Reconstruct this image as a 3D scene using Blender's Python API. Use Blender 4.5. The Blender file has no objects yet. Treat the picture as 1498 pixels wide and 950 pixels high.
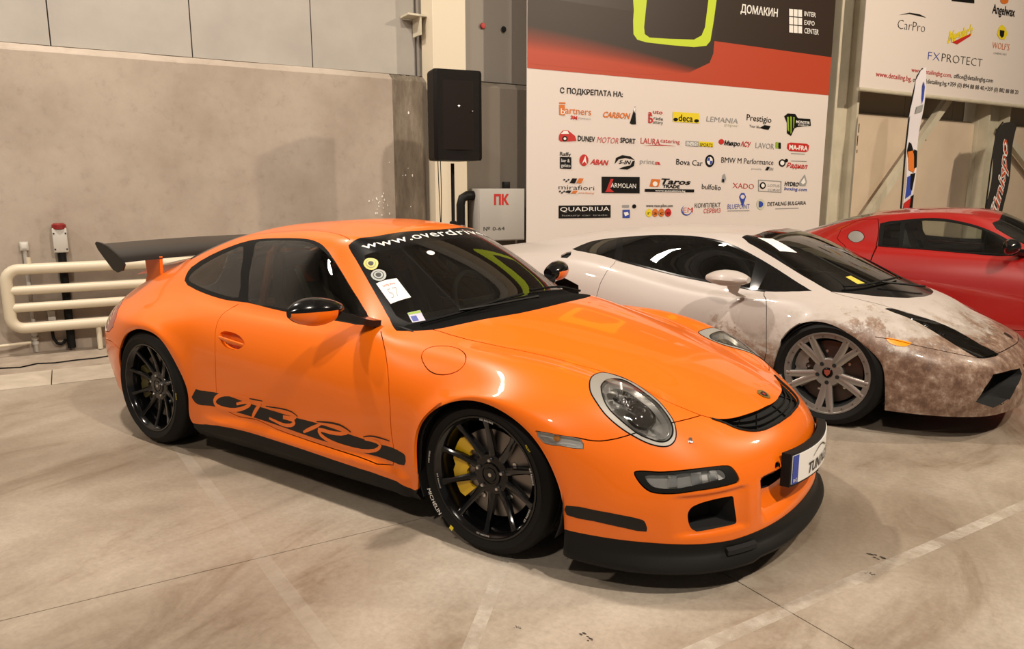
import bpy, bmesh, math, random
import numpy as np
from mathutils import Vector, Matrix
from mathutils.geometry import delaunay_2d_cdt

sc = bpy.context.scene
COL = sc.collection
# ---------------------------------------------------------------- camera
cam_d = bpy.data.cameras.new('camera')
cam = bpy.data.objects.new('camera', cam_d)
COL.objects.link(cam)
CAM = Vector((1.6966, -3.0655, 1.4517))
YAW, PITCH, FPX = -0.614318, 0.181308, 1086.69
fw = Vector((math.sin(YAW) * math.cos(PITCH), math.cos(YAW) * math.cos(PITCH), -math.sin(PITCH)))
rt = Vector((math.cos(YAW), -math.sin(YAW), 0))
up = rt.cross(fw)
cam.matrix_world = Matrix(((rt.x, up.x, -fw.x, CAM.x), (rt.y, up.y, -fw.y, CAM.y), (rt.z, up.z, -fw.z, CAM.z), (0, 0, 0, 1)))
cam_d.sensor_width = 36
cam_d.lens = FPX / 1498 * 36
cam_d.clip_start = 0.05
sc.camera = cam
# ---------------------------------------------------------------- world, exposure
world = bpy.data.worlds.new('hall_air')
sc.world = world
world.use_nodes = True
world.node_tree.nodes['Background'].inputs[0].default_value = (1.0, 0.93, 0.84, 1)
world.node_tree.nodes['Background'].inputs[1].default_value = 0.17
sc.view_settings.view_transform = 'Standard'
sc.view_settings.look = 'None'
sc.view_settings.gamma = 1
sc.view_settings.exposure = 0.0
sc.view_settings.use_curve_mapping = False
# wall frame: s runs along the back wall, off comes towards the hall
W0 = np.array([-5.473, .035, 0.]); WD = np.array([.40627, .91375, 0.]); WN = np.array([.91375, -.40627, 0.])
WANG = math.atan2(WD[1], WD[0])
def wp(s, z, off=0.0):
    return tuple(W0 + WD * s + WN * off + np.array([0, 0, z]))

def area(name, loc, target, size, power, color, sizey=None):
    l = bpy.data.lights.new(name, 'AREA'); l.energy = power; l.color = color; l.size = size
    if sizey: l.shape = 'RECTANGLE'; l.size_y = sizey
    o = bpy.data.objects.new(name, l); COL.objects.link(o); o.location = loc
    o.rotation_euler = (Vector(target) - Vector(loc)).to_track_quat('-Z', 'Y').to_euler()
    return o
WARM = (1.0, .86, .70)
area('hall_floodlight', (2.2, -6.0, 6.5), (-.6, 0.2, 0.3), .3, 190, (1, .89, .76))
area('hall_floodlight', (5.2, -1.5, 7.4), (-.2, 1.5, 0.5), .3, 560, (1, .88, .74))
area('hall_floodlight', (-3.6, -1.2, 7.4), (-1.8, -.2, 0.5), .3, 420, (1, .89, .76))
area('hall_floodlight', (-5.5, -5.5, 6.5), (-4.0, 1.5, 1.5), .3, 190, (1, .86, .72))
area('wall_floodlight', (6.5, 5.5, 6.5), (.5, 9.5, 1.0), .3, 640, (1, .84, .64))

# ---------------------------------------------------------------- helpers
def obj(name, me, parent=None, label=None, cat=None, group=None, kind=None):
    o = bpy.data.objects.new(name, me); COL.objects.link(o)
    if parent: o.parent = parent
    if label: o['label'] = label
    if cat: o['category'] = cat
    if group: o['group'] = group
    if kind: o['kind'] = kind
    return o
def thing(name, label, cat, loc=(0, 0, 0), rot=0, group=None):
    o = obj(name, None, None, label, cat, group)
    o.location = loc; o.rotation_euler = (0, 0, rot); o.empty_display_size = .2
    return o
def mesh(name, V, F, mats, midx=None, smooth=True, normals=None):
    me = bpy.data.meshes.new(name)
    V = np.asarray(V, float)
    me.from_pydata(V.tolist() if len(V) else [], [], [list(map(int, f)) for f in F])
    for m in (mats if isinstance(mats, (list, tuple)) else [mats]): me.materials.append(m)
    if midx is not None: me.polygons.foreach_set('material_index', midx)
    if smooth: me.polygons.foreach_set('use_smooth', [True] * len(me.polygons))
    me.update()
    if normals is not None:
        me.normals_split_custom_set_from_vertices([tuple(n) for n in normals])
    return me
class G:
    """collects shapes into one mesh"""
    def __init__(s): s.V = []; s.F = []; s.M = []
    def add(s, V, F, m=0):
        b = len(s.V); s.V += [tuple(map(float, v)) for v in V]; s.F += [[i + b for i in f] for f in F]; s.M += [m] * len(F); return s
    def box(s, c, d, rot=None, m=0, bev=0):
        x, y, z = [k / 2 for k in d]
        if bev:
            bm = bmesh.new(); bmesh.ops.create_cube(bm, size=1, matrix=Matrix.Diagonal((d[0], d[1], d[2], 1)))
            bmesh.ops.bevel(bm, geom=bm.edges[:] + bm.verts[:], offset=bev, segments=2, affect='EDGES', profile=.5)
            bm.verts.ensure_lookup_table()
            V = [v.co.copy() for v in bm.verts]; F = [[v.index for v in f.verts] for f in bm.faces]; bm.free()
        else:
            V = [Vector((a * x, b * y, e * z)) for a in (-1, 1) for b in (-1, 1) for e in (-1, 1)]
            F = [(0, 1, 3, 2), (4, 6, 7, 5), (0, 4, 5, 1), (2, 3, 7, 6), (0, 2, 6, 4), (1, 5, 7, 3)]
        if rot is not None: V = [rot @ v for v in V]
        return s.add([v + Vector(c) for v in V], F, m)
    def tube(s, pts, r, n=10, m=0, caps=True, closed=False):
        P = [Vector(p) for p in pts]; N = len(P); b = []; F = []
        R = r if isinstance(r, (list, tuple)) else [r] * N
        prev = None
        for i in range(N):
            t = (P[(i + 1) % N] - P[i - 1]) if closed else (P[min(i + 1, N - 1)] - P[max(i - 1, 0)])
            t.normalize()
            if prev is None:
                a = Vector((0, 0, 1)) if abs(t.z) < .9 else Vector((1, 0, 0)); u = t.cross(a).normalized()
            else:
                u = (prev - t * prev.dot(t)).normalized()
            prev = u; w = t.cross(u)
            for k in range(n):
                a = 2 * math.pi * k / n; b.append(P[i] + (u * math.cos(a) + w * math.sin(a)) * R[i])
        for i in range(N if closed else N - 1):
            for k in range(n):
                j = (i + 1) % N
                F.append((i * n + k, i * n + (k + 1) % n, j * n + (k + 1) % n, j * n + k))
        if caps and not closed: F += [tuple(range(n))[::-1], tuple((N - 1) * n + k for k in range(n))]
        return s.add(b, F, m)
    def lathe(s, prof, n=48, c=(0, 0, 0), axis='y', m=0, close=False):
        """profile of (radius, height along axis)"""
        V = []; F = []; K = len(prof)
        for i in range(n):
            a = 2 * math.pi * i / n; ca, sa = math.cos(a), math.sin(a)
            for r, h in prof:
                v = (r * ca, h, r * sa) if axis == 'y' else ((r * ca, r * sa, h) if axis == 'z' else (h, r * ca, r * sa))
                V.append((v[0] + c[0], v[1] + c[1], v[2] + c[2]))
        for i in range(n):
            j = (i + 1) % n
            for k in range(K if close else K - 1):
                l = (k + 1) % K
                F.append((i * K + k, i * K + l, j * K + l, j * K + k))
        return s.add(V, F, m)
    def prism(s, poly, d, m=0):
        """poly: 3-D points, d: extrusion vector"""
        n = len(poly); V = [Vector(p) for p in poly] + [Vector(p) + Vector(d) for p in poly]
        F = [tuple(range(n))[::-1], tuple(range(n, 2 * n))] + [(i, (i + 1) % n, n + (i + 1) % n, n + i) for i in range(n)]
        return s.add(V, F, m)
    def loft(s, rings, m=0, caps=True, closed=True):
        n = len(rings[0]); V = [p for r in rings for p in r]; F = []
        for i in range(len(rings) - 1):
            for k in range(n if closed else n - 1):
                F.append((i * n + k, i * n + (k + 1) % n, (i + 1) * n + (k + 1) % n, (i + 1) * n + k))
        if caps: F += [tuple(range(n))[::-1], tuple((len(rings) - 1) * n + k for k in range(n))]
        return s.add(V, F, m)
    def build(s, name, mats, parent=None, smooth=True, sharp=35, **kw):
        me = mesh(name, s.V, s.F, mats, s.M, smooth)
        bm = bmesh.new(); bm.from_mesh(me); bmesh.ops.recalc_face_normals(bm, faces=bm.faces[:])
        if smooth:
            for e in bm.edges:
                if len(e.link_faces) != 2 or e.calc_face_angle(0) > math.radians(sharp): e.smooth = False
        bm.to_mesh(me); bm.free()
        return obj(name, me, parent, **kw)

# ---------------------------------------------------------------- materials
MATS = {}
def mat(name, col=(.5, .5, .5), rough=.5, metal=0, coat=0, spec=.5, **kw):
    if name in MATS: return MATS[name]
    m = bpy.data.materials.new(name); m.use_nodes = True; MATS[name] = m
    b = m.node_tree.nodes['Principled BSDF']
    b.inputs['Base Color'].default_value = (*col, 1); b.inputs['Roughness'].default_value = rough
    b.inputs['Metallic'].default_value = metal; b.inputs['Coat Weight'].default_value = coat
    b.inputs['Coat Roughness'].default_value = .03; b.inputs['Specular IOR Level'].default_value = spec
    for k, v in kw.items(): b.inputs[k.replace('_', ' ')].default_value = v
    return m
def nodes(m): return m.node_tree.nodes, m.node_tree.links, m.node_tree.nodes['Principled BSDF']
def noise(m, scale, detail=4, rough=.6, coord='Object', dist=0, stretch=None):
    N, L, b = nodes(m)
    t = N.new('ShaderNodeTexCoord'); n = N.new('ShaderNodeTexNoise')
    n.inputs['Scale'].default_value = scale; n.inputs['Detail'].default_value = detail; n.inputs['Roughness'].default_value = rough
    n.inputs['Distortion'].default_value = dist
    if stretch:
        mp = N.new('ShaderNodeMapping'); mp.inputs['Scale'].default_value = stretch[:3]
        if len(stretch) > 3: mp.inputs['Rotation'].default_value = (0, 0, stretch[3])
        L.new(t.outputs[coord], mp.inputs[0]); L.new(mp.outputs[0], n.inputs[0])
    else: L.new(t.outputs[coord], n.inputs[0])
    return n.outputs[0]
def ramp(m, src, stops):
    N, L, b = nodes(m); r = N.new('ShaderNodeValToRGB'); L.new(src, r.inputs[0])
    e = r.color_ramp.elements
    while len(e) < len(stops): e.new(.5)
    for i, (p, c) in enumerate(stops):
        e[i].position = p; e[i].color = (*c, 1) if len(c) == 3 else c
    return r.outputs[0]
def mix(m, f, a, b_, mode='MIX'):
    N, L, b = nodes(m); x = N.new('ShaderNodeMix'); x.data_type = 'RGBA'; x.blend_type = mode
    for i, v in ((0, f), (6, a), (7, b_)):
        if isinstance(v, (float, int)): x.inputs[i].default_value = v
        elif isinstance(v, tuple): x.inputs[i].default_value = (*v, 1)
        else: L.new(v, x.inputs[i])
    return x.outputs[2]
def bump(m, src, strength=.2, dist=.01):
    N, L, b = nodes(m); u = N.new('ShaderNodeBump'); u.inputs['Strength'].default_value = strength; u.inputs['Distance'].default_value = dist
    L.new(src, u.inputs['Height']); L.new(u.outputs[0], b.inputs['Normal'])
def setc(m, src, inp='Base Color'):
    N, L, b = nodes(m); L.new(src, b.inputs[inp])
def glass(name, tint=(.35, .38, .36), rough=0.0):
    if name in MATS: return MATS[name]
    m = bpy.data.materials.new(name); m.use_nodes = True; MATS[name] = m
    N, L = m.node_tree.nodes, m.node_tree.links; N.clear()
    o = N.new('ShaderNodeOutputMaterial'); mx = N.new('ShaderNodeMixShader'); t = N.new('ShaderNodeBsdfTransparent')
    g = N.new('ShaderNodeBsdfGlossy'); f = N.new('ShaderNodeFresnel')
    t.inputs[0].default_value = (*tint, 1); g.inputs['Roughness'].default_value = rough; f.inputs[0].default_value = 1.7
    g.inputs[0].default_value = (1, 1, 1, 1)
    L.new(f.outputs[0], mx.inputs[0]); L.new(t.outputs[0], mx.inputs[1]); L.new(g.outputs[0], mx.inputs[2]); L.new(mx.outputs[0], o.inputs[0])
    return m

# ---------------------------------------------------------------- text
_txt = {}
def text_mesh(body, shear=0, bold=0, spacing=1):
    k = (body, shear, bold, spacing)
    if k in _txt: return _txt[k]
    c = bpy.data.curves.new('t', 'FONT'); c.body = body; c.resolution_u = 2; c.shear = shear; c.offset = bold; c.space_character = spacing
    o = bpy.data.objects.new('t', c); COL.objects.link(o)
    bpy.context.view_layer.update()
    me = o.evaluated_get(bpy.context.evaluated_depsgraph_get()).to_mesh()
    V = np.array([v.co[:2] for v in me.vertices]); F = [tuple(p.vertices) for p in me.polygons]
    bpy.data.objects.remove(o); bpy.data.curves.remove(c)
    V[:, 0] -= V[:, 0].min(); _txt[k] = (V, F); return _txt[k]

# ---------------------------------------------------------------- surface: bicubic B-spline through a net of measured points
def ctrl(D, axis, refl, alpha):
    D = np.moveaxis(D, axis, 0); n = len(D); A = np.zeros((n + 2, n + 2)); B = np.zeros((n + 2,) + D.shape[1:])
    for i in range(n): A[i + 1, i:i + 3] = [1 / 6, 4 / 6, 1 / 6]; B[i + 1] = D[i]
    A[-1, -3:] = [1, -2, 1]; out = []
    for k in range(D.shape[-1]):
        A2 = A.copy(); A2[0, :3] = [1, -2, 1] if not refl else ([1, 0, 1] if k == 1 else [1, 0, -1])
        out.append(np.linalg.solve(A2, B[..., k].reshape(n + 2, -1)).reshape(B[..., k].shape))
    C = np.stack(out, -1)
    E = np.concatenate([[2 * D[0] - D[1]], D, [2 * D[-1] - D[-2]]])
    if refl: E[0] = D[1] * np.array([1, -1, 1])
    return np.moveaxis(alpha * C + (1 - alpha) * E, 0, axis)
class Surf:
    def __init__(s, net, alpha=.85, disp=None):
        D = np.array(net, float); s.nu, s.nv = D.shape[0] - 1, D.shape[1] - 1
        s.C = ctrl(ctrl(D, 1, True, alpha), 0, False, alpha); s.disp = None; s.sg = 1.0 if s.N(np.array([s.nu * .6]), np.array([s.nv * .75]))[0][1] < 0 else -1.0; s.disp = disp
    def base(s, u, v):
        u = np.clip(u, 0, s.nu); sg = np.where(v < 0, -1., 1.); v = np.clip(abs(v), 0, s.nv)
        i = np.minimum(u.astype(int), s.nu - 1); j = np.minimum(v.astype(int), s.nv - 1); a = u - i; b = v - j
        w = lambda t: [(1 - t)**3 / 6, (3 * t**3 - 6 * t * t + 4) / 6, (-3 * t**3 + 3 * t * t + 3 * t + 1) / 6, t**3 / 6]
        wa, wb = w(a), w(b); P = 0
        for k in range(4):
            for l in range(4): P = P + (wa[k] * wb[l])[..., None] * s.C[i + k, j + l]
        P = P.copy(); P[..., 1] *= -sg           # right side of the car is y<0
        return P
    def nb(s, u, v, f):
        e = 2e-3
        uu = np.clip(u, e, s.nu - e); vv = np.where(abs(v) > s.nv - e, np.sign(v) * (s.nv - e), v)
        n = np.cross(f(uu + e, vv) - f(uu - e, vv), f(uu, vv + e) - f(uu, vv - e))
        return n / (np.linalg.norm(n, axis=-1, keepdims=True) + 1e-12)
    def P(s, u, v):
        u = np.asarray(u, float); v = np.asarray(v, float)
        p = s.base(u, v)
        if s.disp is not None: p = p + s.sg * s.nb(u, v, s.base) * s.disp(u, abs(v))[..., None]
        return p
    def N(s, u, v):
        return s.nb(np.asarray(u, float), np.asarray(v, float), s.P)
def sgn_check(S):
    n = S.N(np.array([S.nu * .6]), np.array([S.nv * .75]))[0]
    return 1 if n[1] < 0 else -1
def inpoly(px, py, poly):
    c = np.zeros(px.shape, bool); P = np.asarray(poly, float)
    x0, y0 = P[-1]
    for x1, y1 in P:
        if y0 != y1:
            m = ((y1 > py) != (y0 > py)) & (px < (x0 - x1) * (py - y1) / (y0 - y1) + x1)
            c ^= m
        x0, y0 = x1, y1
    return c
def mirror_v(L): return [(a, -b) for a, b in L]
def densify(L, closed, step=.12):
    out = []; n = len(L)
    for i in range(n if closed else n - 1):
        a, b = np.array(L[i], float), np.array(L[(i + 1) % n], float); k = max(1, int(np.ceil(np.abs(b - a).max() / step)))
        out += [tuple(a + (b - a) * t / k) for t in range(k)]
    if not closed: out.append(tuple(L[-1]))
    return out
def offset_line(S, L, w, closed=False):
    """moves a uv polyline sideways by w metres on the surface"""
    L = np.array(L, float); u, v = L[:, 0], L[:, 1]; e = 1e-3
    Pu = (S.base(u + e, v) - S.base(u - e, v)) / (2 * e); Pv = (S.base(u, v + e) - S.base(u, v - e)) / (2 * e)
    t = np.roll(L, -1, 0) - np.roll(L, 1, 0) if closed else np.gradient(L, axis=0)
    T = Pu * t[:, :1] + Pv * t[:, 1:]; T /= np.linalg.norm(T, axis=1, keepdims=True) + 1e-12
    N = np.cross(Pu, Pv); N /= np.linalg.norm(N, axis=1, keepdims=True) + 1e-12
    Bv = np.cross(N, T) * (w[:, None] if isinstance(w, np.ndarray) else w)
    out = []
    for i in range(len(L)):
        A = np.stack([Pu[i], Pv[i]], 1); d = np.linalg.lstsq(A, Bv[i], rcond=None)[0]; out.append((L[i, 0] + d[0], L[i, 1] + d[1]))
    return out
def inset(S, L, w):
    L = densify(L, True, .25); c = np.mean(L, 0)
    a = offset_line(S, L, w, True); b = offset_line(S, L, -w, True)
    ar = lambda P: abs(sum(P[i][0] * P[(i + 1) % len(P)][1] - P[(i + 1) % len(P)][0] * P[i][1] for i in range(len(P))))
    return a if ar(a) < ar(b) else b
def panels(S, regions, seams, ku=10, kv=7, seam_w=.0045, base_name='body_shell'):
    """cuts the right half surface into regions; returns {name: (uv, tris)}"""
    gu = np.linspace(0, S.nu, S.nu * ku + 1); gv = np.linspace(0, S.nv, S.nv * kv + 1)
    U, V = np.meshgrid(gu, gv, indexing='ij'); pts = list(zip(U.ravel(), V.ravel())); edges = []
    cl = lambda p: (min(max(p[0], 0), S.nu), min(max(p[1], 0), S.nv))
    def addline(L, closed):
        b = len(pts); L = [cl(p) for p in L]; pts.extend(L); n = len(L)
        edges.extend((b + i, b + (i + 1) % n) for i in range(n if closed else n - 1))
    for n, poly in regions: addline(densify(poly, True), True)
    sl = []
    for L, closed in seams:
        L = densify(L, closed)
        for w in (-seam_w / 2, seam_w / 2): addline(offset_line(S, L, w, closed), closed)
        sl.append(np.array(L + ([L[0]] if closed else [])))
    r = delaunay_2d_cdt([Vector(p) for p in pts], edges, [], 0, 1e-6)
    vv = np.array([tuple(p) for p in r[0]]); T = np.array(r[2]); cen = vv[T].mean(1)
    ar = np.abs(np.cross(vv[T[:, 1]] - vv[T[:, 0]], vv[T[:, 2]] - vv[T[:, 0]])); ok = ar > 1e-9
    T = T[ok]; cen = cen[ok]; lab = np.full(len(T), -1); names = [n for n, _ in regions]
    for k in range(len(regions) - 1, -1, -1): lab[inpoly(cen[:, 0], cen[:, 1], densify(regions[k][1], True))] = k
    P3 = S.base(cen[:, 0], cen[:, 1]); drop = np.zeros(len(T), bool)
    for L in sl:
        Q = S.base(L[:, 0], L[:, 1]); lo = Q.min(0) - .02; hi = Q.max(0) + .02
        idx = np.nonzero(((P3 > lo) & (P3 < hi)).all(1))[0]
        for i in range(len(Q) - 1):
            a, b = Q[i], Q[i + 1]; ab = b - a; l2 = ab @ ab + 1e-12
            t = np.clip(((P3[idx] - a) @ ab) / l2, 0, 1); dd = np.linalg.norm(P3[idx] - a - t[:, None] * ab, axis=1)
            drop[idx[dd < seam_w * .52]] = True
    out = {}
    for k in range(-1, len(regions)):
        nm = base_name if k < 0 else names[k]
        if nm is None: continue
        t = T[(lab == k) & ~drop]
        if not len(t): continue
        used, inv = np.unique(t, return_inverse=True); q = (vv[used], inv.reshape(-1, 3))
        if nm in out: q = (np.concatenate([out[nm][0], q[0]]), np.concatenate([out[nm][1], q[1] + len(out[nm][0])]))
        out[nm] = q
    return out
def panel_mesh(S, name, uv, T, mats, side='right', flange=.009, off=0.0):
    """side: right, left or both; flange folds every free edge inward"""
    o = sgn_check(S); Vs, Fs, Ns = [], [], []; nb = 0
    for sd in (['right', 'left'] if side == 'both' else [side]):
        sv = 1 if sd == 'right' else -1
        u, v = uv[:, 0], uv[:, 1]
        p = S.P(u, v); n = S.N(u, v) * o
        if sv < 0: p = p * [1, -1, 1]; n = n * [1, -1, 1]
        p = p + n * off
        a, b, c = p[T[:, 0]], p[T[:, 1]], p[T[:, 2]]
        fl = (np.cross(b - a, c - a) * n[T[:, 0]]).sum(1) < 0
        t = T.copy(); t[fl] = t[fl][:, ::-1]
        Vs.append(p); Ns.append(n); Fs.append(t + nb); nb += len(p)
        if flange:
            e = np.concatenate([t[:, [0, 1]], t[:, [1, 2]], t[:, [2, 0]]]); key = np.sort(e, 1); k2 = key[:, 0] * (len(p) + 1) + key[:, 1]
            _, i0, cnt = np.unique(k2, return_index=True, return_counts=True); be = e[i0[cnt == 1]]
            be = be[~((v[be[:, 0]] < 1e-6) & (v[be[:, 1]] < 1e-6))]
            if len(be):
                A, B = p[be[:, 0]], p[be[:, 1]]; nA, nB = n[be[:, 0]], n[be[:, 1]]
                tv = B - A; sn = np.cross(tv, nA); sn /= np.linalg.norm(sn, axis=1, keepdims=True) + 1e-12
                q = np.stack([A, B, B - nB * flange, A - nA * flange], 1).reshape(-1, 3)
                Vs.append(q); Ns.append(np.repeat(sn, 4, 0))
                m = len(be); f = np.arange(m * 4).reshape(m, 4)[:, ::-1]
                Fs.append(f + nb); nb += len(q)
    F = [tuple(f) for ff in Fs for f in ff.tolist()]
    return mesh(name, np.concatenate(Vs), F, mats, normals=np.concatenate(Ns))
def decal(S, name, poly, mats, off=.0008, side='right', ku=10, kv=7, parent=None, **kw):
    """thin sheet that follows the surface inside a uv outline (signed v allowed)"""
    poly = densify(poly, True); A = np.array(poly); lo, hi = A.min(0), A.max(0); pts = list(poly)
    gu = np.arange(np.ceil(lo[0] * ku) / ku, hi[0], 1 / ku); gv = np.arange(np.ceil(lo[1] * kv) / kv, hi[1], 1 / kv)
    if len(gu) and len(gv):
        U, V = np.meshgrid(gu, gv, indexing='ij'); U, V = U.ravel(), V.ravel(); m = inpoly(U, V, poly); pts += list(zip(U[m], V[m]))
    n = len(poly)
    r = delaunay_2d_cdt([Vector(p) for p in pts], [(i, (i + 1) % n) for i in range(n)], [], 0, 1e-7)
    vv = np.array([tuple(p) for p in r[0]]); T = np.array(r[2]); c = vv[T].mean(1); T = T[inpoly(c[:, 0], c[:, 1], poly)]
    return obj(name, sheet(S, name, vv, T, mats, off, side), parent, **kw)
def sheet(S, name, uv, T, mats, off, side='right'):
    o = sgn_check(S); sg = np.where(uv[:, 1] < 0, -1., 1.)[:, None]
    p = S.P(uv[:, 0], abs(uv[:, 1])); n = S.N(uv[:, 0], abs(uv[:, 1])) * o
    f = np.concatenate([np.ones_like(sg), sg, np.ones_like(sg)], 1)
    if side == 'left': f = f * [1, -1, 1]
    p = p * f; n = n * f; p = p + n * off
    F = []
    for t in T:
        t = tuple(int(k) for k in t)
        a, b, c = p[t[0]], p[t[1]], p[t[2]]
        F.append(t if np.cross(b - a, c - a) @ n[t[0]] > 0 else t[::-1])
    return mesh(name, p, F, mats, normals=n)
def stroke(S, name, L, w, mats, off, parent, side='right'):
    L = densify(L, False, .05); k = len(L)
    W = np.array([w(i / (k - 1)) for i in range(k)]) if callable(w) else np.full(k, w)
    a = offset_line(S, L, W / 2); b = offset_line(S, L, -W / 2)
    uv = np.array(a + b); T = []
    for i in range(k - 1): T += [(i, i + 1, k + i + 1), (i, k + i + 1, k + i)]
    return obj(name, sheet(S, name, uv, T, mats, off, side), parent)
def liner(S, poly, depth, shrink, n=5, side='right', direction=None, m=0, g=None, capm=None):
    """inward pocket behind an opening"""
    o = sgn_check(S); A = np.array(densify(poly, True)); P = S.P(A[:, 0], A[:, 1]); N = S.N(A[:, 0], A[:, 1]) * o
    d = -N.mean(0) if direction is None else np.array(direction, float); d /= np.linalg.norm(d)
    c = P.mean(0); rings = []
    for i in range(n + 1):
        t = i / n; s_ = 1 - (1 - shrink) * (1 - math.sqrt(max(0, 1 - t * t))) if i < n else shrink
        rings.append(c + (P - c) * s_ + d * depth * t)
    if side == 'left': rings = [r * [1, -1, 1] for r in rings]
    g = g or G(); g.loft([[tuple(q) for q in r] for r in rings], m, caps=False)
    last = [tuple(q) for q in rings[-1]]; g.add(last, [tuple(range(len(last)))], m if capm is None else capm)
    return g
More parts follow.
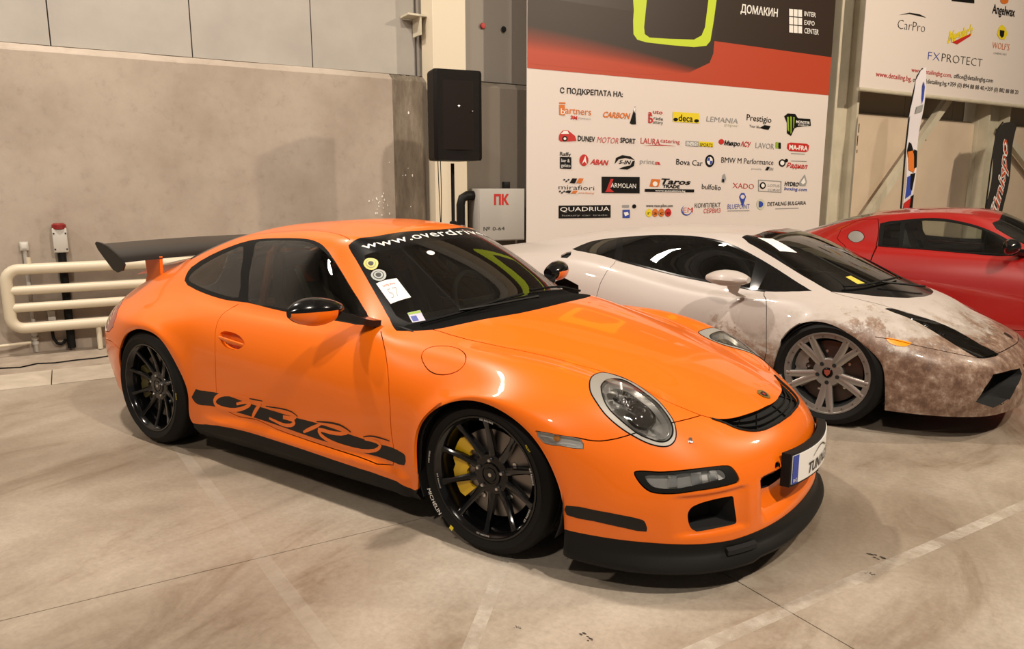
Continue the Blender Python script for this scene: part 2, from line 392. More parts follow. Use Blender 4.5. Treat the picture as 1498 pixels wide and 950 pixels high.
# ---------------------------------------------------------------- measured nets and outlines (uv on each surface)
PORSCHE = [[(-3.36,0.0,0.22),(-3.36,0.18,0.22),(-3.34,0.36,0.22),(-3.28,0.53,0.22),(-3.17,0.66,0.22),(-3.04,0.745,0.22),(-2.92,0.8,0.22),(-2.82,0.83,0.22),(-2.74,0.85,0.22),(-2.69,0.85,0.22)],[(-3.42,0.0,0.4),(-3.42,0.19,0.4),(-3.4,0.38,0.4),(-3.33,0.56,0.4),(-3.21,0.69,0.4),(-3.07,0.775,0.4),(-2.94,0.825,0.4),(-2.83,0.86,0.39),(-2.75,0.875,0.38),(-2.715,0.875,0.36)],[(-3.43,0.0,0.58),(-3.42,0.19,0.58),(-3.39,0.38,0.58),(-3.31,0.57,0.58),(-3.19,0.7,0.58),(-3.05,0.79,0.57),(-2.92,0.85,0.56),(-2.8,0.885,0.54),(-2.7,0.905,0.51),(-2.665,0.905,0.49)],[(-3.36,0.0,0.75),(-3.35,0.19,0.75),(-3.31,0.37,0.745),(-3.22,0.54,0.74),(-3.1,0.66,0.73),(-2.96,0.76,0.72),(-2.82,0.84,0.7),(-2.7,0.89,0.665),(-2.6,0.915,0.63),(-2.57,0.915,0.605)],[(-3.18,0.0,0.885),(-3.17,0.19,0.882),(-3.12,0.36,0.872),(-3.03,0.51,0.855),(-2.91,0.63,0.815),(-2.79,0.73,0.785),(-2.67,0.83,0.745),(-2.57,0.9,0.71),(-2.49,0.922,0.68),(-2.465,0.922,0.655)],[(-2.92,0.0,0.985),(-2.91,0.19,0.98),(-2.88,0.35,0.962),(-2.8,0.48,0.93),(-2.72,0.6,0.882),(-2.62,0.72,0.82),(-2.53,0.83,0.77),(-2.46,0.9,0.73),(-2.4,0.925,0.7),(-2.38,0.925,0.675)],[(-2.62,0.0,1.085),(-2.61,0.2,1.08),(-2.58,0.39,1.055),(-2.52,0.515,1.0),(-2.47,0.61,0.93),(-2.42,0.7,0.855),(-2.38,0.82,0.79),(-2.33,0.9,0.735),(-2.29,0.925,0.7),(-2.275,0.925,0.675)],[(-2.25,0.0,1.185),(-2.24,0.21,1.178),(-2.22,0.4,1.155),(-2.19,0.54,1.085),(-2.17,0.66,0.925),(-2.17,0.755,0.835),(-2.17,0.85,0.765),(-2.17,0.9,0.7),(-2.16,0.918,0.66),(-2.155,0.918,0.63)],[(-1.95,0.0,1.243),(-1.95,0.22,1.235),(-1.94,0.42,1.205),(-1.92,0.555,1.135),(-1.95,0.7,0.9),(-1.98,0.78,0.825),(-2.0,0.855,0.74),(-2.01,0.885,0.62),(-2.02,0.9,0.53),(-2.05,0.9,0.49)],[(-1.65,0.0,1.268),(-1.65,0.23,1.258),(-1.65,0.42,1.225),(-1.65,0.56,1.165),(-1.7,0.725,0.88),(-1.76,0.79,0.81),(-1.84,0.855,0.7),(-1.9,0.875,0.53),(-1.975,0.885,0.38),(-2.0,0.885,0.33)],[(-1.35,0.0,1.282),(-1.35,0.24,1.272),(-1.36,0.43,1.24),(-1.38,0.572,1.18),(-1.45,0.735,0.868),(-1.52,0.795,0.8),(-1.62,0.858,0.67),(-1.72,0.872,0.48),(-1.87,0.878,0.27),(-1.985,0.875,0.17)],[(-1.1,0.0,1.266),(-1.1,0.24,1.256),(-1.115,0.43,1.224),(-1.16,0.57,1.165),(-1.22,0.738,0.862),(-1.25,0.797,0.795),(-1.32,0.86,0.66),(-1.38,0.875,0.47),(-1.5,0.875,0.27),(-1.58,0.87,0.18)],[(-0.94,0.0,1.236),(-0.95,0.24,1.226),(-0.98,0.42,1.196),(-1.04,0.555,1.125),(-1.0,0.74,0.858),(-1.0,0.797,0.79),(-1.02,0.86,0.655),(-1.06,0.876,0.46),(-1.12,0.876,0.27),(-1.18,0.87,0.18)],[(-0.66,0.0,1.091),(-0.67,0.26,1.081),(-0.72,0.47,1.051),(-0.84,0.6,0.99),(-0.8,0.742,0.85),(-0.8,0.797,0.785),(-0.8,0.86,0.645),(-0.8,0.878,0.45),(-0.8,0.876,0.27),(-0.8,0.87,0.17)],[(-0.36,0.0,0.925),(-0.38,0.27,0.915),(-0.45,0.5,0.885),(-0.6,0.67,0.84),(-0.62,0.745,0.815),(-0.6,0.8,0.765),(-0.59,0.858,0.64),(-0.56,0.877,0.45),(-0.53,0.875,0.27),(-0.52,0.87,0.17)],[(-0.22,0.0,0.915),(-0.24,0.27,0.905),(-0.3,0.48,0.88),(-0.4,0.64,0.835),(-0.44,0.735,0.8),(-0.42,0.8,0.745),(-0.41,0.862,0.63),(-0.39,0.88,0.45),(-0.352,0.88,0.27),(-0.345,0.87,0.17)],[(0.05,0.0,0.86),(0.03,0.25,0.852),(-0.02,0.45,0.83),(-0.1,0.6,0.8),(-0.17,0.71,0.8),(-0.22,0.795,0.755),(-0.27,0.862,0.64),(-0.31,0.89,0.53),(-0.31,0.9,0.45),(-0.315,0.9,0.42)],[(0.3,0.0,0.79),(0.29,0.23,0.783),(0.25,0.42,0.765),(0.18,0.57,0.765),(0.09,0.685,0.79),(-0.01,0.79,0.765),(-0.1,0.865,0.685),(-0.17,0.895,0.63),(-0.192,0.905,0.595),(-0.205,0.905,0.585)],[(0.52,0.0,0.722),(0.51,0.21,0.716),(0.47,0.39,0.7),(0.41,0.53,0.71),(0.33,0.66,0.745),(0.21,0.78,0.738),(0.11,0.865,0.7),(0.04,0.9,0.68),(0.01,0.908,0.67),(0.0,0.908,0.655)],[(0.71,0.0,0.65),(0.7,0.19,0.645),(0.67,0.35,0.635),(0.62,0.49,0.645),(0.55,0.62,0.668),(0.43,0.755,0.668),(0.32,0.85,0.645),(0.25,0.89,0.635),(0.205,0.902,0.62),(0.195,0.902,0.605)],[(0.862,0.0,0.585),(0.852,0.18,0.58),(0.817,0.34,0.565),(0.762,0.49,0.566),(0.68,0.62,0.565),(0.57,0.74,0.552),(0.46,0.83,0.54),(0.38,0.875,0.535),(0.325,0.892,0.52),(0.305,0.892,0.505)],[(0.98,0.0,0.49),(0.97,0.18,0.487),(0.93,0.345,0.475),(0.87,0.5,0.46),(0.785,0.63,0.45),(0.66,0.735,0.44),(0.55,0.81,0.43),(0.455,0.855,0.415),(0.385,0.878,0.4),(0.36,0.878,0.39)],[(1.02,0.0,0.36),(1.01,0.19,0.355),(0.97,0.36,0.345),(0.905,0.52,0.34),(0.81,0.65,0.335),(0.69,0.745,0.33),(0.58,0.81,0.32),(0.48,0.845,0.31),(0.4,0.865,0.3),(0.375,0.865,0.29)],[(1.02,0.0,0.19),(1.01,0.19,0.19),(0.975,0.36,0.185),(0.91,0.52,0.18),(0.815,0.65,0.175),(0.7,0.735,0.17),(0.59,0.79,0.165),(0.48,0.83,0.16),(0.4,0.85,0.155),(0.375,0.85,0.15)]]
OP = {'ws_left':[(14.103,3.371),(13.694,3.135),(13.397,3.08),(13.116,3.058),(12.828,3.034),(12.518,2.997),(12.155,2.942),(11.959,2.914),(11.727,2.861),(11.592,2.805),(11.478,2.725),(11.467,2.655),(11.478,2.576)],
'ws_top':[(11.478,2.576),(11.532,2.284),(11.479,1.917),(11.596,1.656),(11.738,1.421),(11.837,1.181),(11.91,0.937),(11.959,0.731),(11.999,0.521)],
'ws_bot':[(14.083,2.924),(14.108,2.731),(14.126,2.559),(14.153,2.175),(14.202,1.777),(14.256,1.524),(14.33,1.26),(14.373,1.107),(14.416,0.951),(14.483,0.807),(14.561,0.666)],
'hood_rear':[(14.324,3.097),(14.529,2.971),(14.739,2.883),(14.853,2.706),(14.926,2.5),(14.992,2.27),(15.053,2.03),(15.157,1.683),(15.238,1.29),(15.263,1.017),(15.28,0.733)],
'hood_side':[(14.739,2.883),(15.234,3.096),(15.551,3.148),(15.928,3.072),(16.289,2.964),(16.532,2.908),(16.784,2.856),(17.058,2.815),(17.322,2.741),(17.539,2.625),(17.772,2.532),(17.949,2.537),(18.152,2.604),(18.366,2.74),(18.585,2.887),(18.758,2.943),(18.913,2.944),(19.107,2.877),(19.297,2.768),(19.402,2.703),(19.501,2.62),(19.601,2.499),(19.694,2.36),(19.745,2.258),(19.787,2.14),(19.832,1.982),(19.872,1.813),(19.909,1.603),(19.944,1.383),(19.981,1.163),(20.013,0.925),(20.035,0.656),(20.056,0.358)],
'bump_seam':[(19.446,7.841),(19.509,7.533),(19.562,7.268),(19.628,6.902),(19.677,6.569),(19.711,6.291),(19.751,6.059),(19.782,5.972),(19.812,5.889),(19.849,5.743),(19.872,5.595),(19.874,5.39),(19.863,5.185),(19.841,5.005),(19.812,4.825),(19.779,4.589),(19.744,4.35),(19.7,4.037),(19.648,3.686),(19.613,3.412),(19.575,3.11),(19.541,2.874),(19.51,2.631)],
'grille':[(19.683,2.448),(19.786,2.345),(19.896,2.251),(20.023,2.188),(20.149,2.12),(20.245,2.03),(20.331,1.92),(20.407,1.796),(20.469,1.649),(20.516,1.455),(20.544,1.232),(20.563,0.85),(20.584,0.402)],
'headlight':[(18.234,4.162),(18.172,4.067),(18.102,3.952),(18.024,3.814),(17.94,3.657),(17.845,3.466),(17.752,3.27),(17.679,3.101),(17.631,2.972),(17.601,2.874),(17.585,2.797),(17.579,2.736),(17.582,2.689),(17.595,2.636),(17.616,2.594),(17.643,2.563),(17.674,2.54),(17.717,2.519),(17.765,2.506),(17.816,2.501),(17.872,2.505),(17.939,2.519),(18.009,2.542),(18.084,2.578),(18.166,2.631),(18.319,2.751),(18.482,2.891),(18.652,3.043),(18.824,3.192),(18.938,3.283),(19.054,3.369),(19.169,3.44),(19.281,3.497),(19.37,3.535),(19.46,3.57),(19.549,3.604),(19.638,3.642),(19.714,3.68),(19.791,3.723),(19.865,3.769),(19.937,3.817),(19.986,3.854),(20.035,3.895),(20.08,3.94),(20.119,3.986),(20.152,4.034),(20.181,4.085),(20.204,4.136),(20.219,4.184),(20.227,4.237),(20.227,4.288),(20.221,4.337),(20.209,4.381),(20.186,4.443),(20.156,4.501),(20.122,4.554),(20.083,4.603),(20.03,4.658),(19.971,4.709),(19.909,4.755),(19.846,4.798),(19.782,4.838),(19.716,4.874),(19.647,4.905),(19.576,4.929),(19.499,4.948),(19.42,4.96),(19.337,4.963),(19.251,4.956),(19.166,4.937),(19.076,4.906),(18.981,4.863),(18.883,4.81),(18.813,4.768),(18.74,4.719),(18.662,4.66),(18.581,4.586),(18.503,4.506),(18.419,4.408),(18.329,4.293)],
'headlens':[(18.437,4.181),(18.394,4.119),(18.349,4.045),(18.302,3.962),(18.255,3.872),(18.193,3.747),(18.122,3.597),(18.049,3.437),(17.99,3.294),(17.931,3.124),(17.896,2.994),(17.882,2.897),(17.879,2.822),(17.885,2.762),(17.899,2.716),(17.922,2.686),(17.954,2.676),(18.015,2.692),(18.085,2.73),(18.163,2.785),(18.242,2.846),(18.327,2.916),(18.417,2.996),(18.509,3.081),(18.601,3.164),(18.695,3.241),(18.785,3.306),(18.875,3.366),(18.966,3.425),(19.062,3.483),(19.158,3.536),(19.254,3.581),(19.348,3.618),(19.418,3.643),(19.489,3.666),(19.559,3.691),(19.63,3.718),(19.683,3.741),(19.737,3.767),(19.791,3.796),(19.843,3.829),(19.886,3.86),(19.928,3.895),(19.968,3.932),(20.003,3.972),(20.035,4.018),(20.064,4.067),(20.087,4.116),(20.103,4.162),(20.112,4.211),(20.113,4.257),(20.108,4.301),(20.099,4.341),(20.08,4.385),(20.055,4.426),(20.027,4.463),(19.997,4.499),(19.962,4.541),(19.924,4.582),(19.885,4.619),(19.842,4.651),(19.792,4.681),(19.738,4.705),(19.682,4.725),(19.625,4.743),(19.562,4.761),(19.498,4.774),(19.433,4.784),(19.367,4.789),(19.309,4.792),(19.25,4.792),(19.188,4.785),(19.123,4.769),(19.058,4.744),(18.989,4.709),(18.916,4.663),(18.84,4.605),(18.749,4.527),(18.651,4.432),(18.547,4.317)],
'marker':[(19.47,7.823),(19.543,7.308),(19.654,6.821),(19.696,6.367),(19.779,6.087),(19.919,6.125),(20.042,6.253),(20.025,6.592),(19.952,7.035),(19.907,7.506),(19.804,8.004),(19.61,8.087)],
'fog':[(20.83,5.347),(20.806,5.318),(20.795,5.272),(20.792,5.221),(20.793,5.176),(20.807,5.067),(20.829,4.964),(20.852,4.863),(20.869,4.761),(20.877,4.652),(20.881,4.542),(20.884,4.432),(20.886,4.32),(20.888,4.184),(20.891,4.043),(20.896,3.898),(20.907,3.747),(20.92,3.592),(20.935,3.429),(20.962,3.267),(21.006,3.113),(21.031,3.072),(21.069,3.039),(21.115,3.012),(21.162,2.992),(21.229,2.968),(21.301,2.947),(21.374,2.932),(21.443,2.923),(21.469,2.928),(21.494,2.942),(21.513,2.963),(21.522,2.988),(21.527,3.136),(21.526,3.288),(21.523,3.438),(21.522,3.583),(21.521,3.727),(21.52,3.867),(21.521,4.002),(21.527,4.133),(21.535,4.231),(21.545,4.328),(21.555,4.424),(21.559,4.521),(21.559,4.617),(21.555,4.713),(21.547,4.81),(21.532,4.907),(21.519,4.968),(21.501,5.03),(21.475,5.089),(21.44,5.143),(21.388,5.196),(21.326,5.243),(21.256,5.284),(21.183,5.315),(21.094,5.343),(20.997,5.362),(20.905,5.364)],
'foglens':[(20.957,5.126),(20.939,5.056),(20.945,4.967),(20.96,4.872),(20.97,4.782),(20.972,4.683),(20.974,4.586),(20.975,4.489),(20.975,4.391),(20.973,4.275),(20.969,4.158),(20.968,4.038),(20.971,3.914),(20.976,3.781),(20.984,3.643),(21.0,3.504),(21.032,3.369),(21.052,3.332),(21.084,3.301),(21.122,3.275),(21.161,3.259),(21.202,3.252),(21.25,3.252),(21.292,3.26),(21.315,3.282),(21.328,3.374),(21.324,3.48),(21.316,3.591),(21.314,3.695),(21.323,3.807),(21.335,3.915),(21.349,4.019),(21.362,4.12),(21.378,4.239),(21.396,4.355),(21.411,4.471),(21.416,4.586),(21.411,4.681),(21.397,4.777),(21.375,4.871),(21.343,4.963),(21.32,5.004),(21.286,5.041),(21.246,5.073),(21.2,5.098),(21.137,5.122),(21.063,5.14),(20.997,5.144)],
'intake':[(22.236,4.24),(22.205,4.238),(22.175,4.232),(22.145,4.222),(22.118,4.209),(22.084,4.187),(22.052,4.161),(22.024,4.131),(22.003,4.098),(21.967,4.014),(21.939,3.925),(21.919,3.832),(21.904,3.736),(21.889,3.586),(21.884,3.429),(21.888,3.267),(21.901,3.102),(21.906,3.086),(21.916,3.069),(21.929,3.055),(21.943,3.044),(21.965,3.035),(21.989,3.031),(22.014,3.028),(22.038,3.025),(22.11,3.015),(22.182,3.005),(22.253,2.995),(22.323,2.984),(22.389,2.971),(22.455,2.957),(22.52,2.945),(22.582,2.938),(22.6,2.94),(22.618,2.947),(22.631,2.959),(22.638,2.975),(22.642,3.066),(22.642,3.16),(22.638,3.256),(22.636,3.349),(22.636,3.523),(22.64,3.693),(22.645,3.86),(22.646,4.023),(22.64,4.051),(22.627,4.077),(22.609,4.102),(22.589,4.123),(22.559,4.149),(22.526,4.172),(22.49,4.192),(22.454,4.206),(22.402,4.221),(22.347,4.231),(22.292,4.238)],
'bstripe':[(21.862,8.298),(21.902,7.456),(21.99,6.871),(22.056,6.344),(22.138,5.872),(22.19,5.624),(22.257,5.396),(22.294,5.348),(22.346,5.32),(22.467,5.289),(22.547,5.31),(22.526,5.582),(22.461,5.909),(22.389,6.381),(22.321,6.899),(22.28,7.473),(22.176,8.306),(22.007,8.581)],
'bump_low':[(22.667,9.0),(22.713,8.082),(22.739,7.445),(22.766,7.043),(22.793,6.691),(22.817,6.367),(22.842,6.057),(22.881,5.656),(22.92,5.266),(22.954,4.898),(22.98,4.548),(22.983,4.309),(22.977,4.073),(22.971,3.859),(22.962,3.643),(22.953,3.403),(22.948,3.155),(22.953,2.944),(22.964,2.722),(22.97,2.543),(22.994,2.352),(23.0,2.25),(23.0,2.167),(23.0,2.0),(23.0,1.833),(23.0,1.5),(23.0,1.167),(23.0,0.917),(23.0,0.583)],
'center_in':[(22.16,1.955),(22.143,1.658),(22.208,1.311),(22.264,1.3),(22.318,1.367),(22.39,1.668),(22.411,1.924),(22.291,1.989)],
'tow':[(21.45,1.681),(21.432,1.644),(21.428,1.598),(21.443,1.554),(21.469,1.52),(21.519,1.511),(21.571,1.518),(21.635,1.537),(21.689,1.572),(21.707,1.613),(21.706,1.664),(21.685,1.7),(21.653,1.724),(21.594,1.732),(21.535,1.722),(21.489,1.709)],
'door':[(9.047,4.191),(8.953,4.426),(8.982,4.888),(9.04,5.188),(9.1,5.411),(9.182,5.613),(9.282,5.793),(9.51,6.171),(9.679,6.54),(9.818,6.895),(9.979,7.217),(10.066,7.366),(10.173,7.501),(10.309,7.621),(10.454,7.719),(10.626,7.796),(10.793,7.836),(10.965,7.814),(11.136,7.788),(11.356,7.844),(11.577,7.909),(11.84,7.937),(12.107,7.95),(12.376,7.964),(12.647,7.977),(13.012,8.001),(13.383,8.028),(13.843,8.081),(14.261,7.923),(14.38,7.537),(14.388,7.124),(14.471,6.57),(14.452,5.982),(14.369,5.657),(14.232,5.291),(14.03,4.779),(13.767,3.953)],
'seal_top':[(6.34,4.144),(6.301,3.992),(6.276,3.843),(6.273,3.593),(6.315,3.389),(6.542,3.157),(6.817,3.035),(7.166,2.951),(7.558,2.889),(7.931,2.822),(8.288,2.774),(8.736,2.787),(9.198,2.83),(9.653,2.856),(10.09,2.869),(10.279,2.886),(10.481,2.922),(10.642,2.959),(10.81,3.01),(11.258,3.137),(11.704,3.239),(12.125,3.331),(12.472,3.415),(12.794,3.502),(13.108,3.606),(13.342,3.714),(13.588,3.913)],
'seal_bot':[(6.383,4.169),(6.484,4.259),(6.592,4.316),(7.021,4.323),(7.5,4.284),(8.085,4.232),(8.547,4.191),(8.924,4.129),(9.287,4.081),(9.671,4.08),(10.058,4.094),(10.436,4.104),(10.808,4.112),(11.52,4.113),(12.239,4.128),(12.935,4.136),(13.597,3.951)],
'dglass':[(8.5,2.983),(8.515,2.916),(8.599,2.888),(8.966,2.893),(9.355,2.919),(9.713,2.929),(10.065,2.939),(10.261,2.96),(10.468,2.999),(10.756,3.061),(11.07,3.129),(11.457,3.204),(11.81,3.27),(12.063,3.327),(12.282,3.382),(12.528,3.43),(12.756,3.482),(13.155,3.611),(13.352,3.855),(12.897,4.057),(12.206,4.04),(11.493,4.04),(10.781,4.041),(10.408,4.037),(10.033,4.034),(9.63,4.082),(9.296,4.042),(8.851,3.565)],
'qglass':[(6.463,3.995),(6.464,3.797),(6.529,3.628),(6.758,3.391),(7.035,3.244),(7.396,3.129),(7.775,3.037),(7.952,2.978),(8.108,2.996),(8.353,3.296),(8.541,3.564),(8.771,3.79),(8.903,4.007),(8.735,4.058),(8.442,4.062),(8.018,4.083),(7.501,4.117),(7.054,4.143),(6.656,4.124),(6.538,4.079)],
'fuelcap':[(15.244,4.902),(15.222,4.78),(15.223,4.638),(15.237,4.508),(15.268,4.384),(15.311,4.282),(15.355,4.201),(15.418,4.117),(15.484,4.059),(15.554,4.026),(15.625,4.022),(15.705,4.049),(15.8,4.12),(15.879,4.209),(15.972,4.33),(16.067,4.456),(16.126,4.537),(16.187,4.627),(16.24,4.714),(16.312,4.846),(16.372,4.966),(16.414,5.069),(16.438,5.172),(16.441,5.261),(16.425,5.332),(16.38,5.393),(16.314,5.438),(16.233,5.465),(16.131,5.48),(16.016,5.481),(15.895,5.466),(15.779,5.435),(15.661,5.387),(15.554,5.322),(15.431,5.21),(15.322,5.068)],
'handle':[(9.489,5.817),(9.504,5.769),(9.552,5.727),(9.61,5.7),(9.729,5.677),(9.856,5.672),(9.981,5.684),(10.081,5.71),(10.179,5.752),(10.266,5.802),(10.308,5.839),(10.342,5.884),(10.352,5.926),(10.329,5.996),(10.281,6.064),(10.219,6.111),(10.121,6.14),(10.005,6.149),(9.887,6.141),(9.804,6.115),(9.722,6.069),(9.647,6.014),(9.58,5.953),(9.52,5.883)],
'stripe':[(8.88,8.24),(9.297,7.682),(9.7,7.488),(10.01,7.394),(10.263,7.357),(10.548,7.37),(10.81,7.4),(11.074,7.416),(11.338,7.423),(11.628,7.426),(11.925,7.421),(12.197,7.401),(12.477,7.386),(12.888,7.408),(13.289,7.451),(13.645,7.481),(14.023,7.484),(14.162,7.465),(14.308,7.45),(14.489,7.461),(14.677,7.499),(14.739,7.526),(14.767,7.566),(14.737,7.692),(14.653,7.795),(14.468,7.817),(14.28,7.819),(14.118,7.832),(13.964,7.843),(13.674,7.862),(13.398,7.86),(13.209,7.845),(13.02,7.83),(12.738,7.824),(12.458,7.821),(12.088,7.801),(11.728,7.781),(11.462,7.768),(11.199,7.754),(10.849,7.727),(10.483,7.709),(10.286,7.721),(10.069,7.766),(9.93,7.83),(9.772,7.924),(9.667,7.98),(9.55,8.033),(9.394,8.082),(9.234,8.137),(8.972,8.321)],
'let_G':[(10.911,7.309),(10.824,7.294),(10.737,7.285),(10.62,7.287),(10.501,7.299),(10.391,7.317),(10.283,7.35),(10.207,7.396),(10.146,7.461),(10.117,7.527),(10.118,7.596),(10.162,7.654),(10.227,7.695),(10.339,7.715),(10.447,7.715),(10.562,7.699),(10.667,7.664),(10.755,7.608),(10.833,7.534),(10.888,7.457),(10.914,7.39),(10.865,7.382),(10.792,7.399),(10.713,7.447),(10.636,7.503)],
'let_T':[(10.876,7.301),(10.975,7.297),(11.075,7.296),(11.182,7.305),(11.289,7.313),(11.405,7.31),(11.522,7.303)],
'let_T2':[(11.115,7.323),(11.093,7.399),(11.073,7.477),(11.06,7.554),(11.051,7.634),(11.051,7.698),(11.053,7.765)],
'let_three':[(11.378,7.384),(11.487,7.369),(11.598,7.356),(11.707,7.349),(11.816,7.354),(11.885,7.372),(11.922,7.401),(11.872,7.442),(11.795,7.478),(11.701,7.495),(11.649,7.501),(11.73,7.496),(11.85,7.498),(11.891,7.521),(11.912,7.559),(11.89,7.613),(11.848,7.66),(11.77,7.694),(11.689,7.706),(11.604,7.695),(11.518,7.674),(11.447,7.659),(11.376,7.642)],
'let_R':[(12.517,7.388),(12.451,7.444),(12.385,7.5),(12.317,7.56),(12.252,7.621),(12.197,7.679),(12.144,7.741)],
'let_R2':[(12.484,7.38),(12.613,7.352),(12.744,7.33),(12.865,7.319),(12.983,7.321),(13.127,7.339),(13.214,7.374),(13.144,7.429),(13.022,7.482),(12.883,7.511),(12.744,7.524),(12.602,7.522),(12.492,7.535),(12.497,7.598),(12.543,7.669),(12.659,7.741),(12.788,7.787),(12.959,7.816),(13.137,7.827),(13.311,7.831),(13.492,7.813),(13.659,7.769),(13.831,7.689),(13.93,7.606),(13.995,7.518),(13.965,7.472),(13.892,7.449),(13.749,7.452),(13.602,7.465)],
'let_S2':[(13.604,7.445),(13.716,7.408),(13.83,7.376),(13.934,7.356),(14.037,7.344),(14.149,7.343),(14.263,7.347)],
'let_kT':[(10.854,7.282),(10.919,7.276),(10.984,7.27),(11.058,7.263),(11.132,7.256)],
'let_kT3':[(11.237,7.357),(11.328,7.343),(11.42,7.328),(11.514,7.313),(11.609,7.302),(11.709,7.296),(11.807,7.303),(11.886,7.333),(11.962,7.372)],
'let_kR':[(12.421,7.351),(12.557,7.317),(12.696,7.288),(12.842,7.268),(12.985,7.264),(13.082,7.285),(13.172,7.319),(13.224,7.347),(13.275,7.378)],
'let_kS':[(13.575,7.415),(13.667,7.379),(13.761,7.349),(13.875,7.331),(13.99,7.323),(14.138,7.317),(14.294,7.313)],
'sill':[(9.959,8.918),(10.236,8.525),(10.487,8.368),(10.766,8.324),(11.037,8.327),(11.314,8.342),(11.593,8.353),(11.942,8.345),(12.29,8.345),(12.641,8.367),(12.996,8.41),(13.443,8.479),(13.93,8.489),(14.354,8.393),(14.939,8.514)],
'st_yellow':[(12.423,2.87),(12.389,2.815),(12.378,2.744),(12.398,2.671),(12.434,2.603),(12.478,2.543),(12.531,2.505),(12.575,2.511),(12.619,2.54),(12.663,2.6),(12.689,2.668),(12.685,2.734),(12.661,2.794),(12.616,2.846),(12.558,2.879),(12.487,2.888)],
'st_grey':[(12.738,2.882),(12.712,2.832),(12.701,2.767),(12.71,2.691),(12.733,2.619),(12.767,2.56),(12.812,2.524),(12.862,2.526),(12.911,2.555),(12.942,2.603),(12.96,2.662),(12.957,2.73),(12.936,2.792),(12.894,2.849),(12.839,2.889),(12.785,2.898)],
'st_num':[(12.95,2.894),(13.013,2.373),(13.417,2.368),(13.426,2.854)],
'st_vig':[(13.706,2.66),(13.713,2.404),(14.019,2.495),(13.988,2.743)],
'banner':[(12.155,2.942),(11.959,2.914),(11.727,2.861),(11.592,2.805),(11.478,2.725),(11.456,2.65),(11.478,2.576),(11.508,2.27),(11.479,1.917),(11.739,1.435),(11.927,0.951)],
'banner_low':[(11.982,2.943),(12.072,2.871),(12.145,2.79),(12.252,2.579),(12.297,2.339),(12.319,2.032),(12.344,1.728),(12.369,1.424),(12.39,1.123),(12.405,0.881),(12.414,0.636),(12.417,0.471),(12.419,0.301)],
'url':[(12.123,2.627),(12.174,2.237),(12.176,1.807),(12.211,1.345),(12.265,0.924),(12.307,0.457),(12.308,0.05)],
'url_top':[(11.913,2.568),(11.969,2.138),(11.978,1.691),(12.057,1.253),(12.099,0.813),(12.127,0.323),(12.167,0.0)]}
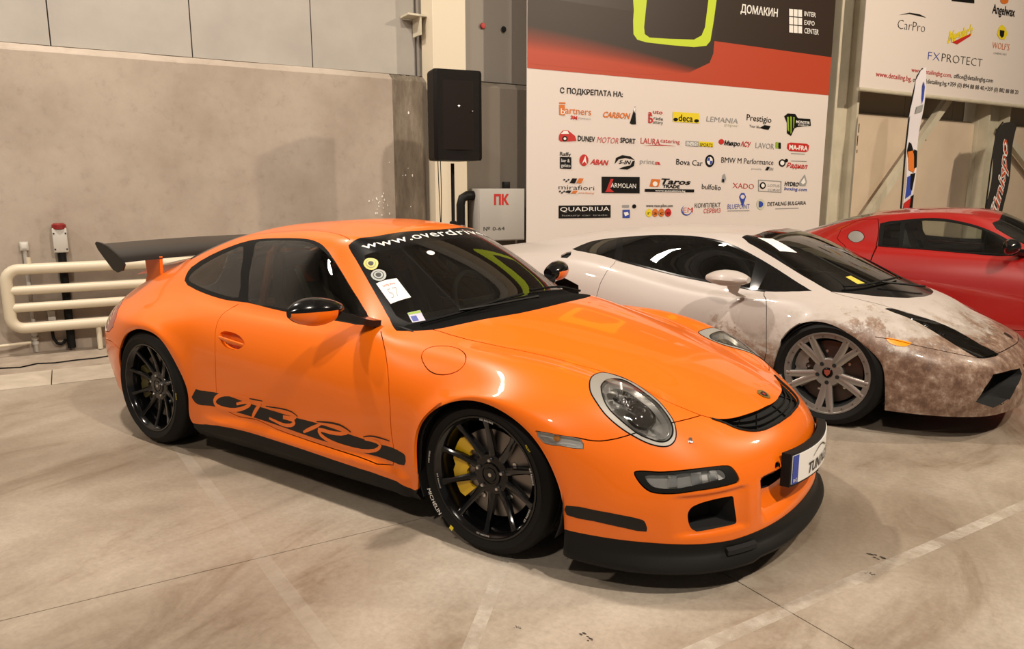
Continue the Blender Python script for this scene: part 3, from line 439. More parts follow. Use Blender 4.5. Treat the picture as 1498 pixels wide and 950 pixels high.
COUPE = [[(-3.38,0.0,0.25),(-3.38,0.2,0.25),(-3.36,0.4,0.25),(-3.31,0.6,0.25),(-3.24,0.74,0.25),(-3.16,0.82,0.25),(-3.06,0.87,0.25),(-2.98,0.9,0.25),(-2.92,0.91,0.25),(-2.9,0.91,0.25)],[(-3.42,0.0,0.48),(-3.42,0.2,0.48),(-3.4,0.4,0.48),(-3.35,0.6,0.48),(-3.28,0.74,0.48),(-3.2,0.83,0.48),(-3.09,0.88,0.48),(-3.0,0.91,0.48),(-2.94,0.92,0.48),(-2.92,0.92,0.48)],[(-3.42,0.0,0.74),(-3.42,0.2,0.74),(-3.4,0.41,0.735),(-3.34,0.61,0.73),(-3.25,0.76,0.72),(-3.13,0.86,0.7),(-3.0,0.91,0.67),(-2.92,0.93,0.64),(-2.87,0.935,0.61),(-2.85,0.935,0.59)],[(-3.3,0.0,0.9),(-3.3,0.2,0.9),(-3.28,0.42,0.895),(-3.22,0.62,0.88),(-3.12,0.78,0.85),(-2.98,0.87,0.8),(-2.86,0.92,0.76),(-2.78,0.935,0.73),(-2.72,0.94,0.7),(-2.7,0.94,0.67)],[(-2.9,0.0,0.965),(-2.9,0.22,0.96),(-2.88,0.42,0.95),(-2.84,0.6,0.93),(-2.78,0.76,0.9),(-2.72,0.85,0.86),(-2.66,0.915,0.8),(-2.61,0.94,0.76),(-2.57,0.945,0.73),(-2.56,0.945,0.7)],[(-2.5,0.0,1.035),(-2.5,0.24,1.03),(-2.48,0.42,1.01),(-2.45,0.56,0.985),(-2.42,0.76,0.935),(-2.4,0.84,0.88),(-2.38,0.91,0.8),(-2.35,0.935,0.74),(-2.33,0.94,0.7),(-2.32,0.94,0.66)],[(-2.15,0.0,1.095),(-2.15,0.25,1.09),(-2.14,0.43,1.07),(-2.12,0.56,1.035),(-2.08,0.755,0.955),(-2.1,0.84,0.9),(-2.15,0.905,0.78),(-2.18,0.92,0.65),(-2.21,0.925,0.55),(-2.22,0.925,0.5)],[(-1.8,0.0,1.14),(-1.8,0.25,1.135),(-1.8,0.44,1.115),(-1.8,0.575,1.07),(-1.76,0.75,0.935),(-1.78,0.83,0.875),(-1.85,0.9,0.72),(-1.95,0.91,0.5),(-2.1,0.91,0.28),(-2.18,0.9,0.18)],[(-1.45,0.0,1.165),(-1.45,0.25,1.158),(-1.45,0.45,1.135),(-1.43,0.58,1.09),(-1.38,0.745,0.87),(-1.42,0.82,0.81),(-1.5,0.89,0.65),(-1.6,0.9,0.45),(-1.75,0.905,0.28),(-1.85,0.89,0.17)],[(-1.1,0.0,1.168),(-1.1,0.25,1.16),(-1.09,0.45,1.135),(-1.08,0.58,1.085),(-1.02,0.745,0.805),(-1.05,0.81,0.76),(-1.1,0.88,0.62),(-1.15,0.895,0.44),(-1.25,0.9,0.28),(-1.3,0.88,0.17)],[(-0.62,0.0,1.15),(-0.63,0.25,1.143),(-0.66,0.45,1.125),(-0.74,0.59,1.08),(-0.72,0.75,0.775),(-0.73,0.81,0.735),(-0.76,0.875,0.6),(-0.8,0.89,0.44),(-0.85,0.9,0.28),(-0.9,0.88,0.17)],[(-0.22,0.0,1.0),(-0.23,0.28,0.99),(-0.27,0.5,0.97),(-0.38,0.635,0.925),(-0.46,0.77,0.775),(-0.48,0.82,0.735),(-0.5,0.88,0.6),(-0.52,0.895,0.44),(-0.54,0.9,0.28),(-0.56,0.88,0.17)],[(0.2,0.0,0.81),(0.17,0.28,0.81),(0.08,0.5,0.8),(-0.07,0.66,0.8),(-0.17,0.755,0.775),(-0.22,0.83,0.745),(-0.28,0.89,0.62),(-0.33,0.91,0.48),(-0.36,0.915,0.32),(-0.365,0.91,0.17)],[(0.36,0.0,0.755),(0.33,0.27,0.755),(0.25,0.47,0.75),(0.12,0.625,0.76),(0.02,0.75,0.735),(-0.04,0.84,0.715),(-0.12,0.905,0.66),(-0.21,0.93,0.6),(-0.26,0.94,0.55),(-0.28,0.94,0.52)],[(0.5,0.0,0.705),(0.48,0.24,0.7),(0.42,0.43,0.69),(0.34,0.58,0.69),(0.26,0.72,0.69),(0.18,0.84,0.69),(0.09,0.91,0.68),(0.0,0.94,0.675),(-0.03,0.945,0.665),(-0.04,0.945,0.655)],[(0.6,0.0,0.64),(0.59,0.22,0.635),(0.56,0.4,0.62),(0.52,0.55,0.61),(0.47,0.69,0.615),(0.4,0.81,0.6),(0.31,0.89,0.58),(0.24,0.93,0.57),(0.2,0.945,0.56),(0.19,0.945,0.55)],[(0.8,0.0,0.545),(0.79,0.2,0.54),(0.77,0.37,0.53),(0.74,0.52,0.52),(0.7,0.655,0.51),(0.63,0.77,0.5),(0.52,0.86,0.49),(0.4,0.91,0.48),(0.32,0.935,0.46),(0.3,0.935,0.45)],[(0.93,0.0,0.44),(0.92,0.2,0.44),(0.9,0.37,0.435),(0.87,0.52,0.43),(0.81,0.66,0.42),(0.72,0.77,0.41),(0.6,0.855,0.4),(0.46,0.905,0.38),(0.35,0.93,0.36),(0.33,0.93,0.35)],[(0.985,0.0,0.3),(0.975,0.2,0.3),(0.95,0.37,0.3),(0.9,0.53,0.3),(0.84,0.665,0.29),(0.74,0.775,0.28),(0.62,0.85,0.27),(0.48,0.9,0.26),(0.36,0.925,0.25),(0.34,0.925,0.24)],[(0.97,0.0,0.155),(0.965,0.2,0.155),(0.94,0.37,0.155),(0.89,0.53,0.155),(0.83,0.66,0.155),(0.72,0.77,0.155),(0.6,0.84,0.155),(0.47,0.885,0.155),(0.36,0.905,0.155),(0.34,0.905,0.155)]]
OL = {'seal_top':[(6.083,3.717),(6.266,3.419),(6.479,3.187),(6.724,3.072),(6.972,3.014),(7.263,2.966),(7.539,2.931),(7.781,2.887),(8.021,2.841),(8.262,2.802),(8.503,2.771),(8.695,2.758),(8.885,2.77),(9.057,2.813),(9.229,2.87),(9.377,2.917),(9.522,2.96),(9.7,3.013),(9.872,3.057),(10.14,3.106),(10.393,3.127),(10.648,3.138),(10.898,3.154),(11.1,3.187),(11.314,3.246),(11.518,3.319),(11.758,3.45)],
'seal_bot':[(6.083,3.717),(6.175,3.783),(6.262,3.831),(6.627,3.902),(6.954,3.928),(7.351,3.99),(7.71,4.024),(7.939,4.009),(8.169,3.987),(8.514,3.968),(8.87,3.953),(9.236,3.942),(9.621,3.941),(10.033,3.947),(10.473,3.955),(10.704,3.967),(10.92,3.973),(11.161,3.933),(11.369,3.85),(11.582,3.692),(11.758,3.45)],
'ws_left':[(11.974,3.064),(11.716,2.982),(11.507,2.945),(11.253,2.92),(11.018,2.916),(10.776,2.927),(10.528,2.933),(10.319,2.923),(10.095,2.873),(9.981,2.833),(9.896,2.751),(9.911,2.617),(9.912,2.35)],
'ws_top':[(9.912,2.35),(9.821,1.682),(9.851,1.366),(9.899,1.076),(9.939,0.756),(9.966,0.385),(10.0,0.0)],
'ws_bot':[(11.974,3.064),(11.942,2.676),(11.888,2.281),(11.852,1.809),(11.858,1.308),(11.865,0.978),(11.871,0.594),(11.883,0.195),(11.917,0.0)],
'cowl':[(11.974,3.064),(12.057,2.911),(12.113,2.733),(12.142,2.313),(12.183,1.88),(12.309,1.48),(12.455,0.99),(12.445,0.509),(12.5,0.0),(12.583,0.0),(12.75,0.0)],
'cowl_far':[(11.912,0.285),(12.083,1.25),(13.0,2.5),(13.083,2.417),(13.167,2.333),(13.083,2.167),(13.167,2.25)],
'headlight':[(13.598,3.214),(13.589,3.066),(13.643,2.895),(13.773,2.844),(13.921,2.812),(14.118,2.641),(14.347,2.456),(14.642,2.299),(14.948,2.207),(15.219,2.235),(15.473,2.332),(15.708,2.458),(15.949,2.569),(16.216,2.523),(16.459,2.515),(16.472,2.84),(16.429,3.249),(16.385,3.592),(16.308,3.841),(16.139,3.951),(15.957,3.947),(15.638,3.853),(15.325,3.671),(15.0,3.454),(14.624,3.279),(14.38,3.237),(14.153,3.23),(13.846,3.263)],
'bump_seam':[(14.882,6.383),(14.957,6.054),(15.049,5.808),(15.183,5.627),(15.323,5.476),(15.539,5.193),(15.756,4.873),(16.011,4.449),(16.3,3.873),(16.373,3.641),(16.421,3.345),(16.444,2.951),(16.466,2.489),(16.529,1.886),(16.612,1.254),(16.701,0.591),(16.833,0.0)],
'signal':[(14.961,5.933),(14.993,5.759),(15.073,5.625),(15.169,5.461),(15.274,5.375),(15.306,5.463),(15.337,5.598),(15.368,5.783),(15.379,5.935),(15.346,6.067),(15.29,6.157),(15.239,6.219),(15.167,6.217),(15.047,6.084)],
'intake':[(17.191,3.797),(17.36,2.922),(17.611,1.688),(18.005,2.323),(18.488,2.695),(18.624,3.224),(18.696,3.668),(18.454,4.264),(18.269,4.669),(17.692,4.343)],
'door_front':[(10.943,4.029),(11.109,4.838),(11.207,5.271),(11.343,5.794),(11.461,6.288),(11.578,6.809),(11.702,7.32)],
'door_rear':[(7.354,4.828),(7.379,5.101),(7.394,5.296),(7.414,5.546),(7.428,5.767)],
'scoop':[(6.0,4.709),(5.935,4.275),(5.974,4.011),(6.065,3.934),(6.112,4.311),(6.165,4.656)],
'noseemb':[(16.25,0.0)]}
REDCAR = [[(-3.4,0.0,0.25),(-3.4,0.2,0.25),(-3.38,0.4,0.25),(-3.33,0.6,0.25),(-3.26,0.74,0.25),(-3.18,0.82,0.25),(-3.1,0.87,0.25),(-3.04,0.9,0.25),(-3.0,0.91,0.25),(-2.99,0.91,0.25)],[(-3.44,0.0,0.5),(-3.44,0.2,0.5),(-3.42,0.4,0.5),(-3.37,0.6,0.5),(-3.3,0.74,0.5),(-3.22,0.83,0.5),(-3.13,0.88,0.5),(-3.07,0.91,0.5),(-3.03,0.93,0.5),(-3.01,0.93,0.5)],[(-3.42,0.0,0.78),(-3.42,0.2,0.78),(-3.4,0.41,0.775),(-3.34,0.61,0.77),(-3.25,0.76,0.76),(-3.15,0.85,0.74),(-3.05,0.91,0.7),(-2.98,0.935,0.67),(-2.94,0.94,0.63),(-2.93,0.94,0.61)],[(-3.28,0.0,0.87),(-3.28,0.2,0.87),(-3.26,0.42,0.867),(-3.2,0.61,0.86),(-3.12,0.75,0.85),(-3.02,0.85,0.84),(-2.92,0.92,0.79),(-2.84,0.945,0.75),(-2.8,0.95,0.72),(-2.79,0.95,0.69)],[(-2.95,0.0,0.925),(-2.95,0.22,0.923),(-2.93,0.42,0.917),(-2.89,0.58,0.905),(-2.84,0.73,0.89),(-2.78,0.84,0.88),(-2.73,0.925,0.81),(-2.69,0.95,0.77),(-2.66,0.955,0.74),(-2.65,0.955,0.72)],[(-2.55,0.0,1.01),(-2.55,0.24,1.008),(-2.54,0.42,0.995),(-2.51,0.57,0.97),(-2.48,0.72,0.93),(-2.46,0.83,0.9),(-2.44,0.92,0.81),(-2.42,0.945,0.75),(-2.41,0.95,0.71),(-2.4,0.95,0.68)],[(-2.2,0.0,1.135),(-2.2,0.25,1.13),(-2.19,0.43,1.11),(-2.18,0.565,1.06),(-2.17,0.725,0.96),(-2.18,0.82,0.895),(-2.22,0.905,0.78),(-2.26,0.925,0.65),(-2.29,0.93,0.55),(-2.3,0.93,0.5)],[(-1.85,0.0,1.225),(-1.85,0.26,1.218),(-1.85,0.45,1.195),(-1.85,0.58,1.145),(-1.85,0.735,0.93),(-1.87,0.82,0.87),(-1.95,0.895,0.72),(-2.05,0.91,0.5),(-2.2,0.91,0.28),(-2.28,0.9,0.18)],[(-1.5,0.0,1.265),(-1.5,0.26,1.258),(-1.5,0.46,1.235),(-1.5,0.59,1.165),(-1.5,0.74,0.915),(-1.53,0.82,0.855),(-1.6,0.89,0.68),(-1.7,0.905,0.46),(-1.85,0.905,0.28),(-1.95,0.89,0.17)],[(-1.15,0.0,1.272),(-1.15,0.26,1.265),(-1.15,0.46,1.238),(-1.15,0.59,1.165),(-1.15,0.742,0.9),(-1.17,0.82,0.84),(-1.2,0.885,0.66),(-1.25,0.9,0.45),(-1.35,0.905,0.28),(-1.4,0.88,0.17)],[(-0.82,0.0,1.235),(-0.83,0.26,1.228),(-0.86,0.46,1.18),(-0.92,0.58,1.125),(-0.8,0.75,0.885),(-0.82,0.82,0.83),(-0.85,0.88,0.65),(-0.88,0.895,0.45),(-0.95,0.905,0.28),(-1.0,0.88,0.17)],[(-0.45,0.0,1.05),(-0.46,0.28,1.04),(-0.52,0.49,1.01),(-0.62,0.61,0.975),(-0.5,0.765,0.865),(-0.52,0.83,0.81),(-0.54,0.885,0.64),(-0.56,0.9,0.45),(-0.58,0.905,0.28),(-0.6,0.88,0.17)],[(-0.08,0.0,0.88),(-0.1,0.28,0.875),(-0.17,0.5,0.86),(-0.28,0.655,0.855),(-0.27,0.765,0.84),(-0.29,0.84,0.79),(-0.33,0.895,0.64),(-0.36,0.915,0.48),(-0.38,0.92,0.32),(-0.385,0.91,0.17)],[(0.12,0.0,0.84),(0.1,0.27,0.835),(0.04,0.47,0.82),(-0.03,0.62,0.815),(-0.06,0.75,0.8),(-0.09,0.84,0.77),(-0.15,0.91,0.68),(-0.23,0.935,0.6),(-0.28,0.945,0.55),(-0.3,0.945,0.52)],[(0.35,0.0,0.79),(0.34,0.24,0.785),(0.3,0.43,0.77),(0.25,0.58,0.765),(0.2,0.72,0.765),(0.14,0.84,0.75),(0.07,0.92,0.71),(0.0,0.945,0.685),(-0.03,0.95,0.675),(-0.04,0.95,0.665)],[(0.56,0.0,0.73),(0.55,0.22,0.725),(0.52,0.4,0.71),(0.48,0.55,0.7),(0.43,0.69,0.69),(0.37,0.81,0.66),(0.3,0.895,0.62),(0.24,0.935,0.59),(0.2,0.95,0.57),(0.19,0.95,0.56)],[(0.78,0.0,0.64),(0.77,0.2,0.635),(0.75,0.37,0.62),(0.71,0.52,0.6),(0.66,0.655,0.58),(0.6,0.77,0.56),(0.51,0.86,0.53),(0.4,0.915,0.5),(0.33,0.94,0.47),(0.31,0.94,0.46)],[(0.92,0.0,0.5),(0.91,0.2,0.5),(0.88,0.37,0.49),(0.84,0.52,0.48),(0.78,0.66,0.46),(0.7,0.77,0.44),(0.58,0.86,0.42),(0.46,0.91,0.4),(0.36,0.935,0.37),(0.34,0.935,0.36)],[(0.96,0.0,0.32),(0.95,0.2,0.32),(0.92,0.37,0.32),(0.88,0.53,0.31),(0.81,0.665,0.3),(0.72,0.775,0.29),(0.6,0.855,0.28),(0.48,0.905,0.26),(0.37,0.93,0.25),(0.35,0.93,0.24)],[(0.94,0.0,0.13),(0.93,0.2,0.13),(0.9,0.37,0.13),(0.86,0.53,0.13),(0.8,0.66,0.13),(0.7,0.77,0.13),(0.58,0.84,0.13),(0.46,0.89,0.13),(0.37,0.91,0.13),(0.35,0.91,0.13)]]
OA = {'seal_top':[(7.224,3.156),(7.338,3.123),(7.451,3.092),(7.584,3.061),(7.714,3.032),(7.905,2.984),(8.091,2.94),(8.273,2.908),(8.457,2.891),(8.624,2.901),(8.799,2.928),(8.973,2.968),(9.165,3.013),(9.401,3.052),(9.646,3.081),(9.879,3.099),(10.092,3.111),(10.338,3.126),(10.552,3.168),(10.649,3.251),(10.72,3.372)],
'seal_bot':[(7.224,3.156),(7.255,3.402),(7.285,3.63),(7.293,3.873),(7.341,4.113),(7.612,4.199),(7.905,4.141),(8.15,4.137),(8.392,4.126),(8.631,4.124),(8.866,4.127),(9.171,4.146),(9.466,4.169),(9.76,4.212),(10.058,4.199),(10.254,4.077),(10.48,3.933)],
'fuel':[(6.442,3.728),(6.45,3.597),(6.489,3.494),(6.554,3.435),(6.632,3.419),(6.714,3.45),(6.794,3.509),(6.859,3.589),(6.901,3.685),(6.896,3.787),(6.863,3.888),(6.795,3.992),(6.714,4.065),(6.632,4.051),(6.549,3.971),(6.484,3.86)],
'blade':[(7.004,1.128),(7.153,2.907),(7.191,3.241),(7.242,3.632),(7.299,4.125),(7.421,5.018),(7.536,5.439)],
'roofseam':[(7.152,2.451),(7.441,2.334),(7.715,2.136),(8.041,2.121),(8.36,2.175),(8.683,2.29),(9.031,2.341)],
'ws':[(10.195,1.98),(10.202,1.599),(10.247,1.234),(10.329,0.586),(10.417,0.0)]}
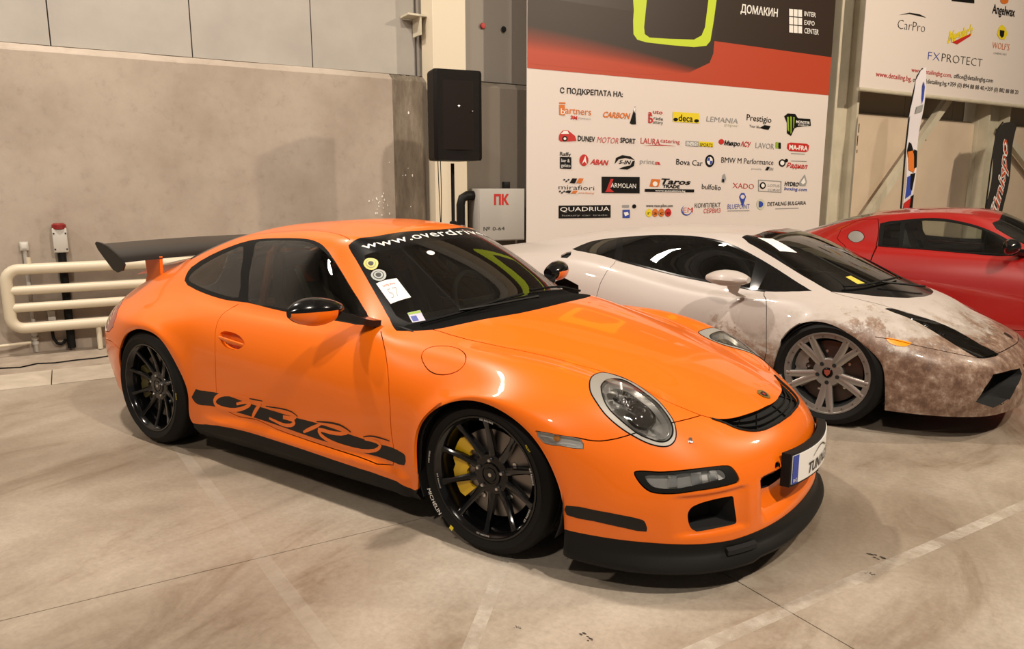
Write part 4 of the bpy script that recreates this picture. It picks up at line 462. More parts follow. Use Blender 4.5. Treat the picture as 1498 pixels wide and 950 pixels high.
BAN1 = [[('t','С ПОДКРЕПАТА НА:',5.252,2.564,6.202,2.574,0.062,'K',0,0.02)],[('t','ДОМАКИН',8.19,3.797,8.925,3.817,0.104,'W',0,0.02)],[('t','INTER',9.482,3.896,9.738,3.901,0.065,'W',0,0.01),('t','EXPO',9.495,3.777,9.721,3.782,0.064,'W',0,0.01),('t','CENTER',9.507,3.661,9.825,3.669,0.074,'W',0,0.01),('p',[(9.154,3.952),(9.235,3.956),(9.244,3.861),(9.164,3.857)],'W'),('p',[(9.165,3.843),(9.246,3.847),(9.255,3.752),(9.174,3.748)],'W'),('p',[(9.176,3.734),(9.257,3.738),(9.267,3.642),(9.185,3.638)],'W'),('p',[(9.246,3.957),(9.327,3.961),(9.337,3.866),(9.256,3.861)],'W'),('p',[(9.257,3.848),(9.339,3.852),(9.349,3.756),(9.267,3.752)],'W'),('p',[(9.268,3.738),(9.35,3.742),(9.36,3.646),(9.278,3.642)],'W'),('p',[(9.339,3.962),(9.421,3.967),(9.431,3.87),(9.349,3.866)],'W'),('p',[(9.351,3.852),(9.433,3.857),(9.443,3.76),(9.361,3.756)],'W'),('p',[(9.362,3.742),(9.444,3.746),(9.455,3.649),(9.372,3.646)],'W')],[('t','artners',5.334,2.334,5.715,2.328,0.086,'O',0,0.0),('p',[(5.244,2.431),(5.323,2.428),(5.325,2.31),(5.246,2.314)],'O'),('p',[(5.244,2.458),(5.332,2.46),(5.333,2.444),(5.244,2.443)],'O'),('t','b',5.265,2.322,5.325,2.321,0.071,'W',0,0),('t','3M',5.41,2.274,5.506,2.27,0.04,'R',0,0.03),('t','Partners',5.526,2.279,5.711,2.276,0.024,'GY',0,0)],[('t','CARBON',5.899,2.317,6.332,2.316,0.069,'O',0.3,0.03),('p',[(6.323,2.265),(6.404,2.478),(6.424,2.253),(6.357,2.25)],'K'),('p',[(6.372,2.435),(6.404,2.462),(6.407,2.387)],'W')],[('t','a',6.622,2.372,6.691,2.367,0.067,'R',0,0.03),('t','uto',6.701,2.401,6.864,2.396,0.051,'R',0,0.01),('t','b',6.626,2.283,6.707,2.282,0.093,'R',0,0.03),('t','rade',6.716,2.325,6.874,2.319,0.043,'K',0,0.0),('t','attery',6.707,2.278,6.876,2.272,0.042,'K',0,0.0)],[('p',[(7.04,2.439),(7.51,2.441),(7.518,2.312),(7.046,2.314)],'Y'),('t','deca',7.141,2.327,7.399,2.325,0.087,'K',0,0.02),('p',[(7.135,2.344),(7.133,2.337),(7.127,2.331),(7.118,2.326),(7.107,2.322),(7.094,2.32),(7.081,2.321),(7.069,2.323),(7.059,2.328),(7.053,2.334),(7.051,2.34),(7.052,2.347),(7.058,2.353),(7.067,2.359),(7.078,2.362),(7.091,2.364),(7.104,2.363),(7.116,2.361),(7.126,2.356),(7.132,2.351)],'K'),('p',[(7.51,2.343),(7.508,2.336),(7.502,2.33),(7.493,2.325),(7.481,2.321),(7.467,2.319),(7.454,2.32),(7.441,2.322),(7.432,2.327),(7.425,2.333),(7.422,2.339),(7.424,2.346),(7.43,2.353),(7.439,2.358),(7.451,2.362),(7.465,2.363),(7.478,2.363),(7.49,2.36),(7.5,2.356),(7.507,2.35)],'K')],[('t','LEMANIA',7.648,2.345,8.251,2.339,0.071,'GY',0.1,0),('t','paper',8.001,2.301,8.268,2.294,0.037,'LG',0,0)],[('t','Prestigio',8.424,2.393,8.931,2.378,0.088,'K',0,0),('t','Your life',8.486,2.303,8.696,2.292,0.037,'K',0,0),('p',[(8.695,2.302),(8.791,2.343),(8.92,2.334),(8.882,2.281),(8.782,2.286)],'K')],[('p',[(9.197,2.485),(9.267,2.527),(9.432,2.526),(9.498,2.47),(9.774,2.473),(9.8,2.375),(9.496,2.343),(9.437,2.321),(9.373,2.212),(9.28,2.247),(9.266,2.392)],'K'),('p',[(9.257,2.479),(9.294,2.48),(9.323,2.268),(9.287,2.296)],'G'),('p',[(9.323,2.487),(9.361,2.483),(9.376,2.261),(9.355,2.24)],'G'),('p',[(9.391,2.485),(9.421,2.481),(9.421,2.331),(9.407,2.32)],'G'),('t','MONSTER',9.46,2.4,9.767,2.394,0.039,'W',0,0.02),('t','ENERGY',9.509,2.363,9.74,2.358,0.025,'W',0,0)],[('p',[(5.24,2.029),(5.249,2.085),(5.298,2.134),(5.378,2.137),(5.479,2.077),(5.501,2.021),(5.39,2.01),(5.27,2.006)],'R'),('p',[(5.369,2.041),(5.367,2.031),(5.362,2.022),(5.353,2.015),(5.342,2.01),(5.33,2.008),(5.317,2.009),(5.306,2.013),(5.297,2.02),(5.291,2.029),(5.289,2.038),(5.291,2.048),(5.297,2.057),(5.305,2.065),(5.316,2.07),(5.329,2.072),(5.341,2.071),(5.352,2.066),(5.361,2.06),(5.367,2.051)],'K'),('p',[(5.349,2.04),(5.348,2.035),(5.345,2.031),(5.341,2.027),(5.335,2.025),(5.329,2.024),(5.323,2.024),(5.318,2.026),(5.313,2.03),(5.31,2.034),(5.309,2.039),(5.31,2.044),(5.313,2.049),(5.317,2.052),(5.323,2.055),(5.329,2.056),(5.335,2.055),(5.341,2.053),(5.345,2.05),(5.348,2.045)],'W'),('p',[(5.269,2.093),(5.308,2.127),(5.368,2.129),(5.388,2.098)],'W'),('t','DUNEV',5.521,2.022,5.78,2.014,0.064,'K',0,0.02),('t','MOTOR',5.812,2.01,6.145,2.004,0.074,'R',0.25,-0.01),('t','SPORT',6.177,2.022,6.422,2.012,0.062,'K',0,0.02)],[('t','LAURA',6.512,2.019,6.836,2.011,0.076,'R',0,0),('t','catering',6.846,2.046,7.182,2.034,0.052,'R',0,0),('p',[(6.547,1.99),(6.836,2.016),(7.135,2.002),(6.836,2.003)],'R')],[('p',[(7.289,2.078),(7.526,2.074),(7.53,2.007),(7.293,2.011)],'GY'),('p',[(7.526,2.076),(7.795,2.073),(7.799,2.009),(7.53,2.013)],'Y'),('t','ENERGY',7.305,2.02,7.517,2.016,0.045,'W',0,0.02),('t','SPORTS',7.543,2.014,7.786,2.009,0.044,'K',0,0.01)],[('p',[(8.003,2.086),(8.001,2.075),(7.994,2.064),(7.983,2.056),(7.969,2.05),(7.953,2.048),(7.937,2.049),(7.922,2.054),(7.91,2.062),(7.901,2.072),(7.898,2.083),(7.9,2.094),(7.907,2.105),(7.918,2.113),(7.932,2.119),(7.948,2.121),(7.964,2.12),(7.979,2.115),(7.991,2.107),(8.0,2.097)],'R'),('t','Микро',8.006,2.045,8.316,2.035,0.06,'K',0.2,0.03),('t','АСУ',8.329,2.036,8.537,2.027,0.069,'R',0.2,0.02)],[('t','LAVOR',8.635,2.02,9.023,2.011,0.081,'GY',0,0.0),('p',[(9.05,2.114),(9.101,2.112),(9.109,2.025),(9.058,2.027)],'G'),('p',[(9.108,2.111),(9.16,2.109),(9.168,2.022),(9.117,2.024)],'K')],[('p',[(9.309,2.102),(9.368,2.118),(9.736,2.11),(9.793,2.086),(9.778,2.006),(9.718,1.989),(9.365,1.996),(9.301,2.033)],'R'),('t','MA-FRA',9.348,2.02,9.762,2.01,0.068,'W',0,0.03),('p',[(9.398,1.967),(9.705,1.964),(9.706,1.954),(9.399,1.957)],'GY')],[('t','Raffy',5.262,1.842,5.423,1.837,0.044,'K',0,0.01),('p',[(5.262,1.826),(5.428,1.824),(5.431,1.686),(5.264,1.689)],'K'),('t','bar &',5.283,1.766,5.404,1.764,0.04,'W',0,0),('t','gelato',5.279,1.709,5.415,1.705,0.041,'W',0,0)],[('p',[(5.686,1.794),(5.683,1.772),(5.674,1.752),(5.659,1.737),(5.641,1.726),(5.62,1.723),(5.599,1.726),(5.58,1.735),(5.565,1.751),(5.555,1.77),(5.551,1.791),(5.554,1.813),(5.563,1.832),(5.578,1.848),(5.596,1.858),(5.617,1.862),(5.638,1.859),(5.657,1.85),(5.672,1.834),(5.682,1.815)],'R'),('p',[(5.588,1.747),(5.638,1.846),(5.661,1.74),(5.629,1.78)],'W'),('t','ABAN',5.713,1.749,6.001,1.737,0.062,'R',0.3,0.03)],[('p',[(6.098,1.755),(6.117,1.831),(6.215,1.867),(6.349,1.853),(6.418,1.812),(6.272,1.834),(6.162,1.815)],'K'),('p',[(6.424,1.803),(6.41,1.734),(6.31,1.69),(6.166,1.697),(6.242,1.723),(6.353,1.742),(6.385,1.794)],'K'),('t','S-IN',6.164,1.76,6.364,1.755,0.047,'K',0.3,0.02)],[('t','print',6.51,1.77,6.753,1.761,0.061,'GY',0,0),('t','a',6.759,1.761,6.86,1.759,0.053,'R',0,0.01)],[('t','Bova Car',7.135,1.767,7.616,1.752,0.076,'K',0,0.0),('p',[(7.832,1.825),(7.83,1.799),(7.819,1.776),(7.801,1.757),(7.778,1.745),(7.752,1.741),(7.725,1.744),(7.701,1.756),(7.681,1.774),(7.668,1.796),(7.662,1.821),(7.664,1.847),(7.675,1.87),(7.692,1.888),(7.715,1.901),(7.741,1.905),(7.768,1.902),(7.792,1.891),(7.813,1.873),(7.826,1.85)],'K'),('p',[(7.802,1.824),(7.801,1.808),(7.794,1.793),(7.782,1.781),(7.767,1.773),(7.75,1.77),(7.733,1.772),(7.717,1.78),(7.704,1.791),(7.695,1.806),(7.691,1.822),(7.693,1.838),(7.7,1.853),(7.711,1.865),(7.726,1.873),(7.743,1.876),(7.76,1.874),(7.776,1.867),(7.79,1.855),(7.798,1.84)],'W'),('p',[(7.747,1.823),(7.693,1.822),(7.706,1.859),(7.743,1.875)],'B'),('p',[(7.747,1.823),(7.801,1.824),(7.788,1.787),(7.75,1.771)],'B')],[('t','BMW M Performance',7.97,1.804,9.029,1.788,0.079,'K',0,-0.005),('t','powered by',8.576,1.719,8.79,1.712,0.028,'GY',0,0),('p',[(8.861,1.713),(8.9,1.762),(8.959,1.758),(8.92,1.709)],'K'),('t','SIN',8.948,1.714,9.036,1.71,0.039,'GY',0.2,0.02)],[('p',[(9.292,1.822),(9.29,1.805),(9.281,1.79),(9.266,1.777),(9.246,1.769),(9.223,1.766),(9.2,1.769),(9.178,1.776),(9.161,1.788),(9.149,1.803),(9.144,1.819),(9.146,1.836),(9.155,1.851),(9.17,1.863),(9.19,1.871),(9.212,1.874),(9.236,1.872),(9.257,1.865),(9.275,1.853),(9.287,1.838)],'K'),('p',[(9.262,1.821),(9.261,1.811),(9.256,1.801),(9.246,1.794),(9.234,1.789),(9.221,1.787),(9.207,1.788),(9.194,1.793),(9.183,1.8),(9.176,1.809),(9.173,1.82),(9.174,1.83),(9.18,1.839),(9.189,1.847),(9.201,1.852),(9.214,1.854),(9.228,1.852),(9.241,1.848),(9.252,1.841),(9.259,1.831)],'W'),('p',[(9.341,1.857),(9.34,1.849),(9.336,1.842),(9.328,1.837),(9.318,1.833),(9.306,1.832),(9.294,1.833),(9.284,1.836),(9.275,1.841),(9.269,1.848),(9.266,1.856),(9.267,1.863),(9.272,1.87),(9.28,1.876),(9.29,1.88),(9.301,1.881),(9.313,1.88),(9.324,1.877),(9.333,1.871),(9.339,1.865)],'K'),('t','Радиал',9.313,1.758,9.791,1.744,0.069,'R',0.35,0.02),('p',[(9.409,1.858),(9.763,1.857),(9.764,1.849),(9.41,1.85)],'GY')],[('t','mirafiori',5.248,1.442,5.784,1.429,0.057,'K',0,-0.01),('p',[(5.408,1.516),(5.448,1.573),(5.52,1.571),(5.49,1.513)],'K'),('p',[(5.51,1.516),(5.545,1.574),(5.618,1.572),(5.583,1.514)],'O'),('p',[(5.339,1.409),(5.379,1.429),(5.44,1.425),(5.41,1.392)],'K'),('p',[(5.431,1.392),(5.461,1.425),(5.533,1.423),(5.503,1.39)],'O'),('p',[(5.316,1.564),(5.342,1.564),(5.342,1.548),(5.317,1.548)],'K'),('p',[(5.347,1.546),(5.372,1.546),(5.372,1.53),(5.347,1.53)],'K'),('p',[(5.377,1.564),(5.402,1.565),(5.403,1.548),(5.377,1.548)],'K'),('p',[(5.253,1.426),(5.278,1.425),(5.278,1.409),(5.253,1.409)],'K'),('p',[(5.283,1.409),(5.309,1.409),(5.309,1.393),(5.284,1.393)],'K'),('p',[(5.313,1.425),(5.339,1.425),(5.339,1.409),(5.314,1.409)],'K'),('t','academy',5.544,1.392,5.785,1.383,0.025,'O',0,0)],[('p',[(5.897,1.597),(6.512,1.598),(6.52,1.389),(5.903,1.395)],'K'),('t','ARMOLAN',6.041,1.463,6.454,1.454,0.059,'W',0,0),('p',[(5.967,1.416),(6.038,1.569),(6.082,1.569),(6.031,1.45),(6.098,1.407),(5.945,1.408)],'R')],[('p',[(6.684,1.476),(6.715,1.573),(6.869,1.569),(6.837,1.472)],'O'),('p',[(6.818,1.512),(6.816,1.502),(6.811,1.494),(6.802,1.487),(6.791,1.482),(6.778,1.481),(6.765,1.482),(6.753,1.487),(6.744,1.493),(6.738,1.502),(6.735,1.511),(6.737,1.521),(6.742,1.53),(6.751,1.536),(6.763,1.541),(6.775,1.542),(6.788,1.541),(6.8,1.537),(6.809,1.53),(6.815,1.521)],'W'),('t','Taros',6.883,1.512,7.41,1.5,0.071,'K',0.25,0.03),('t','TRADE',6.909,1.463,7.213,1.454,0.04,'K',0,0.03),('p',[(6.604,1.445),(7.477,1.438),(7.479,1.401),(6.606,1.41)],'K'),('t','www.autoaktive.bg',6.781,1.412,7.315,1.404,0.026,'W',0,0.01)],[('t','bulfolio',7.623,1.445,7.984,1.426,0.074,'K',0,0),('p',[(7.989,1.543),(8.009,1.637),(8.047,1.656),(8.079,1.581),(8.043,1.525)],'GY'),('p',[(7.999,1.581),(8.039,1.581),(8.042,1.539),(8.002,1.539)],'K')],[('t','XADO',8.217,1.459,8.649,1.44,0.076,'R',0,-0.005)],[('p',[(8.73,1.576),(9.221,1.559),(9.222,1.549),(8.731,1.566)],'GY'),('p',[(8.743,1.42),(9.236,1.4),(9.237,1.39),(8.744,1.411)],'GY'),('p',[(8.73,1.576),(8.744,1.576),(8.759,1.411),(8.744,1.411)],'GY'),('p',[(9.209,1.559),(9.224,1.559),(9.24,1.39),(9.225,1.39)],'GY'),('p',[(8.893,1.494),(8.891,1.479),(8.883,1.465),(8.87,1.454),(8.854,1.447),(8.835,1.445),(8.815,1.447),(8.797,1.454),(8.783,1.465),(8.773,1.478),(8.769,1.493),(8.77,1.508),(8.778,1.522),(8.791,1.533),(8.807,1.54),(8.826,1.542),(8.845,1.54),(8.863,1.533),(8.878,1.522),(8.888,1.509)],'K'),('p',[(8.866,1.494),(8.866,1.485),(8.861,1.476),(8.854,1.47),(8.844,1.466),(8.833,1.464),(8.822,1.466),(8.811,1.47),(8.803,1.476),(8.797,1.484),(8.794,1.493),(8.795,1.503),(8.8,1.511),(8.807,1.517),(8.817,1.521),(8.828,1.523),(8.839,1.521),(8.849,1.517),(8.858,1.511),(8.864,1.503)],'W'),('t','LOTUS',8.94,1.479,9.192,1.469,0.039,'GY',0,0),('t','СОФИЯ',8.946,1.42,9.198,1.41,0.03,'GY',0,0)],[('t','HYDRO',9.302,1.494,9.616,1.48,0.06,'K',0.15,0.03),('t','boxing.com',9.301,1.43,9.812,1.409,0.049,'B',0.15,0.01),('p',[(9.611,1.53),(9.737,1.663),(9.796,1.551),(9.771,1.49),(9.646,1.49)],'GY'),('p',[(9.657,1.541),(9.727,1.612),(9.766,1.541),(9.707,1.51)],'W')],[('p',[(5.251,1.246),(6.048,1.245),(6.053,1.086),(5.253,1.093)],'K'),('t','QUADRIUA',5.272,1.175,6.028,1.172,0.054,'W',0,0),('t','luxury car trade',5.303,1.117,5.997,1.11,0.021,'GY',0,0)],[('p',[(6.236,1.243),(6.349,1.242),(6.35,1.211),(6.237,1.213)],'GY'),('p',[(6.469,1.223),(6.468,1.215),(6.463,1.207),(6.456,1.202),(6.446,1.198),(6.436,1.197),(6.425,1.198),(6.415,1.202),(6.408,1.208),(6.403,1.215),(6.401,1.224),(6.402,1.232),(6.407,1.239),(6.414,1.245),(6.423,1.248),(6.434,1.249),(6.444,1.248),(6.454,1.244),(6.462,1.238),(6.467,1.231)],'K'),('p',[(6.244,1.182),(6.362,1.182),(6.366,1.077),(6.248,1.078)],'B'),('p',[(6.262,1.147),(6.329,1.155),(6.348,1.119),(6.286,1.099)],'W')],[('t','www.race-pilot.com',6.637,1.212,7.104,1.206,0.04,'K',0,0.01),('p',[(6.739,1.135),(6.737,1.118),(6.731,1.104),(6.72,1.092),(6.706,1.085),(6.69,1.082),(6.674,1.085),(6.659,1.093),(6.647,1.105),(6.639,1.12),(6.636,1.137),(6.638,1.153),(6.644,1.168),(6.655,1.179),(6.669,1.187),(6.685,1.189),(6.701,1.186),(6.716,1.178),(6.728,1.166),(6.736,1.151)],'Y'),('p',[(6.846,1.135),(6.844,1.118),(6.838,1.103),(6.826,1.092),(6.812,1.084),(6.796,1.082),(6.78,1.085),(6.765,1.093),(6.753,1.105),(6.745,1.12),(6.742,1.137),(6.743,1.153),(6.75,1.168),(6.761,1.18),(6.775,1.187),(6.791,1.189),(6.807,1.187),(6.822,1.179),(6.835,1.167),(6.843,1.152)],'O'),('p',[(6.958,1.134),(6.956,1.117),(6.949,1.102),(6.938,1.091),(6.924,1.083),(6.907,1.081),(6.891,1.084),(6.876,1.092),(6.864,1.104),(6.855,1.119),(6.852,1.136),(6.854,1.152),(6.861,1.167),(6.872,1.179),(6.886,1.186),(6.902,1.189),(6.919,1.186),(6.934,1.178),(6.946,1.166),(6.954,1.151)],'O'),('p',[(7.078,1.134),(7.076,1.117),(7.069,1.102),(7.057,1.09),(7.042,1.083),(7.025,1.08),(7.007,1.083),(6.991,1.091),(6.978,1.104),(6.97,1.119),(6.966,1.136),(6.968,1.152),(6.975,1.167),(6.987,1.179),(7.002,1.187),(7.019,1.189),(7.037,1.186),(7.053,1.178),(7.066,1.166),(7.074,1.151)],'R'),('t','r',6.665,1.114,6.712,1.113,0.044,'K',0,0),('t','a',6.765,1.112,6.825,1.111,0.045,'K',0,0),('t','c',6.878,1.11,6.938,1.109,0.045,'K',0,0),('t','e',6.993,1.112,7.054,1.111,0.045,'K',0,0)],[('p',[(7.449,1.156),(7.446,1.134),(7.433,1.115),(7.413,1.1),(7.387,1.091),(7.358,1.088),(7.329,1.092),(7.302,1.102),(7.281,1.118),(7.266,1.137),(7.26,1.158),(7.264,1.18),(7.276,1.199),(7.296,1.213),(7.322,1.223),(7.35,1.226),(7.38,1.222),(7.407,1.212),(7.429,1.197),(7.443,1.177)],'B'),('p',[(7.443,1.165),(7.44,1.146),(7.43,1.128),(7.412,1.115),(7.389,1.106),(7.364,1.103),(7.338,1.107),(7.314,1.116),(7.295,1.13),(7.283,1.148),(7.277,1.167),(7.28,1.186),(7.291,1.204),(7.309,1.217),(7.331,1.226),(7.357,1.229),(7.382,1.225),(7.406,1.216),(7.425,1.202),(7.438,1.184)],'BG'),('t','EM',7.293,1.126,7.47,1.128,0.073,'R',0,0.0),('t','КОМПЛЕКТ',7.504,1.192,7.993,1.195,0.06,'K',0,0.0),('t','СЕРВИЗ',7.676,1.115,7.999,1.117,0.061,'R',0,0.0)],[('p',[(8.357,1.335),(8.394,1.387),(8.457,1.387),(8.496,1.334),(8.438,1.189)],'B'),('p',[(8.468,1.334),(8.467,1.325),(8.461,1.317),(8.452,1.311),(8.441,1.307),(8.428,1.305),(8.415,1.307),(8.403,1.311),(8.394,1.318),(8.387,1.326),(8.384,1.335),(8.386,1.343),(8.391,1.351),(8.4,1.358),(8.411,1.362),(8.424,1.363),(8.437,1.362),(8.449,1.358),(8.458,1.351),(8.465,1.343)],'BG'),('t','BLUEPOINT',8.137,1.165,8.58,1.162,0.071,'B',0,-0.01),('p',[(8.138,1.145),(8.582,1.142),(8.583,1.132),(8.139,1.136)],'GY')],[('p',[(8.898,1.223),(8.896,1.199),(8.885,1.177),(8.868,1.16),(8.844,1.149),(8.818,1.145),(8.791,1.15),(8.765,1.161),(8.745,1.179),(8.731,1.201),(8.724,1.225),(8.727,1.249),(8.737,1.271),(8.754,1.288),(8.778,1.299),(8.804,1.303),(8.831,1.299),(8.856,1.287),(8.877,1.27),(8.891,1.248)],'LG'),('p',[(8.771,1.18),(8.764,1.269),(8.814,1.268),(8.86,1.243),(8.863,1.204),(8.822,1.18)],'B'),('t','DETAILNG BULGARIA',8.959,1.198,9.81,1.21,0.057,'K',0,0.005),('p',[(9.132,1.161),(9.65,1.164),(9.651,1.154),(9.133,1.151)],'GY')]]
BAN2 = [[('t','CarPro',11.336,3.867,12.059,3.885,0.146,'K',0,-0.02),('p',[(11.348,4.067),(11.605,4.13),(11.877,4.136),(12.067,4.106),(11.826,4.11),(11.608,4.111)],'K')],[('t',"Meguiar's",12.722,3.787,13.417,3.983,0.177,'Y',0.2,0.04),('p',[(12.837,3.809),(13.371,4.0),(13.36,3.956),(13.001,3.792)],'R')],[('t','FX',12.213,3.484,12.54,3.49,0.134,'B',0,-0.02),('t','PROTECT',12.599,3.49,13.816,3.5,0.136,'K',0,-0.02)],[('t','Angelwax',13.951,4.389,14.687,4.41,0.15,'K',0,0.02),('p',[(14.427,4.643),(14.424,4.626),(14.409,4.608),(14.383,4.593),(14.348,4.581),(14.308,4.574),(14.267,4.571),(14.229,4.575),(14.197,4.583),(14.176,4.596),(14.165,4.612),(14.168,4.629),(14.183,4.646),(14.209,4.662),(14.244,4.674),(14.283,4.681),(14.324,4.684),(14.363,4.68),(14.395,4.672),(14.417,4.659)],'O')],[('t',"WOLF'S",14.073,3.83,14.635,3.841,0.11,'O',0,-0.01),('t','CHEMICALS',14.137,3.74,14.563,3.754,0.033,'GY',0,0),('p',[(14.176,4.069),(14.217,4.185),(14.294,4.238),(14.414,4.206),(14.529,4.104),(14.437,4.005),(14.28,4.001)],'Y'),('p',[(14.248,4.144),(14.405,4.149),(14.403,4.058),(14.344,4.019),(14.268,4.056)],'K')],[('p',[(12.715,4.448),(13.368,4.527),(13.379,4.475),(12.718,4.433)],'K'),('p',[(12.692,4.57),(13.342,4.651),(13.368,4.527),(12.715,4.448)],'K')],[('t','www.detailingbg.com,',11.801,3.269,12.941,3.263,0.071,'R',0,0),('t','www.detailing.bg,',10.901,3.136,11.824,3.125,0.079,'R',0,0)],[('t','office@detailingbg.com',13.002,3.262,14.218,3.269,0.075,'K',0,0),('t','office@detailing.bg,+359 (0) 894 88 88 40,+359 (0) 882 88 88 20',11.862,3.123,15.109,3.129,0.072,'K',0,0)]]
ENV = {'b1': [(4.793,2.799),(10.24,2.825),(10.442,0.877),(4.802,0.896),(4.79,3.544),(10.153,4.19)],'dark_low': [(4.792,3.083),(5.064,2.995),(5.554,2.905),(6.072,2.907),(7.56,3.127),(7.694,3.181),(7.731,3.384)],'dark_r': [(7.731,3.384),(10.188,3.384)],'loopo': [(6.3,4.04),(6.323,3.729),(6.338,3.612),(6.332,3.492),(6.343,3.333),(6.406,3.274),(6.551,3.256),(6.95,3.26),(7.366,3.273),(7.586,3.31),(7.656,3.377),(7.701,3.639),(7.734,3.899),(7.76,4.24)],'loopi': [(6.473,4.064),(6.541,3.755),(6.525,3.593),(6.51,3.43),(6.524,3.351),(6.604,3.318),(6.946,3.335),(7.361,3.366),(7.491,3.43),(7.546,3.538),(7.586,3.881),(7.613,4.22)],'b2': [(10.528,2.926),(15.378,2.916),(10.519,4.184)],'flag1': [(11.035,3.189),(10.908,3.131),(10.781,2.98),(10.73,2.578),(10.742,2.194),(10.79,1.16),(10.981,1.157),(11.032,2.204),(11.051,2.595),(11.037,2.979)],'flag2': [(13.93,2.546),(13.781,2.428),(13.731,1.861),(13.699,1.103),(14.26,1.095),(14.329,1.987),(14.367,2.508),(14.19,2.58)],'pipes': [0.764,0.581,0.431,0.249],'pipeL': (-0.396,0.56),'legs': [(0.264,-0.001)],'hyd': [(4.149,1.442),(4.771,1.458),(4.773,0.857),(4.144,0.878)],'misc': {'red_t': (0.036,1.126),'red_b': (0.013,0.889),'red_l': (-0.023,1.007),'red_r': (0.087,1.003),'cond': (0.036,0.447),'cond_b': (0.017,0.017),'gr_t': (-0.244,1.002),'gr_b': (-0.253,0.907),'gr_l': (-0.278,0.956),'gr_r': (-0.218,0.953),'jb': (-0.104,0.315),'colL': (3.665,2.021),'colR': (4.067,2.035),'raw': (3.222,1.642),'seam1': (0.118,2.7),'seam2': (1.303,2.934),'seam3': (2.455,2.724),'rcolL': (10.45,2.253),'rcolR': (11.043,2.273),'c2L': (14.758,2.4),'c2R': (15.471,2.424),'br1': (11.394,0.956),'br2': (13.539,2.945),'br3': (15.277,2.418),'br4': (16.819,1.394),'shadowline': (12.254,1.518),'brkt': (3.547,3.237)},'speaker': [-2.972,2.562,2.117],'cable': [(-5.124,-0.652),(-5.027,-0.539),(-5.057,-0.398),(-4.966,-0.304),(-4.931,-0.155),(-4.868,-0.015),(-4.855,0.125),(-4.814,0.256)]}
# prewarm the text meshes while the scene is still small
for L_ in BAN1 + BAN2:
    for it_ in L_:
        if it_[0] == 't': text_mesh(it_[1], it_[8], it_[9])
for w_ in ('MICHELIN', '235/35 ZR19', 'PILOT'): text_mesh(w_, 0, .01, 1.05)
text_mesh('OZ RACING', 0, .01, 1.3)
# ---------------------------------------------------------------- shared materials
M_OR = mat('orange_paint', (.82, .155, .004), .36, 0, .65, spec=.25)
M_BK = mat('black_plastic', (.006, .0055, .005), .5, spec=.2)
M_BKG = mat('gloss_black', (.004, .004, .0045), .16, 0, .25, spec=.35)
M_RUB = mat('rubber_trim', (.003, .003, .003), .6, spec=.15)
M_TYRE = mat('tyre_rubber', (.0055, .005, .0045), .65, spec=.2)
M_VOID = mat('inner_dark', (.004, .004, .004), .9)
M_CARP = mat('cabin_trim', (.012, .012, .013), .85)
M_ALU = mat('silver_metal', (.62, .6, .58), .28, 1)
M_STEEL = mat('brake_steel', (.22, .2, .19), .35, 1)
M_CHR = mat('chrome', (.85, .85, .86), .08, 1)
M_BEZ = mat('lamp_bezel_grey', (.33, .31, .28), .5, .2)
M_YEL = mat('yellow_caliper', (.75, .46, .01), .35, 0, .5)
M_WHT = mat('white_print', (.82, .8, .77), .5)
M_YPR = mat('yellow_print', (.75, .6, .02), .5)
M_RPR = mat('red_print', (.5, .02, .015), .5)
M_BLU = mat('blue_print', (.03, .06, .35), .5)
M_GRY = mat('grey_print', (.3, .3, .3), .5)
M_GRN = mat('green_print', (.25, .4, .02), .5)
M_DEC = mat('black_vinyl', (.007, .0065, .006), .35, spec=.3)
M_GL = glass('tinted_glass', (.34, .37, .33))
M_GLW = glass('windscreen_glass', (.50, .54, .50))
M_GLC = glass('lamp_glass', (.92, .92, .92))
M_AMB = mat('amber_lens', (.9, .32, .01), .15, 0, .6)
M_TAIL = mat('tail_lamp_red', (.35, .01, .008), .12, 0, 1)

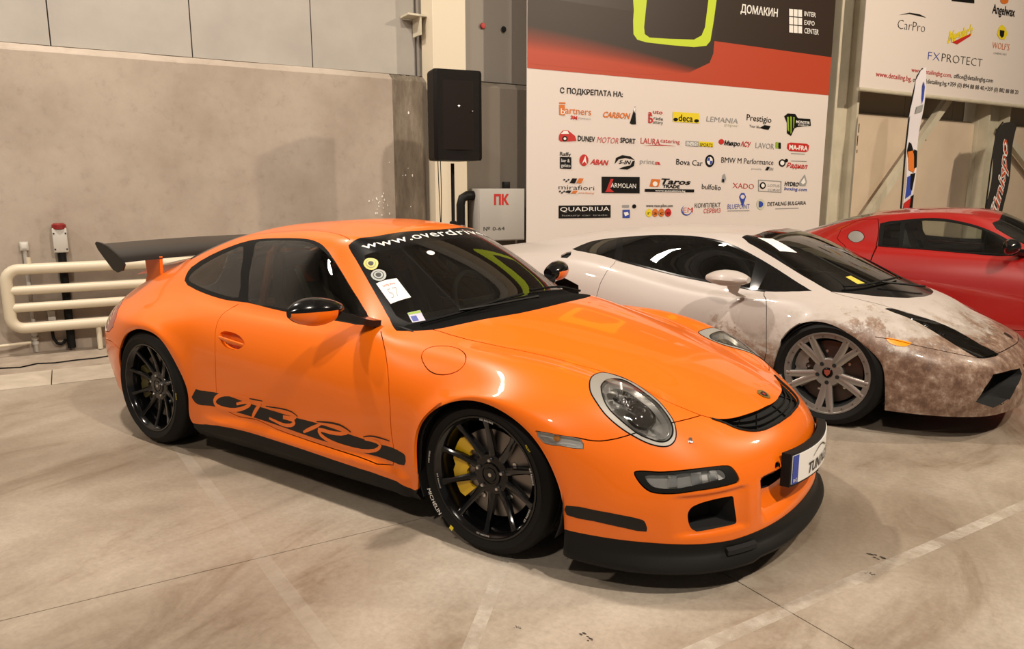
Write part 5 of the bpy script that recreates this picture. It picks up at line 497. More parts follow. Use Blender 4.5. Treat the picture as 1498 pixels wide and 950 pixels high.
# ---------------------------------------------------------------- wheels (axle along y, outer face towards -y)
def wheel(parent, name, c, R, rr, w, spokes, style, side=-1, steer=0, caliper=None, print_=True, lipmat=None, spmat=None, bolts=5):
    """c: hub centre on the outer tyre face plane; side -1 = right of the car"""
    root = obj(name, None, parent); root.location = c; root.rotation_euler = (0, 0, (math.pi if side > 0 else 0) + steer); root.empty_display_size = .1
    g = G()
    sb = .012
    prof = [(rr - .006, .008), (rr + .004, .0), (rr + .012, -.004), (rr + (R - rr) * .45, -sb), (R - .035, -.004), (R - .012, .008), (R - .003, .024), (R, .045)]
    for k in range(4):                              # circumferential grooves
        y = .045 + (w - .09) * (k + .5) / 4
        prof += [(R, y - .006), (R - .006, y - .005), (R - .006, y + .005), (R, y + .006)]
    prof += [(R, w - .045), (R - .012, w - .01), (R - .04, w), (rr + .01, w), (rr - .006, w - .01)]
    g.lathe(prof, 96, close=True); g.build('tyre', M_TYRE, root, sharp=50)
    lm = lipmat or M_BKG; sm = spmat or M_BKG
    g = G()
    if style == 'race':
        g.lathe([(rr + .003, .004), (rr + .001, -.002), (rr - .006, -.001), (rr - .010, .006), (rr - .018, .012), (rr - .024, .03), (rr - .03, .06), (rr - .045, .12), (rr - .03, w - .03), (rr, w - .01)], 96)
    else:
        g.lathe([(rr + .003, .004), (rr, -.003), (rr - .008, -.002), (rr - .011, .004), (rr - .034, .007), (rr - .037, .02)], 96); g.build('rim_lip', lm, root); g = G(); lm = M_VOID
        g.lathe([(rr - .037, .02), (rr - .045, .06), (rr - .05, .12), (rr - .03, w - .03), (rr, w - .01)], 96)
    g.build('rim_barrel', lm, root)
    # spokes
    hub_y = .052 if style == 'race' else .030
    g = G()
    if style == 'race':
        g.lathe([(0, hub_y), (.036, hub_y), (.038, hub_y - .004), (.046, hub_y - .004), (.05, hub_y + .003), (.082, hub_y + .004), (.088, hub_y + .012), (.09, hub_y + .05)], 48)
    else:
        g.lathe([(0, hub_y + .008), (.03, hub_y + .008), (.033, hub_y), (.083, hub_y + .002), (.09, hub_y + .010), (.092, hub_y + .05)], 48)
    g.build('hub', sm, root)
    for k in range(spokes):
        a0 = 2 * math.pi * (k + .5) / spokes + (0 if style == 'race' else math.pi * 1.5 - math.pi / spokes)
        def sp(da0, da1, w0, w1, r0, r1, y0, y1, dep, bow):
            rings = []
            for i in range(9):
                t = i / 8; r = r0 + (r1 - r0) * t; a = a0 + da0 + (da1 - da0) * t
                y = y0 + (y1 - y0) * t + bow * math.sin(math.pi * t); hw = (w0 + (w1 - w0) * t**.8) / 2; d = dep * (1 - .35 * t)
                if style == 'race' and t > .75: hw *= 1 + (t - .75) * 3
                er, et = (math.cos(a), math.sin(a)), (-math.sin(a), math.cos(a))
                pr = [(-hw, d), (-hw, .005), (-hw * .55, 0), (hw * .55, 0), (hw, .005), (hw, d)]
                rings.append([(er[0] * r + et[0] * q, y + e, er[1] * r + et[1] * q) for q, e in pr])
            g.loft(rings)
        g = G()
        if style == 'race':
            sp(0, 0, .036, .017, .075, rr - .016, hub_y + .004, .012, .03, .006)
        else:
            sp(-.10, -.175, .046, .040, .06, rr - .006, hub_y + .002, -.001, .03, .003)
            sp(.10, .175, .046, .040, .06, rr - .006, hub_y + .002, -.001, .03, .003)
        g.build('spoke', sm, root)
    for k in range(bolts):
        a = 2 * math.pi * k / bolts + (math.pi / 2 if style == 'race' else -math.pi / 2); x, z = .062 * math.cos(a), .062 * math.sin(a)
        g = G()
        if style == 'race': g.lathe([(0, hub_y - .012), (.006, hub_y - .012), (.0085, hub_y - .008), (.0085, hub_y + .006), (.011, hub_y + .006)], 12, (x, 0, z)); g.build('wheel_bolt', M_ALU, root)
        else: g.lathe([(0, hub_y - .0005), (.0125, hub_y - .001)], 16, (x, 0, z)); g.build('wheel_bolt', M_VOID, root)
    # centre cap
    g = G(); g.lathe([(0, hub_y - .004), (.027, hub_y - .004), (.031, hub_y + .002)], 32); g.lathe([(0, hub_y - .006), (.008, hub_y - .006), (.009, hub_y)], 12, m=1)
    if style != 'race':
        g.prism([(x * 1.3, hub_y + .0035, z * 1.3) for x, z in ((-.014, .012), (0, .016), (.014, .012), (.012, -.004), (0, -.016), (-.012, -.004))], (0, -.011, 0), 1)
    g.build('centre_cap', [M_BKG, M_ALU] if style == 'race' else [M_BKG, mat('crest_red', (.25, .05, .03), .4)], root)
    # brake
    g = G(); rd = rr * .72 if style == 'race' else rr * .76
    g.lathe([(.075, .085), (.08, .078), (rd - .045, .078), (rd, .08), (rd, .11), (.075, .11)], 64); g.build('brake_disc', M_STEEL if style == 'race' else mat('brake_dark', (.09, .07, .06), .4, .8), root)
    g = G(); g.lathe([(0, .07), (.07, .07), (.078, .085)], 40, m=0)
    for k in range(5):
        a = 2 * math.pi * k / 5 + .5
        g.lathe([(0, .072), (.009, .073), (.012, .08)], 10, ((rd - .065) * math.cos(a), 0, (rd - .065) * math.sin(a)), m=1)
    g.build('disc_bell', [mat('bell_black', (.02, .02, .02), .5), M_ALU], root)
    if caliper:
        cm, ang, span = caliper
        g = G(); rings = []
        for i in range(13):
            t = i / 12; a = ang + (t - .5) * span; bulge = .006 * (1 if i % 3 else -1)
            r0, r1 = rd - .055 + bulge, rd + .018 - (.012 if i in (0, 12, 6) else 0)
            rings.append([(r0 * math.cos(a), .066, r0 * math.sin(a)), (r1 * math.cos(a), .06, r1 * math.sin(a)), ((r1 + .008) * math.cos(a), .09, (r1 + .008) * math.sin(a)), (r1 * math.cos(a), .13, r1 * math.sin(a)), (r0 * math.cos(a), .13, r0 * math.sin(a))])
        g.loft(rings); g.build('brake_caliper', cm, root, sharp=30)
    g = G(); g.lathe([(.0, w - .04), (rr - .03, w - .04)], 48); g.build('inner_cover', M_VOID, root)
    return root
def arc_text(parent, name, body, R, h, a0, m, y=-.0135, bold=.01, spacing=1.05, inward=False):
    """lettering on a wheel: reads clockwise seen from outside, centred at angle a0"""
    V, F = text_mesh(body, 0, bold, spacing); s_ = h / .72; W = V[:, 0].max() * s_
    out = []
    for x, yy in V * s_:
        if inward: r = R - yy; a = a0 + (x - W / 2) / R
        else: r = R + yy; a = a0 - (x - W / 2) / R
        out.append((r * math.cos(a), y, r * math.sin(a)))
    return obj(name, mesh(name, out, F, m, smooth=False), parent)
# ================================================================ HALL
E_ = ENV
RZ = WANG - math.pi / 2      # wall frame rotation about z
def wbox(g, s, z, off, ds, dz, doff, m=0, bev=0):
    return g.box(wp(s, z, off), (ds, doff, dz), Matrix.Rotation(WANG, 3, 'Z'), m, bev)
# ---- floor
M_FLOOR = mat('concrete_floor', (.4, .33, .25), .38)
n1 = noise(M_FLOOR, .8, 8, .62, dist=.4); c1 = ramp(M_FLOOR, n1, [(.30, (.265, .215, .165)), (.47, (.34, .287, .23)), (.60, (.395, .342, .283)), (.75, (.46, .41, .35))])
n2 = noise(M_FLOOR, 2.2, 10, .72, stretch=(1, .35, 1, .5), dist=.8); c2 = ramp(M_FLOOR, n2, [(.34, (.70, .645, .59)), (.46, (.95, .94, .93)), (.68, (1.14, 1.16, 1.17))])
cc = mix(M_FLOOR, 1.0, c1, c2, 'MULTIPLY')
n3 = noise(M_FLOOR, 45, 5, .7); c3 = ramp(M_FLOOR, n3, [(.3, (.86, .86, .86)), (.6, (1.04, 1.04, 1.04))]); cc = mix(M_FLOOR, 1.0, cc, c3, 'MULTIPLY')
n4 = noise(M_FLOOR, .55, 3, .5); c4 = ramp(M_FLOOR, n4, [(.40, (.74, .70, .66)), (.58, (1.05, 1.04, 1.03))]); cc = mix(M_FLOOR, 1.0, cc, c4, 'MULTIPLY')
setc(M_FLOOR, cc); rr_ = ramp(M_FLOOR, n2, [(.3, (.28, .28, .28)), (.7, (.52, .52, .52))]); setc(M_FLOOR, rr_, 'Roughness')
bump(M_FLOOR, n2, .12, .006)
M_GAP = mat('joint_dark', (.05, .04, .032), .9)
fl = G(); wbox(fl, 6, -.13, 6, 44, .2, 36); fl = fl.build('floor', M_GAP, smooth=False, kind='structure')
def sof(x, y):
    r = np.array([x, y, 0]) - W0; return float(r @ WD), float(r @ WN)
oA = sof(-.448, -.808)[1]; sB = sof(.849, -.453)[0]; offs = [1.395, oA, oA + 6, oA + 12, oA + 18]; ss = [sB - 18, sB - 12, sB - 6, sB, sB + 6, sB + 12, sB + 18, sB + 24]
for i in range(len(offs) - 1):
    for j in range(len(ss) - 1):
        a, b = ss[j] + .0025, ss[j + 1] - .0025; c, d = offs[i] + .0025, offs[i + 1] - .0025
        g = G(); wbox(g, (a + b) / 2, -.015, (c + d) / 2, b - a, .03, d - c); g.build('floor_slab', M_FLOOR, fl, smooth=False)
# strip along the wall and the cable channel covers
M_STR = mat('channel_cover', (.5, .43, .34), .5); n = noise(M_STR, 6, 6); setc(M_STR, ramp(M_STR, n, [(.3, (.42, .36, .28)), (.7, (.55, .48, .39))]))
M_STP = mat('edge_concrete', (.34, .28, .22), .7); n = noise(M_STP, 5, 8, .7); setc(M_STP, ramp(M_STP, n, [(.3, (.25, .2, .155)), (.7, (.42, .35, .28))])); bump(M_STP, n, .3, .01)
g = G(); wbox(g, 6, -.016, .42, 40, .03, .86); g.build('wall_side_strip', M_STP, fl, smooth=False)
for k in range(-4, 9):
    g = G(); wbox(g, -.12 + 1.5 * (k + .5), -.0125, 1.122, 1.494, .03, .53, bev=.003); g.add([wp(-.12 + 1.5 * (k + .5) + x, .0032, 1.10 + y) for x, y in ((-.03, -.006), (.03, -.006), (.03, .006), (-.03, .006))], [(0, 1, 2, 3)], 1)
    g.build('channel_cover', [M_STR, M_GAP], fl, smooth=False)
# worn floor lines
M_LINE = bpy.data.materials.new('worn_line'); M_LINE.use_nodes = True; b_ = M_LINE.node_tree.nodes['Principled BSDF']; b_.inputs['Base Color'].default_value = (.66, .60, .52, 1); b_.inputs['Roughness'].default_value = .6
n = noise(M_LINE, 7, 8, .7); r_ = ramp(M_LINE, n, [(.40, (.08, .08, .08)), (.62, (.55, .55, .55))]); M_LINE.node_tree.links.new(r_, b_.inputs['Alpha'])
M_LINE2 = M_LINE.copy(); M_LINE2.name = 'faint_line'; [setattr(e, 'color', (.16, .16, .16, 1)) for n_ in M_LINE2.node_tree.nodes if n_.type == 'VALTORGB' for e in n_.color_ramp.elements if e.position > .5]
def fline(x0, y0, x1, y1, w, z=.0012, m=M_LINE, name='floor_line'):
    a, b = Vector((x0, y0, z)), Vector((x1, y1, z)); t = (b - a).normalized().cross(Vector((0, 0, 1))) * w / 2
    obj(name, mesh(name, [a - t, b - t, b + t, a + t], [(0, 1, 2, 3)], m, smooth=False), fl)
fline(-.1, -3.4, 3.2, 4.3, .055); fline(-2.3, -.82, .2, -1.72, .06, .0012, M_LINE2); fline(.9, -2.6, -1.2, 2.0, .05, .001)
# dark scuffs and flakes lying on the floor
random.seed(4)
M_SCUFF = mat('scuff', (.045, .035, .03), .7)
for (x, y, r) in ((1.293, .038, .035), (1.30, -.13, .014), (.622, -1.109, .022), (-.10, -1.75, .012), (.4, -1.2, .010), (1.9, .9, .012)):
    for k in range(7):
        a = random.uniform(0, 6.28); q = random.uniform(0, r); w_ = random.uniform(.15, .4) * r; cx, cy = x + q * math.cos(a) * 1.6, y + q * math.sin(a)
        P = [(cx + w_ * random.uniform(.6, 1.3) * math.cos(t), cy + w_ * .5 * random.uniform(.6, 1.3) * math.sin(t), .0016 + k * 2e-4) for t in np.linspace(0, 6.28, 8)[:-1]]
        obj('floor_scuff', mesh('floor_scuff', P, [tuple(range(7))], M_SCUFF, smooth=False), fl)
# ---- back wall: lower concrete part with a ledge, upper painted panels
M_CON = mat('wall_concrete', (.36, .3, .24), .8)
n1 = noise(M_CON, 1.1, 7, .6); c1 = ramp(M_CON, n1, [(.3, (.30, .245, .195)), (.55, (.385, .325, .268)), (.75, (.43, .37, .31))])
n2 = noise(M_CON, 9, 9, .75); c2 = ramp(M_CON, n2, [(.25, (.80, .78, .75)), (.45, (1, 1, 1)), (.7, (1.06, 1.06, 1.06))]); setc(M_CON, mix(M_CON, 1, c1, c2, 'MULTIPLY')); bump(M_CON, n2, .25, .008)
M_RAW = mat('raw_concrete', (.18, .14, .1), .9)
n1 = noise(M_RAW, 5, 9, .75, stretch=(1, 1, .25)); setc(M_RAW, ramp(M_RAW, n1, [(.3, (.085, .066, .047)), (.5, (.17, .138, .102)), (.7, (.30, .25, .20))])); bump(M_RAW, n1, .6, .02)
M_PNT = mat('wall_paint_grey', (.36, .335, .30), .6); n = noise(M_PNT, 1.5, 5); setc(M_PNT, ramp(M_PNT, n, [(.3, (.33, .305, .275)), (.7, (.40, .37, .33))]))
M_CRM = mat('wall_cream', (.56, .46, .33), .65); n = noise(M_CRM, 1.2, 5); setc(M_CRM, ramp(M_CRM, n, [(.3, (.58, .465, .35)), (.7, (.66, .54, .41))]))
M_STL = mat('steel_cream', (.55, .50, .38), .5); n = noise(M_STL, 2.5, 5); setc(M_STL, ramp(M_STL, n, [(.3, (.47, .43, .33)), (.7, (.60, .55, .43))]))
g = G(); wbox(g, 6, 4, -.45, 44, 8.4, .3); g.build('wall_back', M_PNT, smooth=False, kind='structure')
wb = bpy.data.objects['wall_back']
def ledge(s0, s1, m, name, ztop=2.62, off=0.0, rag=0):
    g = G(); prof = [(off, 0), (off, ztop - .012), (off - .012, ztop), (off - .09, ztop + .055), (off - .29, ztop + .06), (off - .29, 0)]
    n = 2 if not rag else 40; rings = []
    for k in range(n):
        s_ = s0 + (s1 - s0) * k / (n - 1); rings.append([wp(s_, z + (random.uniform(-1, 0) * rag if 1 <= i <= 3 else 0), o) for i, (o, z) in enumerate(prof)])
    g.loft(rings); return g.build(name, m, wb, smooth=False)
ledge(-9, 3.24, M_CON, 'concrete_wall', rag=.006); ledge(3.24, 3.60, M_RAW, 'raw_concrete_strip', off=.004, rag=.012)
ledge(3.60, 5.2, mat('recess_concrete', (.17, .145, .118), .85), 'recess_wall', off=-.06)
ledge(5.2, 22, M_CRM, 'cream_wall', off=-.02)
# white flakes of old plaster near the corner
for k in range(26):
    s_, z = random.gauss(3.05, .04) if k < 18 else random.uniform(3.1, 3.5), random.gauss(1.28, .07) if k < 18 else random.uniform(1.0, 2.5)
    w_ = random.uniform(.004, .013); P = [wp(s_ + w_ * random.uniform(.5, 1) * math.cos(t), z + w_ * random.uniform(.6, 1.6) * math.sin(t), .008) for t in np.linspace(0, 6.28, 7)[:-1]]
    obj('plaster_flake', mesh('plaster_flake', P, [tuple(range(6))], M_WHT, smooth=False), wb)
# upper wall panels with their joints
sj = [-8, -6.9, -5.72, -4.54, -3.4, -2.24, -1.06, .118, 1.29, 2.46, 3.62]
for a, b in zip(sj[:-1], sj[1:]):
    g = G(); wbox(g, (a + b) / 2, 4.9, -.27, b - a - .010, 4.4, .05, bev=.002); g.build('wall_panel', M_PNT, wb, smooth=False)
g = G(); wbox(g, 4.5, 4.9, -.27, 1.7, 4.4, .05); g.build('wall_panel', mat('panel_dark', (.30, .27, .235), .6), wb, smooth=False)
for k in range(11):
    a = 5.4 + 1.5 * k; g = G(); wbox(g, a + .75, 4.95, -.27, 1.49, 4.5, .05); g.build('wall_panel', mat('panel_brown', (.30, .25, .185), .6), wb, smooth=False)
for s_, z, m in ((4.48, 3.32, M_RPR), (4.76, 3.31, M_VOID)):
    G().lathe([(0, .012), (.028, .010), (.034, 0)], 16).build('wall_plug', m, wb).location = wp(s_, z, -.22); bpy.data.objects[wb.children[-1].name].rotation_euler = (0, 0, RZ + math.pi / 2 + math.pi)
# columns
def column(s0, s1, off, m, z1=8, label=''):
    g = G(); wbox(g, (s0 + s1) / 2, z1 / 2, off - .12, s1 - s0, z1, .26, bev=.006); g.build('trim_column', m, smooth=False, kind='structure')
M_COLW = mat('column_cream', (.68, .60, .46), .5)
g = G(); wbox(g, 3.87, 4, -.02, .40, 8, .3, bev=.006); g.build('trim_1', M_COLW, smooth=False, kind='structure')
g = G(); wbox(g, 3.56, 3.30, -.12, .22, .02, .22); g.box(wp(3.60, 3.2, -.12), (.02, .2, .2), Matrix.Rotation(WANG, 3, 'Z')); g.build('bracket_plate', M_STL, bpy.data.objects['trim_1'], smooth=False)
for k, (a, b, o2) in enumerate(((10.35, 10.95, .10), (14.75, 15.5, .10), (19.2, 19.9, .1))):
    g = G(); wbox(g, a + .03, 4, .0, .05, 8, .46); wbox(g, b - .03, 4, .0, .05, 8, .46); wbox(g, (a + b) / 2, 4, .03, b - a, 8, .05)
    g.build('trim_%d' % (k + 2), M_STL, smooth=False, kind='structure')
def brace(s0, z0, s1, z1, w_=.13):
    a, b = Vector(wp(s0, z0, .16)), Vector(wp(s1, z1, .16)); u = (b - a).normalized(); v = Vector(tuple(WN)).cross(u); n_ = Vector(tuple(WN)); q = lambda p: [tuple(p + v * (w_ * e) / 2 + n_ * (.05 * f)) for e, f in ((-1, -1), (1, -1), (1, 1), (-1, 1))]
    return G().loft([q(a), q(b)])
brace(10.6, .15, 15.0, 4.45).build('trim_5', M_STL, smooth=False, kind='structure'); brace(15.3, 2.55, 19.6, -1.0 + 1.2).build('trim_6', M_STL, smooth=False, kind='structure')
for s_, z, l in ((11.34, 2.42, .14), (11.33, 2.22, .16), (11.34, 2.05, .05), (13.25, 2.32, .08)):
    g = G(); wbox(g, s_, z, -.018, .018, l, .006); g.build('wall_crack', M_GAP, wb, smooth=False)
g = G(); wbox(g, 26, 4.2, 8, .3, 8.6, 22); g.build('wall_right', M_PNT, smooth=False, kind='structure')
# ceiling with beams (seen only in reflections)
M_CEIL = mat('ceiling_sheet', (.42, .42, .41), .6)
g = G(); wbox(g, 6, 8.6, 8, 44, .1, 22)
for k in range(60): wbox(g, -14 + .7 * k, 8.52, 8, .12, .06, 22)
for k in range(8): wbox(g, -14 + 6 * k, 8.1, 8, .2, .5, 22)
g.build('ceiling', M_CEIL, smooth=False, kind='structure')
# ---- heating pipe register
Z1, Z2, Z3, Z4 = E_['pipes']; pr = .047; so = .15; M_PIPE = mat('pipe_cream', (.62, .55, .42), .4); s0_ = -.30
rg = thing('pipe_radiator', 'cream heating register of four horizontal pipes along the concrete wall', 'radiator', wp(1.0, 0, so))
def rel(root, s, z, off): return tuple(np.array(wp(s, z, off)) - np.array(root.location))
L = [rel(rg, 3.2, Z1, so)] + [rel(rg, s_, Z1, so) for s_ in (2, 1, 0)]
for k in range(7):
    a = math.radians(90 + 90 * k / 6); L.append(rel(rg, s0_ + .10 * math.cos(a), Z1 - .10 + .10 * math.sin(a), so))
for k in range(7):
    a = math.radians(180 + 90 * k / 6); L.append(rel(rg, s0_ + .10 * math.cos(a), Z4 + .10 + .10 * math.sin(a), so))
L += [rel(rg, s_, Z4, so) for s_ in (0, 1, 2, 3.2)]
G().tube(L, pr, 16).build('outer_pipe', M_PIPE, rg)
for z in (Z2, Z3): G().tube([rel(rg, -.40, z, so), rel(rg, 3.2, z, so)], pr * .86, 14).build('inner_pipe', M_PIPE, rg)
for s_ in (.92,): G().tube([rel(rg, s_, Z1, so), rel(rg, s_ + .001, Z1, so), rel(rg, s_ + .02, Z1, so)], pr * 1.08, 16).build('pipe_joint', M_PIPE, rg)
for s_ in (.255, 2.7): G().tube([rel(rg, s_, Z4, so), rel(rg, s_, .005, so)], .022, 10).build('leg', M_PIPE, rg)
G().tube([rel(rg, -.22, Z1 + .03, so), rel(rg, -.22, Z1 + .10, so)], .018, 10).build('air_valve', M_PIPE, rg)
for z in (Z1 + .0, Z4): G().tube([rel(rg, -.36 if z != Z4 else -.36, z - .001, so), rel(rg, -.36, z, so)], .02, 6)
# ---- electrical bits on the wall
M_LGR = mat('light_grey_plastic', (.50, .48, .44), .5); M_CAP = mat('red_cap', (.20, .012, .01), .35)
t = thing('emergency_socket', 'grey wall box with a dark red dome cap on a black conduit', 'wall box', wp(.03, 0, 0))
g = G(); wbox(g, 0, 1.0, .05, .115, .22, .09, bev=.012); g.V = [tuple(np.array(v) - W0) for v in g.V]; g.build('box_housing', M_LGR, t)
for dx in (-.045, .045):
    for dz in (.92, 1.06): q = G(); wbox(q, dx, dz, .096, .012, .012, .004); q.V = [tuple(np.array(v) - W0) for v in q.V]; q.build('screw', M_BK, t)
q = G(); q.lathe([(0, 1.15), (.04, 1.148), (.056, 1.135), (.058, 1.10), (.05, 1.095)], 24, tuple(WN * .055), axis='z'); q.build('red_dome', M_CAP, t)
q = G(); q.tube([tuple(WN * .05 + np.array([0, 0, z])) + () for z in (.89, .5, .02)], .034, 12); q.build('conduit', M_BK, t)
t.location = wp(.03, 0, 0)
t2 = thing('junction_box', 'small grey junction box on top of a thin wall pipe, left of the red-capped box', 'junction box', wp(-.245, 0, 0))
def wadd(root, name, m, f): g = G(); f(g); o = g.build(name, m, root); return o
def wb2(root, name, m, s, z, off, ds, dz, doff, bev=.004):
    g = G(); wbox(g, s, z, off, ds, dz, doff, bev=bev); g.V = [tuple(np.array(v) - W0) for v in g.V]; return g.build(name, m, root)
wb2(t2, 'box_housing', M_LGR, 0, .955, .03, .065, .075, .05); wb2(t2, 'box_lid', mat('pale_grey', (.6, .58, .54), .4), 0, .958, .058, .045, .05, .012)
G().tube([tuple(WN * .03 + np.array([0, 0, z])) for z in (.92, .5, .01)], .017, 10).build('wall_pipe', mat('galvanised', (.48, .46, .42), .45, .3), t2)
for z in (.17, .13, .09): G().lathe([(.017, -.015), (.026, -.012), (.026, .012), (.017, .015)], 12, tuple(WN * .03 + np.array([0, 0, z])), axis='z').build('pipe_coupling', M_LGR, t2)
t3 = thing('socket_box', 'small grey socket box low on the wall with a black hose loop', 'socket', wp(-.10, 0, 0))
wb2(t3, 'box_housing', M_LGR, 0, .325, .03, .06, .085, .05)
G().tube([tuple(WN * .035 + WD * x + np.array([0, 0, z])) for x, z in ((0, .28), (-.01, .2), (-.005, .12), (.02, .07), (.05, .06), (.075, .075), (.085, .10))], .014, 8).build('hose_loop', M_BK, t3)
t4 = thing('white_hose', 'white hose running along the foot of the wall at the far left', 'hose', wp(-.9, 0, .1))
G().tube([tuple(WD * x + WN * y + np.array([0, 0, z])) for x, y, z in ((-1.2, .1, .02), (-.4, .12, .03), (0, .1, .075), (.25, .03, .10), (.5, 0, .105), (.62, -.05, .10))], .013, 8).build('hose', M_PIPE, t4)
tc = obj('power_cable', None, None, 'thin black cable lying on the floor between wall and channel covers', 'cable'); cb = E_['cable']
pts = [(-6.6, -3.2, .006), (-5.9, -1.9, .006), (-5.4, -1.1, .006)] + [(x, y, .006) for x, y in cb] + [(-4.7, .8, .006), (-4.3, 2.0, .006)]
G().tube(pts, .0055, 6).build('cable', M_RUB, tc)
# ---- hydrant cabinet
t = thing('hydrant_cabinet', 'light grey hydrant cabinet with red Cyrillic letters on its door', 'cabinet', wp(4.46, 0, 0)); M_CABI = mat('cabinet_grey', (.40, .38, .35), .5)
wb2(t, 'cabinet_body', M_CABI, 0, 1.15, .12, .62, .60, .24); dr = wb2(t, 'door', M_CABI, 0, 1.15, .245, .60, .58, .012, .003)
def wtext(parent, body, s0, z0, s1, z1, h, m, off, shear=0, bold=0, origin=W0, name='lettering', spacing=1):
    V, F = text_mesh(body, shear, bold, spacing); W_ = max(V[:, 0].max(), 1e-3); out = []
    for x, y in V:
        f = x / W_; out.append(tuple(np.array(wp(s0 + (s1 - s0) * f, z0 + (z1 - z0) * f + y * h / .72, off)) - np.array(origin)))
    return obj(name, mesh(name, out, F, m, smooth=False), parent)
wtext(dr, 'ПК', -.11, 1.27, .09, 1.27, .11, M_RPR, .253, 0, .05); wtext(dr, '№ 0-64', -.25, .97, .03, .97, .045, M_DEC, .253)
wb2(t, 'sensor_box', M_BK, .14, 1.49, .10, .08, .08, .06); 
G().tube([tuple(WD * x + WN * y + np.array([0, 0, z])) for x, y, z in ((-.30, .12, 1.37), (-.40, .12, 1.37), (-.46, .12, 1.34), (-.48, .12, 1.27), (-.48, .12, 1.0), (-.48, .12, .02))], .055, 12).build('water_pipe', M_BK, t)
G().tube([tuple(WD * -.48 + WN * .12 + np.array([0, 0, z])) for z in (1.01, 1.04)], .060, 12).build('pipe_clamp', M_ALU, t)
# ---- loudspeaker on a stand
sx, sy_, sz = E_['speaker']; t = thing('loudspeaker', 'black loudspeaker with a metal grille on top of a pole', 'speaker', (sx, sy_, sz - .35)); R_ = Matrix.Rotation(math.radians(58), 3, 'Z')
hw, hd, hh = .235, .20, .405
ring = lambda z, k=1.0, dz=0: [tuple(R_ @ Vector(p) + Vector((0, 0, .35 + z))) for p in ((-hw * k, -hd * .9, 0), (-hw * .86 * k, -hd, 0), (hw * .86 * k, -hd, 0), (hw * k, -hd * .9, 0), (hw * .95 * k, hd * .2, 0), (hw * .55 * k, hd, 0), (-hw * .55 * k, hd, 0), (-hw * .95 * k, hd * .2, 0))]
M_SPK = mat('speaker_black', (.006, .004, .0035), .6, spec=.15)
G().loft([ring(-hh, .96), ring(-hh + .02), ring(hh - .02), ring(hh, .96)]).build('enclosure', M_SPK, t, sharp=20)
M_GRILLE = mat('speaker_grille', (.010, .0055, .0045), .55, spec=.15); N_, L_, B_ = nodes(M_GRILLE)
G().loft([[tuple(R_ @ Vector((x, -hd - .012 + .02 * (x / .19)**2, .35 + z))) for x in np.linspace(-.185, .185, 9)] for z in (-.31, 0, .31)], caps=False, closed=False).build('front_grille', M_GRILLE, t)
for z in (.42, .27):
    G().box(tuple(R_ @ Vector((-.215, .02, .35 + z - .35))), (.012, .07, .05), R_, 0, .004).build('side_handle', M_VOID, t)
for x, z, r in ((.0, .08, .012), (.13, .04, .008)): G().lathe([(0, -.008), (r * .6, -.006), (r, 0)], 12).build('badge', M_ALU, t).matrix_local = Matrix.Translation(R_ @ Vector((x, -hd - .018, .35 + z))) @ R_.to_4x4()
for x in (-.12, .12): G().box(tuple(R_ @ Vector((x, -.05, .705))), (.10, .06, .012), R_, 0, .005).build('rubber_foot', M_RUB, t)
t = thing('speaker_stand', 'black pole of the tripod stand under the loudspeaker', 'stand', (sx, sy_, 0))
G().tube([(0, 0, sz - .43), (0, 0, 1.0)], .0175, 12).build('pole', M_BK, t); G().tube([(0, 0, 1.1), (0, 0, .25)], .024, 12).build('lower_pole', M_BK, t); G().lathe([(.024, -.04), (.036, -.03), (.036, .03), (.024, .04)], 16, (0, 0, 1.1), axis='z').build('collar', M_BK, t)
for a in (.4, 2.5, 4.6): G().tube([(0, 0, .62), (.42 * math.cos(a), .42 * math.sin(a), .012)], .012, 8).build('leg', M_BK, t); G().tube([(0, 0, .22), (.22 * math.cos(a), .22 * math.sin(a), .32)], .008, 8).build('brace', M_BK, t)
tc = obj('speaker_cable', None, None, 'two thin black cables hanging from the loudspeaker', 'cable')
for dx, k in ((-.14, 0), (-.11, 1)):
    G().tube([(sx + dx + .035 * math.sin(3.1 * q + k * 1.5) * q, sy_ - .05, sz - .35 - 1.15 * q) for q in np.linspace(0, 1, 16)], .004, 6).build('cable', M_RUB, tc)
# ---- sponsor banners
M_BW = mat('banner_white', (.70, .63, .59), .55); M_BR = mat('banner_red', (.44, .052, .018), .5); M_BD = mat('banner_dark', (.030, .017, .011), .45); M_LIME = mat('banner_lime', (.52, .66, .03), .5)
M_BGR = mat('banner_gradient', (.03, .017, .011), .5); N_, L_, B_ = nodes(M_BGR); tcx = N_.new('ShaderNodeTexCoord'); sp_ = N_.new('ShaderNodeSeparateXYZ'); L_.new(tcx.outputs['Generated'], sp_.inputs[0])
def mth2(op, a, b=0.0, c=0.0):
    q = N_.new('ShaderNodeMath'); q.operation = op
    for i, v in enumerate((a, b, c)):
        if isinstance(v, (int, float)): q.inputs[i].default_value = v
        else: L_.new(v, q.inputs[i])
    return q.outputs[0]
t_x = mth2('POWER', sp_.outputs[0], 1.4); z_0 = mth2('MULTIPLY_ADD', t_x, -.16, .20); wd_ = mth2('MULTIPLY_ADD', t_x, -.24, .36); ff_ = mth2('DIVIDE', mth2('SUBTRACT', sp_.outputs[2], z_0), wd_)
setc(M_BGR, ramp(M_BGR, ff_, [(.0, (.44, .052, .018)), (.4, (.22, .03, .012)), (1, (.030, .017, .011))]))
CM = {'K': M_DEC, 'R': M_RPR, 'O': mat('orange_print', (.62, .16, .02), .5), 'Y': M_YPR, 'G': M_GRN, 'B': M_BLU, 'GY': M_GRY, 'W': M_WHT, 'LG': mat('pale_print', (.55, .55, .42), .5), 'BG': M_BW}
